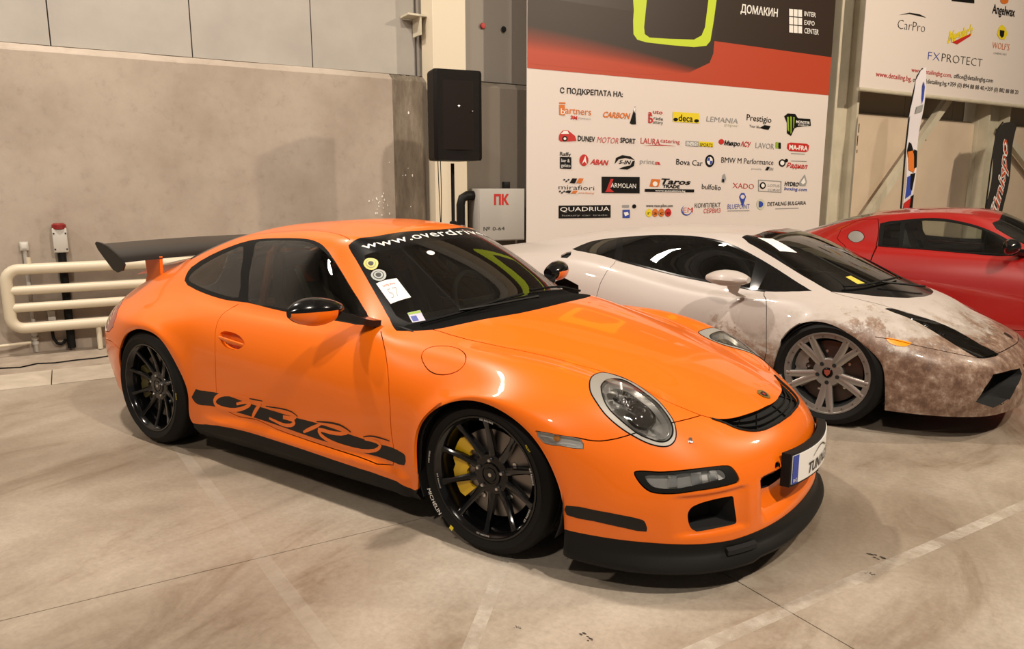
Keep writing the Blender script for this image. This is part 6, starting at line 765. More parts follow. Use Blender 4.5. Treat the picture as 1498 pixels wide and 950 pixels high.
def flat(parent, name, pts, off, m):
    P = [wp(s_, z, off) for s_, z in pts]; r = delaunay_2d_cdt([Vector(p) for p in pts], [(i, (i + 1) % len(pts)) for i in range(len(pts))], [], 1, 1e-6)
    vv = [wp(v[0], v[1], off) for v in r[0]]; return obj(name, mesh(name, vv, [tuple(f) for f in r[2]], m, smooth=False), parent)
def banner(name, label, s0, s1, z0, z1, off, logos, waves=.006):
    t = thing(name, label, 'banner'); g = G(); n = 60; rings = []
    for k in range(n + 1):
        s_ = s0 + (s1 - s0) * k / n; rings.append([wp(s_, z0, off - .012), wp(s_, z1, off - .012), wp(s_, z1, off - .002), wp(s_, z0, off - .002)])
    g.loft(rings); g.build('banner_sheet', M_BW, t, smooth=False)
    for L in logos:
        V, F, MI, ms, nb = [], [], [], [], 0
        for k, it in enumerate(L):
            o2 = off + .0048 + .0006 * k
            if it[0] == 't':
                _, body, a0, b0, a1, b1, h, c, sh, bo = it; v, f = text_mesh(body, sh, bo); W_ = v[:, 0].max(); hk = h / .72
                q = [wp(a0 + (a1 - a0) * x / W_, b0 + (b1 - b0) * x / W_ + y * hk, o2) for x, y in v]
            else:
                _, pts, c = it; r = delaunay_2d_cdt([Vector(p) for p in pts], [(i, (i + 1) % len(pts)) for i in range(len(pts))], [], 1, 1e-7); q = [wp(p[0], p[1], o2) for p in r[0]]; f = [tuple(x) for x in r[2]]
            obj('printed_lettering' if it[0] == 't' else 'printed_mark', mesh('print', q, f, CM[c], smooth=False), t)
    return t
ba = banner('sponsor_banner', 'large white banner with a red and dark top and many sponsor logos', 4.795, 10.16, .25, 5.6, .25, BAN1)
def up(L): return [tuple(p) for p in L]
flat(ba, 'red_field', [(4.795, 2.81), (10.16, 2.835), (10.16, 3.40), (4.795, 3.40)], .2510, M_BR)
P1 = [p for p in up(E_['dark_low'])]
flat(ba, 'dark_field', [(7.70, 3.384), (10.16, 3.384), (10.16, 5.6), (7.70, 5.6)], .2518, M_BD)
Lr = [(4.795, 2.86)] + [(5.6, 2.86), (6.6, 2.87), (7.3, 2.95), (7.66, 3.10), (7.72, 3.22), (7.735, 3.45), (7.735, 3.6), (4.795, 3.6)]
flat(ba, 'shaded_field', Lr, .2522, M_BGR); flat(ba, 'dark_field', [(4.795, 3.595), (7.735, 3.595), (7.80, 5.6), (4.795, 5.6)], .2526, M_BD)
lo, li = E_['loopo'], E_['loopi']
top = 4.95
loopO = [(6.25, top)] + lo[1:-1] + [(7.84, top), (7.7, 5.12), (6.4, 5.12)]; loopI = [(6.52, 4.4), (6.5, 4.1)] + li[1:-1] + [(7.42, 4.2), (7.3, 4.45), (7.0, 4.55), (6.7, 4.5)]
flat(ba, 'lime_loop', loopO, .2532, M_LIME); flat(ba, 'dark_field', loopI, .2538, M_BD)
bc = banner('sponsor_banner', 'white car-care banner hung high on the right with brand names and web addresses', 10.53, 17.5, 2.925, 5.4, .5, BAN2)
G().tube([wp(10.5, 2.925, .5), wp(17.5, 2.925, .5)], .03, 10).build('banner_rod', M_STL, bc)
# ---- feather flags
def flag(name, label, L, off, base, m, extra, pole=M_STL):
    t = thing(name, label, 'flag', wp(base[0], 0, off)); o = np.array(t.location); n = len(L)
    g = G(); P = [wp(s_, z, off) for s_, z in L]; r = delaunay_2d_cdt([Vector(p) for p in L], [(i, (i + 1) % n) for i in range(n)], [], 1, 1e-6)
    vv = [tuple(p) for p in r[0]]; mk = lambda e: [tuple(np.array(wp(a, b, off + e + .02 * math.sin(b * 5))) - o) for a, b in vv]
    g.add(mk(.0), [tuple(f) for f in r[2]]); g.add(mk(.004), [tuple(f)[::-1] for f in r[2]]); g.build('flag_cloth', m, t, smooth=False)
    for k, (pts, mm) in enumerate(extra):
        r = delaunay_2d_cdt([Vector(p) for p in pts], [(i, (i + 1) % len(pts)) for i in range(len(pts))], [], 1, 1e-6)
        obj('flag_print', mesh('flag_print', [tuple(np.array(wp(p[0], p[1], off + .010 + .001 * k + .02 * math.sin(p[1] * 5))) - o) for p in r[0]], [tuple(f) for f in r[2]], mm, smooth=False), t)
    return t
F1 = E_['flag1']; L = [F1[0], F1[1], F1[2], F1[3], F1[4], (10.77, 1.5), (10.79, .45), (10.98, .45), (10.995, 1.5), F1[7], F1[8], F1[9]]
def dens(L, k=5): 
    out = []
    for i in range(len(L)):
        a, b = L[i], L[(i + 1) % len(L)]
        for t_ in range(k): out.append((a[0] + (b[0] - a[0]) * t_ / k, a[1] + (b[1] - a[1]) * t_ / k))
    return out
CO = CM['O']
flag('feather_flag', 'white feather flag with orange and dark artwork behind the red car', dens(L), 1.2, (10.88, 0), mat('flag_white', (.66, .62, .66), .7), [
    ([(10.80, 2.12), (10.76, 2.0), (10.78, 1.9), (10.90, 1.88), (10.93, 1.98), (10.86, 2.1)], M_DEC), ([(10.78, 1.98), (10.90, 2.0), (10.98, 1.78), (10.93, 1.68), (10.80, 1.72)], CO), ([(10.93, 2.02), (11.01, 2.0), (11.0, 1.76), (10.93, 1.74)], M_DEC),
    ([(10.78, 1.62), (10.95, 1.66), (10.92, 1.36), (10.80, 1.30)], M_BLU), ([(10.85, 1.66), (10.97, 1.68), (10.93, 1.42), (10.88, 1.45)], M_DEC), ([(10.785, 1.24), (10.98, 1.34), (10.96, 1.05), (10.92, .6), (10.80, .6)], M_RPR), ([(10.93, 1.34), (10.99, 1.36), (10.99, .6), (10.94, .6)], M_DEC), ([(10.94, 1.30), (10.985, 1.32), (10.98, 1.2), (10.94, 1.2)], M_YPR),
    ([(10.93, 2.92), (10.96, 2.98), (10.99, 2.90), (10.985, 2.74), (10.965, 2.66), (10.94, 2.76)], M_BLU), ([(10.85, 2.62), (11.0, 2.66), (10.995, 2.56), (10.84, 2.52)], M_GRY)])
G().tube([tuple(np.array(wp(s_, z, 1.19)) - np.array(wp(10.88, 0, 1.2))) for s_, z in ((10.75, .02), (10.77, .5), (10.73, 2.0), (10.75, 2.6), (10.85, 3.05), (10.96, 3.16))], .012, 8).build('flag_pole', M_BK, bpy.data.objects['feather_flag'])
F2 = E_['flag2']; L = [(13.93, 2.546), (13.781, 2.428), (13.731, 1.861), (13.69, 1.103), (13.68, .5), (14.2, .5), (14.26, 1.095), (14.329, 1.987), (14.367, 2.508), (14.19, 2.58)]
fl2 = flag('feather_flag', 'black feather flag with red and white script behind the red car roof', dens(L), .9, (14.0, 0), mat('flag_black', (.02, .018, .016), .7), [])
G().tube([tuple(np.array(wp(s_, z, .89)) - np.array(wp(14.0, 0, .9))) for s_, z in ((13.67, .02), (13.67, .5), (13.71, 1.861), (13.77, 2.43), (13.93, 2.56))], .012, 8).build('flag_pole', M_BK, fl2)
for m_, bo, o3 in ((M_WHT, .045, .012), (mat('flag_red', (.50, .07, .02), .6), .0, .016)):
    V, F = text_mesh('fünispo', .35, bo); W_ = V[:, 0].max(); out = []
    for x, y in V:
        s_, z = 13.86 + .20 * x / W_ + (.40 * (1 - y / 1.0)), .85 + 1.35 * x / W_ + .0 * y; out.append(tuple(np.array(wp(13.74 + .34 * (1 - y) + .10 * x / W_, .95 + 1.4 * x / W_ - .1 * (1 - y), .9 + o3 + .02 * math.sin(z * 5))) - np.array(fl2.location)))
    obj('flag_lettering', mesh('flag_lettering', out, F, m_, smooth=False), fl2)
# ================================================================ ORANGE SPORTS CAR
def pdisp(u, v):
    # scooped channel in the middle of the front bumper
    su = np.clip((u - 21.62) / .22, 0, 1) * np.clip((22.90 - u) / .62, 0, 1); sv = np.clip((2.30 - v) / .26, 0, 1)
    s3 = lambda t: t * t * (3 - 2 * t)
    d = -.060 * s3(su) * s3(sv)
    ru = np.clip((u - 21.62) / .16, 0, 1) * np.clip((22.80 - u) / .14, 0, 1); rv = np.clip((v - 2.62) / .25, 0, 1) * np.clip((4.75 - v) / .6, 0, 1)
    d = d - .016 * s3(ru) * s3(rv)
    sl = np.clip((v - 7.95) / .22, 0, 1) * np.clip((u - 9.9) / .8, 0, 1) * np.clip((14.9 - u) / .5, 0, 1)
    d = d + .011 * s3(sl)
    return d
    # door handle bowl
    r = np.sqrt(((u - 9.93) / .43)**2 + ((v - 5.91) / .27)**2)
    d = d - .024 * s3(np.clip((1.0 - r) / .55, 0, 1))
    # crease under the fog lamp
    return d
SP = Surf(PORSCHE, disp=pdisp)
CAR = thing('sports_car', 'bright orange sports car with black side lettering and a large rear wing', 'car')
o_ = OP
wsl = o_['ws_left'][:10]
WS = wsl + [(11.53, 2.3), (11.66, 1.7), (11.83, 1.1), (11.94, .6), (12.0, -.2), (14.02, -.2), (14.02, 2.9)]
COWL = [(14.02, -.2), (14.02, 2.9), (14.103, 3.371)] + o_['hood_rear'] + [(15.29, .3), (15.29, -.2)]
GLS = [(12.40, -.2), (12.39, .8), (12.37, 1.7), (12.32, 2.4), (12.28, 2.72), (12.5, 2.82), (13.1, 2.86), (13.7, 2.92), (13.95, 2.80), (13.95, 1.5), (13.95, -.2)]
HS = o_['hood_side']
hood_rear2 = [p for p in o_['hood_rear'] if p[0] >= 14.74]
HOOD = [(15.29, -.2), (15.29, .3)] + hood_rear2[::-1] + HS[1:] + [(20.07, .1), (20.07, -.2)]
lipf = [p for p in HS if p[0] > 19.65]
GRL = lipf + [(20.07, .1), (20.07, -.2), (20.60, -.2), (20.59, .4)] + o_['grille'][:-1][::-1]
GRL = [(19.62, 2.5)] + GRL
sealb = o_['seal_bot']
SEAL = o_['seal_top'] + sealb[::-1][1:]
doorL = o_['door']; k0 = 0
dfront = doorL[-12:]            # from the sill forward edge up to the A pillar foot
DOOR = doorL + [p for p in sealb if 9.2 < p[0] < 13.7][::-1]
sillL = [(9.75, 9.2)] + o_['sill'][1:-1] + [(14.75, 8.55), (15.1, 8.9), (15.2, 9.2)]
SKIRT = sillL
bs = o_['bump_seam']
BUMPER = [(19.43, 9.2)] + bs + [(19.51, 2.62)] + [(19.62, 2.5)] + o_['grille'][:-1] + [(20.59, .4), (20.60, -.2), (22.95, -.2), (22.95, 2.2)] + [p for p in o_['bump_low'] if p[0] < 22.99 and p[1] > 2.3][::-1] + [(22.66, 9.2)]
LIP = [(23.2, -.2), (22.95, -.2), (22.95, 2.2)] + [p for p in o_['bump_low'] if p[0] < 22.99 and p[1] > 2.3][::-1] + [(22.66, 9.2), (23.2, 9.2)]
FEND = [(13.767, 3.953)] + dfront[::-1][1:] + [(14.30, 9.2), (19.43, 9.2)] + bs + HS[:21][::-1] + o_['hood_rear'][:2][::-1] + [(14.103, 3.371)]
TAILL = [(2.02, 4.0), (2.1, 5.6), (2.35, 6.6), (2.75, 6.9), (3.2, 6.5), (3.42, 5.2), (3.35, 4.1), (2.8, 3.8), (2.3, 3.75)]
RBUMP = [(-.2, -.2), (1.72, -.2), (1.72, 4.0), (1.9, 6.2), (2.15, 7.3), (2.3, 9.2), (-.2, 9.2)]
REARGL = [(5.6, -.2), (5.6, 2.0), (5.95, 2.6), (6.9, 2.45), (7.7, 2.2), (7.9, 1.2), (7.95, -.2)]
LID = [(3.15, -.2), (3.15, 2.6), (3.6, 3.2), (4.6, 3.1), (5.35, 2.75), (5.4, -.2)]
CIN = [(21.86, -.2), (21.86, 1.62), (21.92, 1.85), (22.04, 1.9), (22.18, 1.80), (22.24, 1.5), (22.26, -.2)]
reg = [('windscreen', GLS), ('windscreen_border', WS), ('cowl_panel', COWL), (None, GRL), ('headlamp_lens', o_['headlens']), ('headlamp_bezel', o_['headlight']),
       ('side_marker_lens', o_['marker']), ('fog_lens', o_['foglens']), ('fog_surround', o_['fog']), (None, o_['intake']), (None, CIN), (None, o_['tow']),
       ('door_glass', o_['dglass']), ('quarter_glass', o_['qglass']), ('window_seal', SEAL), ('fuel_flap', o_['fuelcap']), (None, o_['handle']), ('door', DOOR), ('side_skirt', SKIRT),
       ('hood', HOOD), ('front_bumper', BUMPER), ('front_lip', LIP), ('front_fender', FEND), ('tail_lamp', TAILL), ('rear_window', REARGL), ('engine_lid', LID), ('rear_bumper', RBUMP)]
roofline = [(5.6, 2.62), (6.6, 2.55), (7.6, 2.35), (8.6, 2.30), (9.6, 2.32), (10.6, 2.40), (11.4, 2.62)]
seams = [(doorL, False), (HS, False), (bs, False), (o_['fuelcap'], True), (roofline, False), ([(14.103, 3.371), (13.767, 3.953)], False),
         ([(15.29, .05)] + LID[:0] + [(15.29, .03)], False), (LID[:-1][0:] , False), (RBUMP[1:6], False), (TAILL, True), (o_['headlight'], True), (o_['marker'], True), (o_['fog'], True)]
seams = [s_ for s_ in seams if len(s_[0]) > 2]
PR = panels(SP, reg, seams)
pm = {'windscreen': M_GLW, 'windscreen_border': M_BKG, 'cowl_panel': mat('cowl_black', (.0015, .0015, .0015), .8, spec=.1), 'headlamp_lens': M_GLC, 'headlamp_bezel': M_BEZ, 'side_marker_lens': M_GLC,
      'fog_lens': M_GLC, 'fog_surround': M_BK, 'door_glass': M_GL, 'quarter_glass': M_GL, 'window_seal': M_RUB, 'side_skirt': M_BK, 'front_lip': M_BK,
      'tail_lamp': M_TAIL, 'rear_window': M_GL}
both = {'windscreen', 'windscreen_border', 'cowl_panel', 'hood', 'front_bumper', 'front_lip', 'rear_window', 'engine_lid', 'rear_bumper', 'body_shell'}
PARTS = {}
lensoff = {'headlamp_lens': .004, 'headlamp_bezel': .001}
for nm, (uv, T) in PR.items():
    m = pm.get(nm, M_OR); fl = 0 if m in (M_GL, M_GLW, M_GLC) else .009
    if nm in ('body_shell', 'front_fender'): fl = .014
    for sd in (['both'] if nm in both else ['right', 'left']):
        me = panel_mesh(SP, nm, uv, T, [m], sd, fl, lensoff.get(nm, 0))
        lab = {'windscreen_border': 'black border of the windscreen', 'fuel_flap': None}.get(nm)
        if nm == 'windscreen_border': me.materials[0] = M_BKG
        PARTS[nm, sd] = obj(nm, me, CAR, lab)
# dark inner shell seen through gaps and windows
def inner_shell(S, keep, parent, off=.022, ku=4, kv=3, m=None, name='inner_shell', umax=None):
    gu = np.linspace(0, umax or S.nu, S.nu * ku + 1); gv = np.linspace(0, S.nv, S.nv * kv + 1)
    U, V = np.meshgrid(gu, gv, indexing='ij'); o = sgn_check(S)
    p = S.base(U, V) - S.nb(U, V, S.base) * o * off
    nu, nv = U.shape; Vs = []; F = []
    for sd in (1, -1):
        b = len(Vs); Vs += [tuple(q) for q in (p * [1, sd, 1]).reshape(-1, 3)]
        for i in range(nu - 1):
            for j in range(nv - 1):
                if keep((gu[i] + gu[i + 1]) / 2, (gv[j] + gv[j + 1]) / 2): F.append((b + i * nv + j, b + i * nv + j + 1, b + (i + 1) * nv + j + 1, b + (i + 1) * nv + j))
    return obj(name, mesh(name, Vs, F, m or M_VOID), parent)
KP_ = {k: [(np.mean([p[0] for p in o_[k]]) + (a - np.mean([p[0] for p in o_[k]])) * 1.5, np.mean([p[1] for p in o_[k]]) + (b - np.mean([p[1] for p in o_[k]])) * 1.4) for a, b in o_[k]] for k in ('headlight', 'fog', 'intake', 'handle')}
def keepP(u, v):
    if inpoly(np.array(u), np.array(v), SEAL) and v < 4.0: return False
    if 5.6 < u < 8 and v < 2.7: return False
    if 11.3 < u < 14.1 and v < 3.2: return False
    for k in KP_:
        if inpoly(np.array(u), np.array(v), KP_[k]): return False
    if 21.7 < u and v < 2.6: return False
    return v < 8.2
inner_shell(SP, keepP, CAR)
# pockets behind the openings
for sd in ('right', 'left'):
    g = liner(SP, o_['intake'], .10, .82, side=sd, direction=(-1, .25, 0), m=0, capm=1)
    g.build('intake_duct', [M_VOID, M_VOID], CAR)
    liner(SP, o_['tow'], .04, .9, side=sd, g=G()).build('tow_eye_hole', M_BK, CAR)
    # head lamp internals
    hb = liner(SP, inset(SP, o_['headlens'], .004), .10, .55, side=sd, direction=(-.75, .35, -.55))
    lamp = hb.build('headlamp_bowl', mat('lamp_bowl', (.72, .71, .68), .35, .35), CAR)
    sy = 1 if sd == 'right' else -1
    def onl(u, v, d):
        P = SP.P(np.array([u]), np.array([v]))[0]; n = SP.N(np.array([u]), np.array([v]))[0] * sgn_check(SP); q = P - n * d; return Vector((q[0], q[1] * sy, q[2])), Vector((n[0], n[1] * sy, n[2]))
    # grey reflector ring with chrome cups and a dark projector lens
    for (u, v, d, r, kind) in ((18.28, 3.15, .035, .034, 'cup'), (18.72, 3.62, .045, .052, 'cup'), (19.22, 4.05, .030, .050, 'lens'), (18.62, 3.9, .04, .028, 'cup')):
        c, n = onl(u, v, d); q = n.to_track_quat('Z', 'Y').to_matrix(); g = G()
        if kind == 'cup': pr = [(0, -.03), (r * .35, -.028), (r * .75, -.015), (r, .005), (r * 1.06, .003)]
        else: pr = [(0, .012), (r * .4, .010), (r * .8, .002), (r, -.008), (r * 1.12, -.006), (r * 1.15, -.02)]
        g2 = G().lathe(pr, 28, axis='z'); g.add([q @ Vector(p) + c for p in g2.V], g2.F)
        if kind == 'cup':
            g3 = G().lathe([(0, .0), (.006, -.002), (.008, -.02), (.01, -.03)], 12, axis='z'); g.add([q @ Vector(p) + c for p in g3.V], g3.F)
        g.build('lamp_reflector' if kind == 'cup' else 'projector_lens', M_CHR if kind == 'cup' else mat('projector_dark', (.05, .045, .04), .08, .2), lamp)
    rg = inset(SP, o_['headlens'], .012); A = np.array(densify(rg, True)); P = SP.P(A[:, 0], A[:, 1]); N = SP.N(A[:, 0], A[:, 1]) * sgn_check(SP)
    r1 = (P - N * .006) * [1, sy, 1]; c = P.mean(0); r2 = (c + (P - c) * .86 - N * .022) * [1, sy, 1]
    G().loft([[tuple(q) for q in r1], [tuple(q) for q in r2]], caps=False).build('lamp_inner_ring', mat('lamp_ring', (.55, .54, .52), .25, .6), lamp)
    A = np.array(densify(o_['headlens'], True)); P = SP.P(A[:, 0], A[:, 1]); N = SP.N(A[:, 0], A[:, 1]) * sgn_check(SP)
    G().tube([tuple((p + n * .001) * [1, sy, 1]) for p, n in zip(P, N)], .0022, 6, closed=True).build('headlamp_gasket', M_RUB, lamp)
    A = np.array(densify(o_['headlight'], True)); P = SP.P(A[:, 0], A[:, 1]); N = SP.N(A[:, 0], A[:, 1]) * sgn_check(SP)
    G().tube([tuple((p - n * .001) * [1, sy, 1]) for p, n in zip(P, N)], .0032, 6, closed=True).build('headlamp_gasket', M_RUB, lamp)
    # fog lamp and side marker internals
    fb = liner(SP, o_['foglens'], .020, .92, side=sd).build('fog_lamp_bowl', mat('fog_bowl', (.80, .79, .76), .3, .15), CAR)
    for (u, v, w_) in ((21.17, 4.55, .030), (21.15, 4.0, .036), (21.15, 3.55, .028)):
        c, n = onl(u, v, .012); q = n.to_track_quat('Z', 'Y').to_matrix(); g = G(); g.box((0, 0, 0), (w_ * 1.1, w_ * 1.5, .012), None, 0, .003)
        g.V = [tuple(q @ Vector(p) + c) for p in g.V]; g.build('fog_reflector', mat('fog_reflector', (.8, .8, .78), .15, .6), fb)
    mb = liner(SP, o_['marker'], .018, .92, side=sd).build('side_marker_bowl', mat('fog_bowl'), CAR)
    c, n = onl(19.75, 7.1, .010); g = G(); g.lathe([(0, 0), (.012, .003), (.014, .01)], 12, tuple(c)); g.build('marker_bulb', M_AMB, mb)
# pocket of the central scoop and the slotted grille under the hood edge
for sd in ('right', 'left'): pass
poly = [(21.86, -1.62), (21.92, -1.85), (22.04, -1.9), (22.18, -1.80), (22.24, -1.5), (22.26, 0), (22.24, 1.5), (22.18, 1.80), (22.04, 1.9), (21.92, 1.85), (21.86, 1.62), (21.86, 0)]
def ring_signed(S, poly, dn=0.0):
    A = np.array(densify(poly, True)); sg = np.where(A[:, 1] < 0, -1., 1.)[:, None]; P = S.P(A[:, 0], abs(A[:, 1])); N = S.N(A[:, 0], abs(A[:, 1])) * sgn_check(S)
    f = np.concatenate([np.ones_like(sg), sg, np.ones_like(sg)], 1); return P * f, N * f
P_, N_ = ring_signed(SP, poly)
G().loft([[tuple(p) for p in P_], [tuple(p) for p in P_ + [-.08, 0, 0]]], caps=False).add([tuple(p) for p in P_ + [-.08, 0, 0]], [tuple(range(len(P_)))]).build('scoop_duct', M_VOID, CAR)
gp = lipf[2:] + [(20.07, .1)]; gl = o_['grille'][:-1] + [(20.59, .4)]
full = [(a, -b) for a, b in gp] + [(20.07, 0)] + [(a, b) for a, b in gp[::-1]] + gl + [(20.60, 0)] + [(a, -b) for a, b in gl[::-1]]
P_, N_ = ring_signed(SP, full)
gr = G().loft([[tuple(p) for p in P_], [tuple(p) for p in P_ - N_ * .07]], caps=False).add([tuple(p) for p in P_ - N_ * .07], [tuple(range(len(P_)))]).build('hood_grille', M_BK, CAR)
def gline(f, off=-.012):
    up_, lo_ = gp, gl; out = []
    n = 17
    iu = lambda L, t: (np.interp(t, np.linspace(0, 1, len(L)), [p[0] for p in L]), np.interp(t, np.linspace(0, 1, len(L)), [p[1] for p in L]))
    L = []
    for i in range(n):
        t = i / (n - 1); a, b = iu(up_, t), iu(lo_, t); L.append((a[0] * (1 - f) + b[0] * f, a[1] * (1 - f) + b[1] * f))
    L[-1] = (L[-1][0], 0.0); L = L + [(a, -b) for a, b in L[-2::-1]]
    A = np.array(L); sg = np.where(A[:, 1] < 0, -1., 1.)[:, None]; P = SP.P(A[:, 0], abs(A[:, 1])); N = SP.N(A[:, 0], abs(A[:, 1])) * sgn_check(SP)
    ff = np.concatenate([np.ones_like(sg), sg, np.ones_like(sg)], 1); return (P + N * off) * ff
for f in (.30, .62):
    Q = gline(f); Q2 = gline(f + .12, -.03); Q3 = gline(f + .05, -.008)
    G().loft([[tuple(a), tuple(b), tuple(c)] for a, b, c in zip(Q, Q3, Q2)]).build('grille_slat', M_BK, gr)
Qa, Qb = gline(.05, -.016), gline(.95, -.012)
for k in (6, 11, 16, 21, 26):
    G().loft([[tuple(Qa[k] + d) for d in ([0, -.004, 0], [0, .004, 0], [-.02, .004, -.02], [-.02, -.004, -.02])], [tuple(Qb[k] + d) for d in ([0, -.004, 0], [0, .004, 0], [-.02, .004, -.02], [-.02, -.004, -.02])]]).build('grille_rib', M_BK, gr)
G().tube([tuple(p) for p in gline(.97, .001)], .005, 6).build('grille_frame', M_BK, gr)
# front splitter: black lip that sticks out under the bumper
def splitter():
    g = G(); top = []; ks = [(22.62 + .36 * min(1, k / 26), 9 - k * 9 / 40) for k in range(41)]
    A = np.array(ks); P = SP.base(A[:, 0], A[:, 1]); N = SP.nb(A[:, 0], A[:, 1], SP.base) * sgn_check(SP); N[:, 2] = 0; N /= np.linalg.norm(N, axis=1, keepdims=True)
    P = np.concatenate([P, (P * [1, -1, 1])[::-1][1:]]); N = np.concatenate([N, (N * [1, -1, 1])[::-1][1:]]); rings = []
    n = len(P)
    for i in range(n):
        t = min(1, min(i, n - 1 - i) / 16); c = abs(i - (n - 1) / 2) / ((n - 1) / 2); sb = .012 if c < .28 else 0
        p, q = P[i], N[i]; z0 = .215 if t < 1 else max(.17, p[2] + .005)
        z0 = p[2] + .008
        ko = min(1, .12 + min(i, n - 1 - i) / 20); lift = .016 * (1 - min(1, min(i, n - 1 - i) / 14))
        def k(o, z): return (p[0] + q[0] * o * ko, p[1] + q[1] * o * ko, z + (lift if z < .13 else 0))
        rings.append([k(-.01, z0), k(.003, z0 - .002), k(.006, z0 - .03), k(.016, .150), k(.034, .124 + sb), k(.040, .108 + sb), k(.036, .097 + sb), k(.0, .091 + sb), k(-.06, .094 + sb), k(-.06, .14)])
    g.loft(rings); g.build('front_splitter', M_BK, CAR)
splitter()
for sy in (-1, 1):
    A = np.array([(22.90, v_) for v_ in np.linspace(2.55, 3.35, 6)]); P = SP.base(A[:, 0], A[:, 1]) * [1, -sy, 1]; n_ = SP.nb(A[:, 0], A[:, 1], SP.base) * SP.sg * [1, -sy, 1]
    G().loft([[tuple(p + q * .012 + [0, 0, z - p[2]]) for z in (.172, .148)] + [tuple(p + q * .0265 + [0, 0, z - p[2]]) for z in (.146, .164)] for p, q in zip(P, n_)]).build('slot_shade_block', M_VOID, CAR)
# raised black blocks above paint the splitter slot's shade; black bumper stripes, lettering band
STRP = [p for p in o_['stripe'] if p[1] < 8.8 and p[0] > 9.15]
for sd in ('right', 'left'):
    decal(SP, 'bumper_stripe', o_['bstripe'], M_DEC, .0009, sd, parent=CAR)
    st = decal(SP, 'side_stripe', STRP, M_DEC, .0009, sd, parent=CAR)
    if sd == 'right':
        for k, w in (('G', .023), ('T', .012), ('T2', .021), ('three', .020), ('R', .018), ('R2', .019), ('S2', .014), ('kT', .007), ('kT3', .007), ('kR', .009), ('kS', .007)):
            stroke(SP, 'stripe_lettering', o_['let_' + k], (lambda t, w=w: w * (.35 + .65 * math.sin(math.pi * min(1, max(0, .08 + t * .86)))**.6)), M_DEC if k[0] == 'k' else M_OR, .0022 if k[0] == 'k' else .0016, st, sd)
            
# side skirt strip below the sill
for sy, sd in ((1, 'right'), (-1, 'left')):
    L = [(u, 8.95) for u in np.linspace(9.9, 15.0, 30)]; A = np.array(L); P = SP.base(A[:, 0], A[:, 1]) * [1, sy, 1]
    G().loft([[(p[0], p[1] + sy * .012, zb), (p[0], p[1] - sy * .001, zb - .004), (p[0], p[1] + sy * .004, zb - .025), (p[0], p[1] + sy * .035, zb - .068), (p[0], p[1] + sy * .055, zb - .070), (p[0], p[1] + sy * .06, zb)] for p in P for zb in [.182 + .02 * (p[0] + 1.95) / 1.6]]).build('sill_skirt', M_BK, CAR)
# under body, wheel housings
G().box((-1.15, 0, .22), (1.55, 1.66, .16)).box((-1.15, 0, .40), (1.5, 1.62, .2)).box((.0, 0, .16), (.9, 1.2, .06)).box((-2.4, 0, .2), (1.0, 1.1, .12)).build('underbody', M_VOID, CAR, smooth=False)
for sy in (-1, 1):
    for cx, r, cz in ((.02, .358, .325), (-2.33, .372, .335)):
        g = G(); pr = []
        for k in range(25):
            a = math.radians(-25 + 230 * k / 24); pr.append((cx + r * math.cos(a), cz + r * math.sin(a)))
        g.loft([[(x, sy * .875, z) for x, z in pr], [(x, sy * .55, z) for x, z in pr]], caps=False, closed=False); g.add([(x, sy * .56, z) for x, z in pr], [tuple(range(len(pr)))])
        g.build('wheel_housing', M_VOID, CAR)
# wheels
for sy in (-1, 1):
    wf = wheel(CAR, 'front_wheel', (0, sy * .862, .322), .322, .253, .235, 10, 'race', sy, caliper=(M_YEL, math.pi if sy < 0 else 0, 1.5))
    wr = wheel(CAR, 'rear_wheel', (-2.36, sy * .905, .332), .332, .253, .30, 10, 'race', sy, caliper=(mat('rear_caliper', (.06, .05, .01), .4), math.pi if sy < 0 else 0, 1.1))
    if sy < 0:
        arc_text(wf, 'tyre_lettering', 'MICHELIN', .300, .019, math.radians(212), M_WHT, inward=True, y=-.0145)
        arc_text(wf, 'tyre_lettering', '235/35 ZR19', .275, .007, math.radians(172), M_WHT, inward=True, y=-.012)
        G().box((.290 * math.cos(math.radians(238)), -.0135, .290 * math.sin(math.radians(238))), (.018, .001, .018), Matrix.Rotation(math.radians(-58), 3, 'Y')).build('tyre_mark', M_YPR, wf)
        arc_text(wf, 'tyre_lettering', 'PILOT', .279, .008, math.radians(38), M_YPR, y=-.0125)
        for a in (15, 85, 195, 270, 335): arc_text(wf, 'rim_lettering', 'OZ RACING', .240, .007, math.radians(a), M_WHT, y=-.0022, inward=(a > 180), spacing=1.3)
        arc_text(wr, 'tyre_lettering', 'PILOT', .290, .01, math.radians(0), M_YPR, y=-.0135)
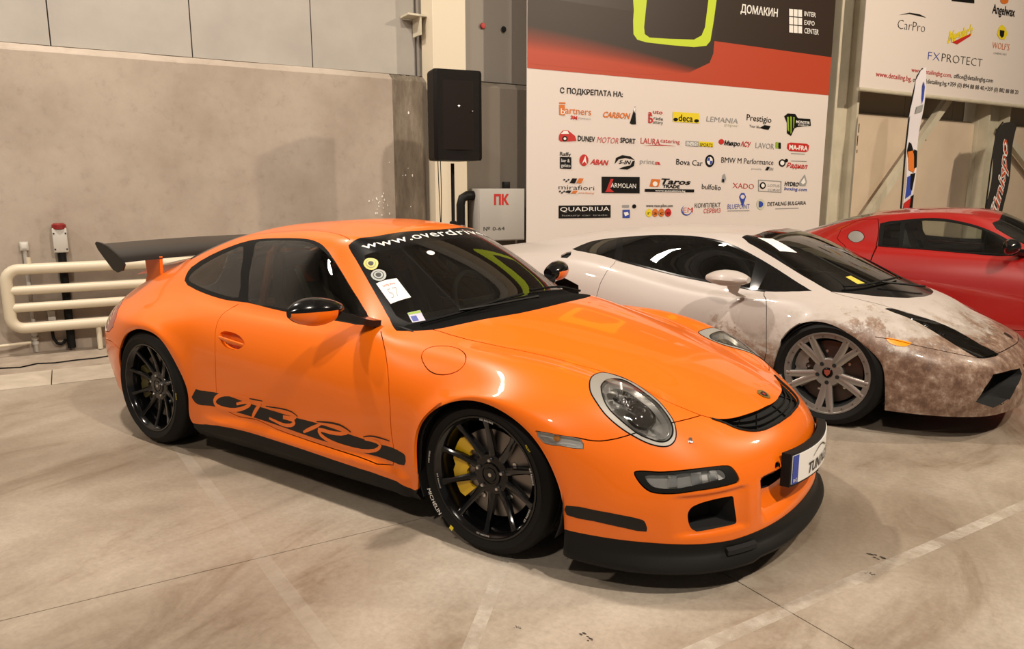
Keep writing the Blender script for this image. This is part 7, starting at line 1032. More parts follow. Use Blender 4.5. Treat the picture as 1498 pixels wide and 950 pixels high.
# number plate in a black frame wrapped round the nose
def plate():
    ys = np.linspace(-.265, .265, 15); fr = []; X = lambda y: 1.050 - .62 * y * y
    root = obj('number_plate_holder', None, CAR)
    def slab(name, y0, y1, z0, z1, x0, x1, m, par, dz=-.045):
        x0 += .012; x1 += .012
        z0 += dz; z1 += dz
        yy = np.linspace(y0, y1, 15); rings = []
        for y in yy: rings.append([(X(y) + x0, y, z0), (X(y) + x1, y, z0), (X(y) + x1, y, z1), (X(y) + x0, y, z1)])
        return G().loft(rings).build(name, m, par)
    slab('plate_frame', -.268, .268, .372, .505, -.035, 0, M_BK, root)
    pl = slab('number_plate', -.258, .258, .382, .496, -.002, .004, M_WHT, root)
    slab('plate_blue_band', -.258, -.222, .382, .496, .003, .0052, M_BLU, pl)
    def txt(name, body, y0, z0, h, m, w=None, sh=0, bold=.0):
        z0 -= .045; V, F = text_mesh(body, sh, bold); k = h / .72; sx = k if not w else w / V[:, 0].max()
        obj(name, mesh(name, [(X(y0 + x * sx) + .0185, y0 + x * sx, z0 + y * k) for x, y in V], F, m, smooth=False), pl)
    txt('plate_lettering', 'BG', -.254, .390, .014, M_WHT, .026)
    txt('plate_lettering', 'TUNING.BG', -.14, .398, .044, M_DEC, .33, .25, .02)
    L = [(-.10 + .2 * t, .413 + .026 * math.sin(math.pi * min(1, t * 1.15))) for t in np.linspace(0, 1, 20)]
    G().loft([[(X(y) + .0185, y, z - .0015), (X(y) + .0185, y, z + .0015 + .003 * math.sin(i / 19 * math.pi))] for i, (y, z) in enumerate(L)], caps=False, closed=False).build('plate_emblem', M_DEC, pl)
plate()
# crest on the hood
cr = decal(SP, 'hood_crest', [(19.62, -.16), (19.55, 0), (19.62, .16), (19.78, .17), (19.9, .08), (19.94, 0), (19.9, -.08), (19.78, -.17)], mat('crest_gold', (.5, .33, .08), .3, .8), .003, parent=CAR)
decal(SP, 'crest_field', [(19.66, -.10), (19.66, .10), (19.76, .11), (19.84, .04), (19.86, 0), (19.84, -.04), (19.76, -.11)], M_DEC, .0036, parent=cr)
decal(SP, 'crest_field', [(19.70, -.04), (19.70, .04), (19.78, .03), (19.78, -.03)], M_RPR, .004, parent=cr)
# headlamp washer caps
for sd, sy in (('right', 1), ('left', -1)):
    P = SP.P(np.array([20.18]), np.array([3.62]))[0]; G().lathe([(0, .012), (.006, .010), (.008, 0), (.012, -.004)], 12, (P[0], P[1] * sy, P[2]), axis='z').build('washer_nozzle', M_ALU, CAR)
# door handle
for sd in ('right', 'left'): liner(SP, o_['handle'], .034, .72, 8, sd).build('handle_bowl', M_OR, PARTS['door', sd])
for sd, sy in (('right', 1), ('left', -1)):
    us = np.linspace(9.49, 10.33, 13); A = SP.base(us, np.full(13, 5.94)) ; N = SP.nb(us, np.full(13, 5.93), SP.base) * sgn_check(SP); rings = []
    for i in range(13):
        t = i / 12; h = .0125 * math.sin(math.pi * (.08 + .84 * t))**.4; q = A[i] + N[i] * (-.008 + .010 * math.sin(math.pi * t)); n = N[i]
        rings.append([tuple(Vector((q[0], q[1], q[2])) + Vector((n[0], n[1], n[2])) * (.008 * math.cos(a)) + Vector((0, 0, h * math.sin(a)))) for a in np.linspace(0, 2 * math.pi, 10, endpoint=False)])
    rings = [[(x, y * sy, z) for x, y, z in r] for r in rings]
    G().loft(rings).build('door_handle', M_OR, PARTS['door', sd])
# mirrors: black shell, orange cover, arm
for sd, sy in (('right', -1), ('left', 1)):
    rings = []; C0 = Vector((-.83, .985, .905))
    n = 14
    for i in range(n + 1):
        t = i / n; y = .855 + .255 * t; k = math.sin(math.pi * (.10 + .87 * t))**.55; k = max(k, .02)
        hx, hz = .066 * k, .070 * k * (1 - .25 * (1 - t)); cx = -.805 - .02 * t; cz = .930 + .008 * t
        rings.append([(cx + hx * math.cos(a) * (1.15 if math.cos(a) > 0 else .55), sy * y, cz + hz * math.sin(a)) for a in np.linspace(0, 2 * math.pi, 20, endpoint=False)])
    g = G(); n_ = len(rings)
    mr = obj('door_mirror', None, CAR)
    G().loft(rings).build('mirror_shell', M_BKG, mr)
    cov = []
    for i in range(2, n + 1):
        r = rings[i]; c = np.mean(r, 0); cov.append([tuple(c + (np.array(r[(k - 8) % 20]) - c) * 1.03 + np.array([0, 0, -.001])) for k in range(0, 10)])
    cov = []
    for i in range(3, n + 1):
        c = np.mean(rings[i], 0); hx = (max(p[0] for p in rings[i]) - c[0]); L = []
        for a in np.radians(np.linspace(-72, 4, 9)):
            r = rings[i]; hz = max(p[2] for p in r) - c[2]; L.append((c[0] + hx * math.cos(a) * 1.04, c[1], c[2] + hz * math.sin(a) * 1.05))
        cov.append(L)
    G().loft(cov, caps=False, closed=False).build('mirror_cover', M_OR, mr)
    G().loft([[(-.84, sy * .90, .895), (-.78, sy * .90, .890), (-.77, sy * .90, .935), (-.84, sy * .90, .945)], [(-.80, sy * .82, .868), (-.72, sy * .82, .862), (-.715, sy * .82, .892), (-.80, sy * .82, .908)], [(-.77, sy * .765, .848), (-.69, sy * .76, .842), (-.69, sy * .755, .872), (-.77, sy * .755, .885)], [(-.76, sy * .72, .85), (-.68, sy * .72, .845), (-.68, sy * .715, .868), (-.76, sy * .715, .875)]]).build('mirror_arm', M_BKG, mr)
    G().loft([[(cx_, sy * y, .93 + .047 * math.sin(a)) for a in np.linspace(0, 2 * math.pi, 20, endpoint=False) for cx_, y in [(-.843, .99 + .085 * math.cos(a))]], [(-.847, sy * (.99 + .08 * math.cos(a)), .93 + .043 * math.sin(a)) for a in np.linspace(0, 2 * math.pi, 20, endpoint=False)]]).build('mirror_glass', M_CHR, mr)
# wipers
for (a, b, c) in (((-.33, -.38, .935), (-.47, .02, .985), .0), ((-.30, .22, .935), (-.45, .60, .925), 0)):
    pass
def on(u, v, d):
    sg = -1 if v < 0 else 1; P = SP.P(np.array([u]), np.array([abs(v)]))[0]; n = SP.N(np.array([u]), np.array([abs(v)]))[0] * sgn_check(SP); q = P + n * d; return (q[0], q[1] * sg, q[2])
for (L1, L2) in (([(14.75, .25), (14.5, .8), (14.25, 1.4), (14.08, 1.9)], [(14.02, .2), (14.06, 1.2), (14.12, 2.0), (14.16, 2.7)]), ([(14.7, -2.35), (14.4, -2.0), (14.15, -1.5), (14.0, -1.1)], [(13.98, -2.4), (13.96, -1.6), (13.94, -.9), (13.93, -.1)])):
    w_ = G().tube([on(a, b, .022) for a, b in densify(L1, False, .2)], [.008] + [.006] * (len(densify(L1, False, .2)) - 1), 6).build('wiper_arm', M_BK, CAR)
    G().tube([on(a, b, .012) for a, b in densify(L2, False, .2)], .006, 6).build('wiper_blade', M_RUB, w_)
# stickers and print on the windscreen
for k, m, o2 in (('st_yellow', mat('sticker_yellow', (.62, .52, .08), .4), .0012), ('st_grey', mat('sticker_grey', (.35, .37, .35), .4), .0012), ('st_num', M_WHT, .0012), ('st_vig', mat('sticker_lilac', (.5, .48, .6), .4), .0012)):
    s_ = decal(SP, 'windscreen_sticker', o_[k], m, o2, parent=CAR)
    c = np.mean(o_[k], 0); sh = lambda f, L=o_[k]: [(c[0] + (a - c[0]) * f, c[1] + (b - c[1]) * f) for a, b in L]
    if k in ('st_yellow', 'st_grey'):
        decal(SP, 'sticker_print', sh(.72), mat('sticker_ring', (.25, .25, .12), .4) if k == 'st_yellow' else M_DEC, .0016, parent=s_); decal(SP, 'sticker_print', sh(.6), m, .002, parent=s_); decal(SP, 'sticker_print', sh(.38), M_DEC, .0024, parent=s_)
    if k == 'st_vig':
        P4 = o_[k]; f = lambda a, b: tuple((np.array(P4[0]) * (1 - a) + np.array(P4[1]) * a) * (1 - b) + (np.array(P4[3]) * (1 - a) + np.array(P4[2]) * a) * b)
        decal(SP, 'sticker_print', [f(.02, .02), f(.98, .02), f(.98, .2), f(.02, .2)], M_GRN, .0018, parent=s_); decal(SP, 'sticker_print', [f(.1, .35), f(.55, .35), f(.55, .9), f(.1, .9)], M_BLU, .0018, parent=s_)
    if k == 'st_num':
        P4 = o_[k]
        for body, (x0, x1, y0, y1), m2 in (('57', (.22, .72, .82, .36), M_GRY), ('tuning show', (.2, .8, .26, .14), M_RPR)):
            V, F = text_mesh(body, .15, -.02 if body == '57' else 0); W_ = V[:, 0].max(); q = []
            for x, y in V:
                a = x0 + (x1 - x0) * x / W_; b = y0 + (y1 - y0) * y / .72; q.append(tuple((np.array(P4[0]) * (1 - a) + np.array(P4[1]) * a) * (1 - b) + (np.array(P4[3]) * (1 - a) + np.array(P4[2]) * a) * b))
            obj('sticker_lettering', sheet(SP, 'sticker_lettering', np.array(q), F, m2, .002), s_)
V, F = text_mesh('www.overdrive.bg', 0, .004, 1.05); W_ = V[:, 0].max(); q = []
for x, y in V:
    v = float(np.interp(x / W_, [0, .3, .58, 1], [2.6, 1.13, .0, -2.45])); q0 = 12.275 - .13 * (v / 2.6)**2; q1 = 12.03 - .14 * (v / 2.6)**2; q.append((q0 + (q1 - q0) * y / .72 * 1.0, v))
bd = PARTS['windscreen_border', 'both']
obj('windscreen_lettering', sheet(SP, 'windscreen_lettering', np.array(q), F, M_WHT, .0012), bd)
decal(SP, 'windscreen_sticker', [(12.676 + .055 * math.cos(a), 1.067 - .10 * math.sin(a)) for a in np.linspace(0, 2 * math.pi, 16, endpoint=False)], M_WHT, .001, parent=CAR)
# rear wing
def wing():
    root = obj('rear_wing', None, CAR); rings = []
    for y in np.linspace(-.70, .70, 9):
        c0, ch, z0 = WING['x'], WING['chord'], WING['z']
        z0 = z0 + .012 * (1 - (y / .7)**2)
        rings.append([(c0 - ch * t, y, z0 + ch * (.33 * t) + h) for t, h in ((0, 0), (.06, .016), (.25, .028), (.6, .022), (1, .003), (1, -.002), (.6, -.004), (.2, -.014))])
    G().loft(rings).build('wing_blade', mat('carbon_dark', (.014, .011, .010), .35, 0, .3, spec=.3), root)
    for sy in (-1, 1):
        c0, ch, z0 = WING['x'], WING['chord'], WING['z']
        ol = [(.012, -.012), (-.005, .018), (-.06, .048), (-.17, .095), (-.25, .112), (-.305, .118), (-.322, .105), (-.29, .065), (-.2, .0), (-.13, -.05), (-.07, -.066), (-.015, -.05)]
        G().prism([(c0 + a, sy * .70, z0 + b) for a, b in ol], (0, sy * .012, 0)).build('wing_endplate', mat('endplate_black', (.008, .007, .007), .4, 0, .2, spec=.3), root)
        G().loft([[(c0 + dx * 1.2 - .10, sy * .47 + dy, z0 - .22) for dx, dy in ((-.09, -.018), (.09, -.012), (.09, .012), (-.09, .018))], [(c0 - .085 + dx, sy * .465 + dy, z0 - .10) for dx, dy in ((-.07, -.014), (.08, -.01), (.08, .01), (-.07, .014))], [(c0 - .09 + dx, sy * .46 + dy, z0 + .018 + (.085 - dx) * .33) for dx, dy in ((-.10, -.014), (.085, -.01), (.085, .01), (-.10, .014))]]).build('wing_upright', M_OR, root)
WING = dict(x=-2.90, chord=.30, z=1.00)
wing()
# engine lid air scoop under the wing
G().loft([[(-2.86 + .02 * k, y, .975 + .05 * math.sin(math.pi * t)) for k in (0,) for y, t in zip(np.linspace(-.38, .38, 15), np.linspace(0, 1, 15))], [(-3.12, y, .93 + .05 * math.sin(math.pi * t)) for y, t in zip(np.linspace(-.42, .42, 15), np.linspace(0, 1, 15))], [(-3.26, y, .88 + .0 * t) for y, t in zip(np.linspace(-.44, .44, 15), np.linspace(0, 1, 15))]], caps=False, closed=False).build('lid_scoop', M_OR, PARTS['engine_lid', 'both'])
# ---- cabin
cab = obj('cabin', None, CAR)
G().loft([[(-.42, y, .84 - .10 * abs(y)**3), (-.62, y, .875 - .1 * abs(y)**3), (-.80, y, .83), (-.86, y, .70), (-.80, y, .50), (-.5, y, .5)] for y in np.linspace(-.68, .68, 9)]).build('dashboard', M_CARP, cab)
st_ = obj('steering_wheel', None, cab); q = Matrix.Rotation(math.radians(68), 3, 'Y')
G().tube([tuple(q @ Vector((.178 * math.cos(a), .178 * math.sin(a), 0)) + Vector((-.98, .36, .80))) for a in np.linspace(0, 2 * math.pi, 28, endpoint=False)], .014, 8, closed=True).build('wheel_rim', M_CARP, st_)
G().box((-.97, .36, .80), (.03, .30, .04)).box((-.97, .36, .74), (.03, .04, .14)).build('wheel_spokes', M_CARP, st_)
M_SEAT = mat('seat_black', (.02, .02, .022), .7)
for sy in (-1, 1):
    s_ = obj('bucket_seat', None, cab); rr_ = []
    for t in np.linspace(0, 1, 12):
        x = -1.38 - .30 * t; z = .42 + .68 * t; w = .25 - .03 * t if t < .72 else .22 - .32 * (t - .72); bolster = .10 * (1 - .6 * t)
        rr_.append([(x + bolster, sy * .36 - w, z), (x + .01, sy * .36 - w * .72, z), (x, sy * .36, z), (x + .01, sy * .36 + w * .72, z), (x + bolster, sy * .36 + w, z), (x - .06, sy * .36 + w * .9, z), (x - .08, sy * .36, z), (x - .06, sy * .36 - w * .9, z)])
    G().loft(rr_).build('seat_backrest', M_SEAT, s_)
    G().loft([[(x, sy * .36 - .26, .44), (x, sy * .36 - .18, .36), (x, sy * .36 + .18, .36), (x, sy * .36 + .26, .44), (x, sy * .36 + .24, .28), (x, sy * .36 - .24, .28)] for x in (-.86, -1.1, -1.4)]).build('seat_base', M_SEAT, s_)
    G().box((-1.60, sy * .36, .99), (.02, .12, .10), Matrix.Rotation(math.radians(-22), 3, 'Y')).build('seat_shell_patch', M_OR, s_)
def yz(x): return x
for sy in (-1, 1):
    G().tube([(-1.70, sy * .60, .4), (-1.70, sy * .59, .85), (-1.69, sy * .53, 1.10), (-1.68, sy * .44, 1.19)], .022, 10).build('roll_bar', M_OR, cab)
    G().tube([(-1.68, sy * .46, 1.16), (-2.2, sy * .48, 1.0), (-2.55, sy * .5, .80)], .02, 8).build('roll_bar', M_OR, cab)
G().tube([(-1.68, -.46, 1.18), (-1.68, 0, 1.20), (-1.68, .46, 1.18)], .022, 10).build('roll_bar', M_OR, cab)
G().tube([(-1.70, -.60, .84), (-1.70, 0, .84), (-1.70, .60, .84)], .02, 10).build('roll_bar', M_OR, cab)
G().box((-2.02, 0, .50), (.03, 1.30, .62)).box((-.75, 0, .38), (.05, 1.4, .4)).build('bulkhead', M_CARP, cab)
G().lathe([(0, 0), (.01, 0), (.01, .04)], 8, (-1.0, 0, 1.16), axis='z').box((-1.0, 0, 1.15), (.03, .2, .05), None, 0, .01).build('rear_view_mirror', M_BK, cab)
# racing belts: pale straps
for sy in (-1, 1):
    for dy in (-.07, .07):
        G().loft([[(-1.62 + .02, sy * .36 + dy - .022, 1.02), (-1.62 + .02, sy * .36 + dy + .022, 1.02)], [(-1.47, sy * .36 + dy - .022, .80), (-1.47, sy * .36 + dy + .022, .80)], [(-1.34, sy * .36 + dy * .6 - .022, .50), (-1.34, sy * .36 + dy * .6 + .022, .50)]], caps=False, closed=False).build('seat_belt', mat('belt', (.35, .33, .3), .8), cab)
# ================================================================ WHITE COUPE WITH RUST WRAP
M_WRAP = mat('rust_wrap', (.6, .55, .5), .42, 0, .25)
N_, L_, B_ = nodes(M_WRAP)
n1 = noise(M_WRAP, 2.2, 9, .7, dist=.6); n2 = noise(M_WRAP, 14, 8, .75)
tx = N_.new('ShaderNodeTexCoord'); sx_ = N_.new('ShaderNodeSeparateXYZ'); L_.new(tx.outputs['Object'], sx_.inputs[0])
def mth(op, a, b=None, c=None, clamp=False):
    q = N_.new('ShaderNodeMath'); q.operation = op; q.use_clamp = clamp
    for i, v in enumerate((a, b, c)):
        if v is None: continue
        if isinstance(v, (int, float)): q.inputs[i].default_value = v
        else: L_.new(v, q.inputs[i])
    return q.outputs[0]
low = mth('MULTIPLY_ADD', sx_.outputs[2], -2.2, 1.78)          # more wear towards the sills
front = mth('MULTIPLY_ADD', sx_.outputs[0], .35, 0.0); wear = mth('ADD', low, front)
roofb = mth('GREATER_THAN', sx_.outputs[2], 1.0); roofx = mth('MULTIPLY', roofb, .45); rear_ = mth('LESS_THAN', sx_.outputs[0], -.35); roofx = mth('MULTIPLY', roofx, rear_)
k1 = mth('ADD', mth('MULTIPLY', n1, 2.1), mth('ADD', wear, -.93)); k2 = mth('MULTIPLY', mth('ADD', n2, -.5), 1.3); kk = mth('ADD', mth('ADD', k1, k2), mth('MULTIPLY', roofx, 1.15))
rust = ramp(M_WRAP, n2, [(.3, (.07, .038, .026)), (.45, (.14, .075, .048)), (.56, (.24, .155, .11)), (.70, (.46, .38, .32))])
gray = ramp(M_WRAP, n1, [(.3, (.30, .25, .215)), (.5, (.40, .345, .30)), (.7, (.56, .51, .47))])
f1 = ramp(M_WRAP, kk, [(.42, (0, 0, 0)), (.62, (1, 1, 1))]); f2 = ramp(M_WRAP, kk, [(.66, (0, 0, 0)), (.84, (1, 1, 1))])
white = (.49, .435, .40)
setc(M_WRAP, mix(M_WRAP, f2, mix(M_WRAP, f1, white, gray), rust))
M_GLD = glass('coupe_glass', (.16, .19, .18))
SL = Surf(COUPE)
CL = thing('supercar', 'low white wedge-shaped supercar wrapped in a rust and peeling paint print', 'car', (.78, 2.61, 0), math.radians(-4))
q_ = OL
SEALL = q_['seal_top'] + q_['seal_bot'][::-1][1:-1]
DG = inset(SL, [(7.35, 3.05), (7.8, 2.92), (8.5, 2.83), (9.0, 2.85), (9.5, 2.99), (9.9, 3.09), (10.45, 3.16), (10.55, 3.93), (10.0, 3.92), (9.2, 3.91), (8.2, 3.95), (7.45, 3.96)], .006)
QG = [(6.35, 3.68), (6.5, 3.3), (6.75, 3.14), (7.2, 3.03), (7.3, 3.93), (6.95, 3.87), (6.6, 3.82)]
TG = [(10.75, 3.22), (11.1, 3.25), (11.6, 3.42), (11.3, 3.82), (10.95, 3.90), (10.75, 3.92)]
WSL = [(11.97, -.2), (11.97, 3.04), (11.5, 2.93), (11.0, 2.90), (10.5, 2.90), (10.15, 2.86), (9.95, 2.70), (9.90, 2.2), (9.88, 1.2), (9.9, -.2)]
GLL = inset(SL, [(11.92, -.1), (11.92, 2.95), (11.0, 2.84), (10.2, 2.78), (10.02, 2.6), (9.98, 1.2), (9.99, -.1)], .004); GLL = [(11.9, -.2), (11.9, 2.92), (11.0, 2.83), (10.3, 2.78), (10.05, 2.6), (9.99, 1.2), (10.0, -.2)]
COWLL = [(11.97, -.2), (11.97, 3.04)] + [(12.06, 2.9), (12.2, 2.4), (12.45, 1.85), (12.85, 1.25), (13.05, .6), (13.1, -.2)]
HOODL = [(11.97, 3.04), (12.06, 2.9), (12.2, 2.4), (12.45, 1.85), (12.85, 1.25), (13.05, .6), (13.1, -.2), (16.55, -.2), (16.5, .8), (16.46, 1.6), (16.43, 2.3)] + [(15.95, 2.57), (15.2, 2.2), (14.6, 2.3), (14.1, 2.64), (13.65, 2.9), (13.0, 3.05)]
bsl = [p for p in q_['bump_seam'] if p[1] > 1.2]
bsl = bsl[:9] + [(16.38, 3.2), (16.43, 2.3), (16.5, .8), (16.55, -.2)]
BUMPL = [(14.7, 9.2), (14.8, 7.6)] + bsl + [(20, -.2), (20, 9.2)]
IN1 = q_['intake']; IN1 = q_['intake'][:1] + [(17.25, 2.6), (17.35, 1.7)] + q_['intake'][2:]
DRF = q_['door_front']; DRR = [(7.35, 4.02), (7.36, 4.6), (7.38, 5.1), (7.42, 5.7), (7.6, 6.9), (7.9, 7.9)]
DOORL = DRR + [(8.6, 8.3), (9.6, 8.35), (10.8, 8.35), (11.7, 8.2)] + DRF[::-1] + [(10.95, 3.98), (10.0, 3.945), (9.2, 3.94), (8.2, 3.985)]
SIDEIN = [(6.2, 6.3), (6.5, 5.9), (6.95, 6.0), (7.1, 6.4), (7.2, 7.2), (6.9, 7.3), (6.5, 6.9)]
SCO = [(5.93, 4.35), (6.0, 4.02), (6.12, 3.92), (6.2, 4.3), (6.2, 4.75), (6.0, 4.75)]
regL = [('windscreen', GLL), ('windscreen_border', WSL), ('cowl_panel', COWLL), ('headlamp_lens', q_['headlight']), ('turn_signal', q_['signal']), (None, IN1), (None, SIDEIN), (None, SCO),
        ('door_glass', DG), ('quarter_glass', QG), ('corner_glass', TG), ('window_seal', SEALL), ('door', DOORL), ('hood', HOODL), ('front_bumper', BUMPL),
        ('engine_cover', [(3.3, -.2), (3.3, 2.6), (5.0, 2.4), (5.9, 1.9), (6.0, -.2)]), ('tail_lamp', [(2.1, 3.2), (2.1, 5.6), (2.6, 5.6), (2.6, 3.2)])]
PRL = panels(SL, regL, [(DOORL, True), (HOODL[7:] + HOODL[:1], False), (bsl, False), (q_['headlight'], True)], 8, 6, .005)
pmL = {'windscreen': M_GLD, 'windscreen_border': M_BKG, 'cowl_panel': M_BKG, 'headlamp_lens': glass('smoked_lens', (.6, .6, .6)), 'turn_signal': M_AMB, 'door_glass': M_GLD, 'quarter_glass': M_GLD, 'corner_glass': M_GLD, 'window_seal': M_BKG, 'tail_lamp': M_TAIL}
PL = {}
for nm, (uv, T) in PRL.items():
    m = pmL.get(nm, M_WRAP); fl_ = 0 if nm in ('windscreen', 'headlamp_lens', 'door_glass', 'quarter_glass', 'corner_glass') else .01
    for sd in (['both'] if nm in ('windscreen', 'windscreen_border', 'cowl_panel', 'hood', 'front_bumper', 'body_shell', 'engine_cover') else ['right', 'left']):
        PL[nm, sd] = obj(nm, panel_mesh(SL, nm, uv, T, [m], sd, fl_, .003 if nm == 'turn_signal' else 0), CL)
def keepL(u, v):
    if 5.9 < u < 11.9 and 2.6 < v < 4.05: return False
    if 9.8 < u < 12.0 and v < 3.1: return False
    if 13.4 < u < 16.6 and 2.0 < v < 4.1: return False
    if u > 16.9 and 1.2 < v < 5: return False
    return v < 8.3 and not (6.0 < u < 7.5 and 5.6 < v < 7.4)
inner_shell(SL, keepL, CL)
for sd, sy in (('right', 1), ('left', -1)):
    liner(SL, IN1, .12, .85, side=sd, direction=(-1, .1, 0), capm=1).build('intake_duct', [M_VOID, M_VOID], CL); liner(SL, SIDEIN, .10, .8, side=sd, capm=0).build('side_intake', M_VOID, CL); liner(SL, SCO, .05, .8, side=sd).build('shoulder_intake', M_VOID, CL)
    lb = liner(SL, q_['headlight'], .05, .92, side=sd).build('headlamp_bowl', M_BK, CL)
    for (u, v, r) in ((14.1, 2.95, .035), (14.6, 2.85, .04), (15.05, 2.85, .032)):
        P = SL.P(np.array([u]), np.array([v]))[0]; n = SL.N(np.array([u]), np.array([v]))[0] * sgn_check(SL); c = Vector(((P - n * .03)[0], (P - n * .03)[1] * sy, (P - n * .03)[2])); nn_ = Vector((n[0], n[1] * sy, n[2])); qq = nn_.to_track_quat('Z', 'Y').to_matrix()
        g2 = G().lathe([(0, .006), (r * .5, .004), (r * .8, -.004), (r, .006), (r * 1.05, .0)], 20, axis='z'); g = G(); g.add([qq @ Vector(p) + c for p in g2.V], g2.F); g.build('lamp_reflector', M_CHR, lb)
    # door mirror on its stalk
    s_ = -1 if sd == 'right' else 1; mr = obj('door_mirror', None, CL); rings = []
    for i in range(11):
        t_ = i / 10; x = -.50 - .28 * t_; k = max(.02, math.sin(math.pi * (.06 + .88 * t_))**.6); cy = .985 + .0 * t_
        rings.append([(x, s_ * (cy + .095 * k * math.cos(a)), .872 + (.060 if math.sin(a) > 0 else .046) * k * math.sin(a)) for a in np.linspace(0, 2 * math.pi, 16, endpoint=False)])
    G().loft(rings).build('mirror_shell', M_WRAP, mr)
    G().loft([[(-.60 + .05 * math.cos(a), s_ * (.985 + .03 * math.sin(a)), .835) for a in np.linspace(0, 6.28, 9)[:-1]], [(-.62 + .03 * math.cos(a), s_ * (.93 + .02 * math.sin(a)), .78) for a in np.linspace(0, 6.28, 9)[:-1]], [(-.60 + .035 * math.cos(a), s_ * (.84 + .03 * math.sin(a)), .745) for a in np.linspace(0, 6.28, 9)[:-1]]]).build('mirror_stalk', M_WRAP, mr)
    for cx, r, nm in ((-.0, .352, 'wheel_housing'), (-2.56, .365, 'wheel_housing')):
        pr_ = [(cx + r * math.cos(math.radians(a)), .325 + r * math.sin(math.radians(a))) for a in np.linspace(-25, 205, 25)]
        g = G(); g.loft([[(x, s_ * .87, z) for x, z in pr_], [(x, s_ * .55, z) for x, z in pr_]], caps=False, closed=False); g.add([(x, s_ * .56, z) for x, z in pr_], [tuple(range(len(pr_)))]); g.build(nm, M_VOID, CL)
    M_SIL = mat('wheel_silver', (.36, .335, .31), .32, .75)
    wheel(CL, 'front_wheel', (0, s_ * .935, .33), .33, .255, .235, 5, 'star', s_, caliper=(mat('caliper_silver', (.4, .38, .36), .4, .6), math.pi if s_ < 0 else 0, 1.3), lipmat=M_SIL, spmat=M_SIL)
    wheel(CL, 'rear_wheel', (-2.56, s_ * .94, .335), .335, .255, .29, 5, 'star', s_, caliper=(mat('caliper_silver'), math.pi if s_ < 0 else 0, 1.1), lipmat=M_SIL, spmat=M_SIL)
for wn in ('front_wheel', 'rear_wheel'):
    for w_ in [c for c in CL.children if c.name.startswith(wn)]:
        g = G()
        for k in range(20):
            a = 2 * math.pi * (k + .5) / 20; g.lathe([(0, .0), (.0045, .0005), (.0055, .006)], 8, (.233 * math.cos(a), 0, .233 * math.sin(a)))
        g.build('rim_screws', M_STEEL, w_, kind='stuff')
G().box((-1.25, 0, .25), (1.75, 1.70, .22)).box((0, 0, .22), (1.3, 1.1, .12)).box((-2.6, 0, .25), (1.2, 1.1, .12)).build('underbody', M_VOID, CL, smooth=False)
# cabin, wipers, card, sticker, crest
cb_ = obj('cabin', None, CL)
G().loft([[(-.05, y, .76), (-.3, y, .80), (-.5, y, .78), (-.55, y, .6), (-.5, y, .4), (0, y, .4)] for y in np.linspace(-.66, .66, 5)]).build('dashboard', M_CARP, cb_)
for sy in (-1, 1):
    G().loft([[(-1.15 - .35 * t_ + .06, sy * .36 - .23, .35 + .6 * t_), (-1.15 - .35 * t_, sy * .36, .35 + .6 * t_), (-1.15 - .35 * t_ + .06, sy * .36 + .23, .35 + .6 * t_), (-1.15 - .35 * t_ - .1, sy * .36 + .2, .35 + .6 * t_), (-1.15 - .35 * t_ - .1, sy * .36 - .2, .35 + .6 * t_)] for t_ in np.linspace(0, 1, 6)]).build('seat', M_SEAT, cb_)
G().box((-1.75, 0, .62), (.04, 1.3, .75)).build('bulkhead', M_CARP, cb_)
def onL(u, v, d):
    sg = -1 if v < 0 else 1; u_, v_ = np.array([u]), np.array([abs(v)]); q = SL.P(u_, v_)[0] + SL.N(u_, v_)[0] * sgn_check(SL) * d; return (q[0], q[1] * sg, q[2])
wa = G().tube([onL(a, b, .03) for a, b in densify([(12.6, -.2), (12.2, .4), (11.9, 1.2)], False, .2)], .008, 6).build('wiper_arm', M_BK, CL)
G().tube([onL(a, b, .018) for a, b in densify([(11.85, -.2), (11.84, 1.2), (11.85, 2.5)], False, .2)], .007, 6).build('wiper_blade', M_RUB, wa)
decal(SL, 'paper_card', [(10.10, 2.3), (10.18, 1.75), (10.72, 1.95), (10.62, 2.5)], M_WHT, .002, parent=CL); decal(SL, 'windscreen_sticker', [(11.50, 1.75), (11.50, 1.5), (11.75, 1.52), (11.74, 1.8)], mat('sticker_yellow'), .002, parent=CL)
decal(SL, 'hood_crest', [(16.02, -.12), (16.02, .12), (16.2, .15), (16.36, 0), (16.2, -.15)], M_DEC, .003, parent=CL)
decal(SL, 'lower_grille', [(17.3, -1.2), (17.3, 1.2), (18.2, 1.3), (18.2, -1.3)], M_VOID, .002, parent=CL)
# ================================================================ RED COUPE
M_RED = mat('red_paint', (.33, .007, .006), .3, 0, 1.0)
SA = Surf(REDCAR)
CA = thing('red_coupe', 'glossy red coupe with a round silver fuel cap parked behind the white supercar', 'car', (2.2, 5.5, 0))
a_ = OA
SEALA = [(7.24, 3.16)] + [(7.5, 3.06)] + a_['seal_top'][4:] + [(10.9, 3.6), (11.2, 3.85), (10.9, 4.0), (10.4, 4.05)] + a_['seal_bot'][::-1][2:9] + [(7.6, 4.13), (7.30, 4.13), (7.26, 3.6)]
DGA = [(7.85, 3.10), (8.3, 3.0), (8.8, 3.03), (9.3, 3.12), (9.9, 3.19), (10.4, 3.28), (10.8, 3.65), (10.3, 3.98), (9.4, 4.06), (8.5, 4.04), (7.9, 4.06)]
QGA = [(7.36, 3.24), (7.75, 3.12), (7.8, 4.04), (7.4, 4.05)]
WSA = [(11.95, -.2), (11.95, 3.05), (11.0, 3.0), (10.35, 2.85), (10.15, 2.5), (10.08, 1.3), (10.08, -.2)]
GLA = [(11.88, -.2), (11.88, 2.94), (11.0, 2.9), (10.45, 2.75), (10.25, 2.4), (10.18, 1.3), (10.18, -.2)]
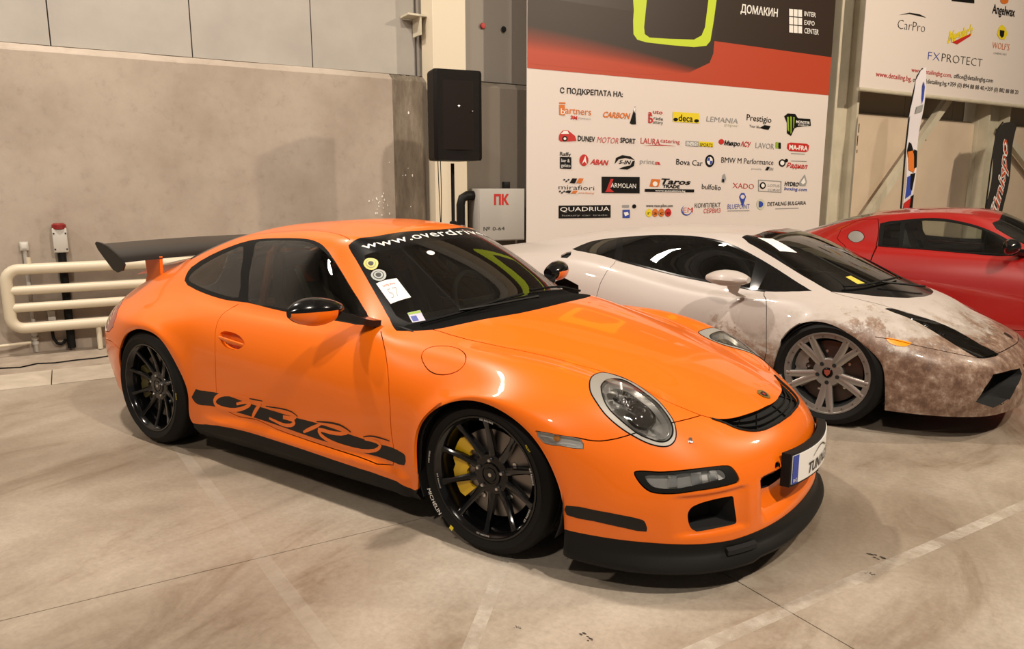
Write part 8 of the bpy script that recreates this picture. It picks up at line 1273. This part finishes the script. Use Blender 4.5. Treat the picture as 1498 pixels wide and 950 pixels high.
COWA = [(11.95, -.2), (11.95, 3.05), (12.2, 2.9), (12.4, 2), (12.5, 1), (12.52, -.2)]
HDA = [(12.52, -.2), (12.5, 1), (12.4, 2), (12.2, 2.9), (13, 3.1), (14, 3.0), (15, 2.9), (15.7, 2.7), (15.8, 1.5), (15.85, -.2)]
DRA = [(7.28, 4.13), (7.30, 4.6), (7.36, 5.2), (7.5, 6.2), (7.8, 7.4), (8.1, 8.1), (9.5, 8.3), (11, 8.3), (11.9, 8.1), (11.8, 7), (11.6, 6), (11.45, 5), (11.25, 4.2), (10.9, 4.06), (10.4, 4.08), (9.4, 4.15), (8.5, 4.13), (7.7, 4.16)]
BLA = [(7.16, 2.9), (7.24, 3.4), (7.26, 4.1), (7.28, 4.7), (7.36, 5.3), (7.5, 6.3), (7.75, 7.5), (7.0, 7.6), (6.75, 6.4), (6.62, 5.4), (6.45, 4.6), (6.15, 3.9), (6.2, 3.2), (6.6, 2.75)]
BPA = [(14.7, 9.2), (14.9, 7.0), (15.2, 6.0), (15.7, 4.9), (15.9, 3.8), (15.9, 2.7), (15.85, 1.5), (15.9, -.2), (20, -.2), (20, 9.2)]
HLA = [(14.9, 4.9), (15.3, 4.0), (15.7, 3.0), (16.1, 2.7), (16.2, 3.6), (15.9, 4.8), (15.4, 5.5)]
regA = [('windscreen', GLA), ('windscreen_border', WSA), ('cowl_panel', COWA), ('headlamp_lens', HLA), ('door_glass', DGA), ('quarter_glass', QGA), ('window_seal', SEALA), (None, [(16.8, 1.5), (16.8, 4.4), (18, 4.4), (18.2, 1.5)]), ('fuel_cap', a_['fuel']), ('door', DRA), ('side_blade', BLA), ('hood', HDA), ('front_bumper', BPA), ('rear_window', [(4.9, -.2), (4.9, 2.2), (6.9, 2.3), (7.1, -.2)])]
roofA = [(7.16, 2.4), (7.4, 2.05), (8, 1.95), (9, 2.05), (10, 2.3)]
PRA = panels(SA, regA, [(DRA, True), (BLA, True), (a_['fuel'], True), (BPA[:8], False), (HDA[:-1], False)], 7, 6, .006)
pmA = {'windscreen': M_GLD, 'windscreen_border': M_BKG, 'cowl_panel': M_BK, 'headlamp_lens': M_GLC, 'door_glass': glass('door_glass_clear', (.80, .84, .80)), 'quarter_glass': M_GLD, 'window_seal': M_RUB, 'rear_window': M_GLD, 'fuel_cap': mat('brushed_cap', (.62, .6, .57), .3, .8)}
PA = {}
for nm, (uv, T) in PRA.items():
    m = pmA.get(nm, M_RED)
    for sd in (['both'] if nm in ('windscreen', 'windscreen_border', 'cowl_panel', 'hood', 'front_bumper', 'body_shell', 'rear_window') else ['right', 'left']):
        PA[nm, sd] = obj(nm, panel_mesh(SA, nm, uv, T, [m], sd, 0 if 'glass' in m.name or 'lens' in nm else .01), CA)
def keepA(u, v):
    if 7 < u < 11.9 and 2.7 < v < 4.2: return False
    if (10.0 < u < 12.0 and v < 3.1) or (4.8 < u < 7.2 and v < 2.4): return False
    return v < 8.3 and not (u > 14.7 and 2.4 < v < 5.6 and u < 16.3)
inner_shell(SA, keepA, CA)
for s_ in (-1, 1):
    sd = 'right' if s_ < 0 else 'left'
    liner(SA, HLA, .05, .9, side=sd).build('headlamp_bowl', M_BK, CA)
    mr = obj('door_mirror', None, CA); rings = []
    for i in range(11):
        t_ = i / 10; y = .86 + .22 * t_; k = max(.02, math.sin(math.pi * (.12 + .84 * t_))**.6); rings.append([(-.70 + .09 * k * math.cos(a) * (1 if math.cos(a) > 0 else .5), s_ * y, .965 + .068 * k * math.sin(a)) for a in np.linspace(0, 2 * math.pi, 16, endpoint=False)])
    G().loft(rings).build('mirror_shell', M_BKG, mr); G().tube([(-.66, s_ * .88, .92), (-.60, s_ * .78, .90), (-.56, s_ * .72, .91)], [.03, .035, .03], 8).build('mirror_arm', M_BKG, mr)
    M_S2 = mat('wheel_silver')
    wheel(CA, 'front_wheel', (0, s_ * .94, .335), .335, .25, .235, 5, 'star', s_, lipmat=M_S2, spmat=M_S2, caliper=(M_BK, 3.1, 1)); wheel(CA, 'rear_wheel', (-2.65, s_ * .945, .34), .34, .25, .29, 5, 'star', s_, lipmat=M_S2, spmat=M_S2, caliper=(M_BK, 3.1, 1))
    for cx, r in ((0, .355), (-2.65, .37)):
        pr_ = [(cx + r * math.cos(math.radians(a)), .335 + r * math.sin(math.radians(a))) for a in np.linspace(-25, 205, 25)]
        g = G(); g.loft([[(x, s_ * .87, z) for x, z in pr_], [(x, s_ * .55, z) for x, z in pr_]], caps=False, closed=False); g.add([(x, s_ * .56, z) for x, z in pr_], [tuple(range(len(pr_)))]); g.build('wheel_housing', M_VOID, CA)
cb_ = obj('cabin', None, CA)
G().loft([[(-.2, y, .84), (-.45, y, .88), (-.62, y, .85), (-.65, y, .6), (-.6, y, .4), (-.1, y, .4)] for y in np.linspace(-.66, .66, 5)]).build('dashboard', M_CARP, cb_)
for sy in (-1, 1):
    rr2 = []
    for t_ in np.linspace(0, 1, 12):
        w_ = .25 if t_ < .75 else (.25 - .9 * (t_ - .75)); w_ = max(w_, .12) if t_ < .96 else .08; x = -1.28 - .36 * t_; z = .35 + .80 * t_
        rr2.append([(x + .05, sy * .37 - w_, z), (x, sy * .37, z), (x + .05, sy * .37 + w_, z), (x - .1, sy * .37 + w_ * .9, z), (x - .1, sy * .37 - w_ * .9, z)])
    G().loft(rr2).build('seat', mat('seat_charcoal', (.03, .032, .034), .7), cb_)
G().box((-1.95, 0, .62), (.04, 1.3, .62)).build('bulkhead', M_CARP, cb_)
G().tube([(-.95 + .0, .37 + .17 * math.cos(a), .86 + .17 * math.sin(a)) for a in np.linspace(0, 2 * math.pi, 24, endpoint=False)], .014, 8, closed=True).build('steering_wheel', M_CARP, cb_)
G().box((-1.2, 0, .25), (1.75, 1.70, .22)).box((0, 0, .22), (1.3, 1.1, .12)).box((-2.6, 0, .25), (1.2, 1.1, .12)).build('underbody', M_VOID, CA, smooth=False)
decal(SA, 'lower_grille', [(16.8, -1.2), (16.8, 1.2), (18.2, 1.3), (18.2, -1.3)], M_VOID, .002, parent=CA)
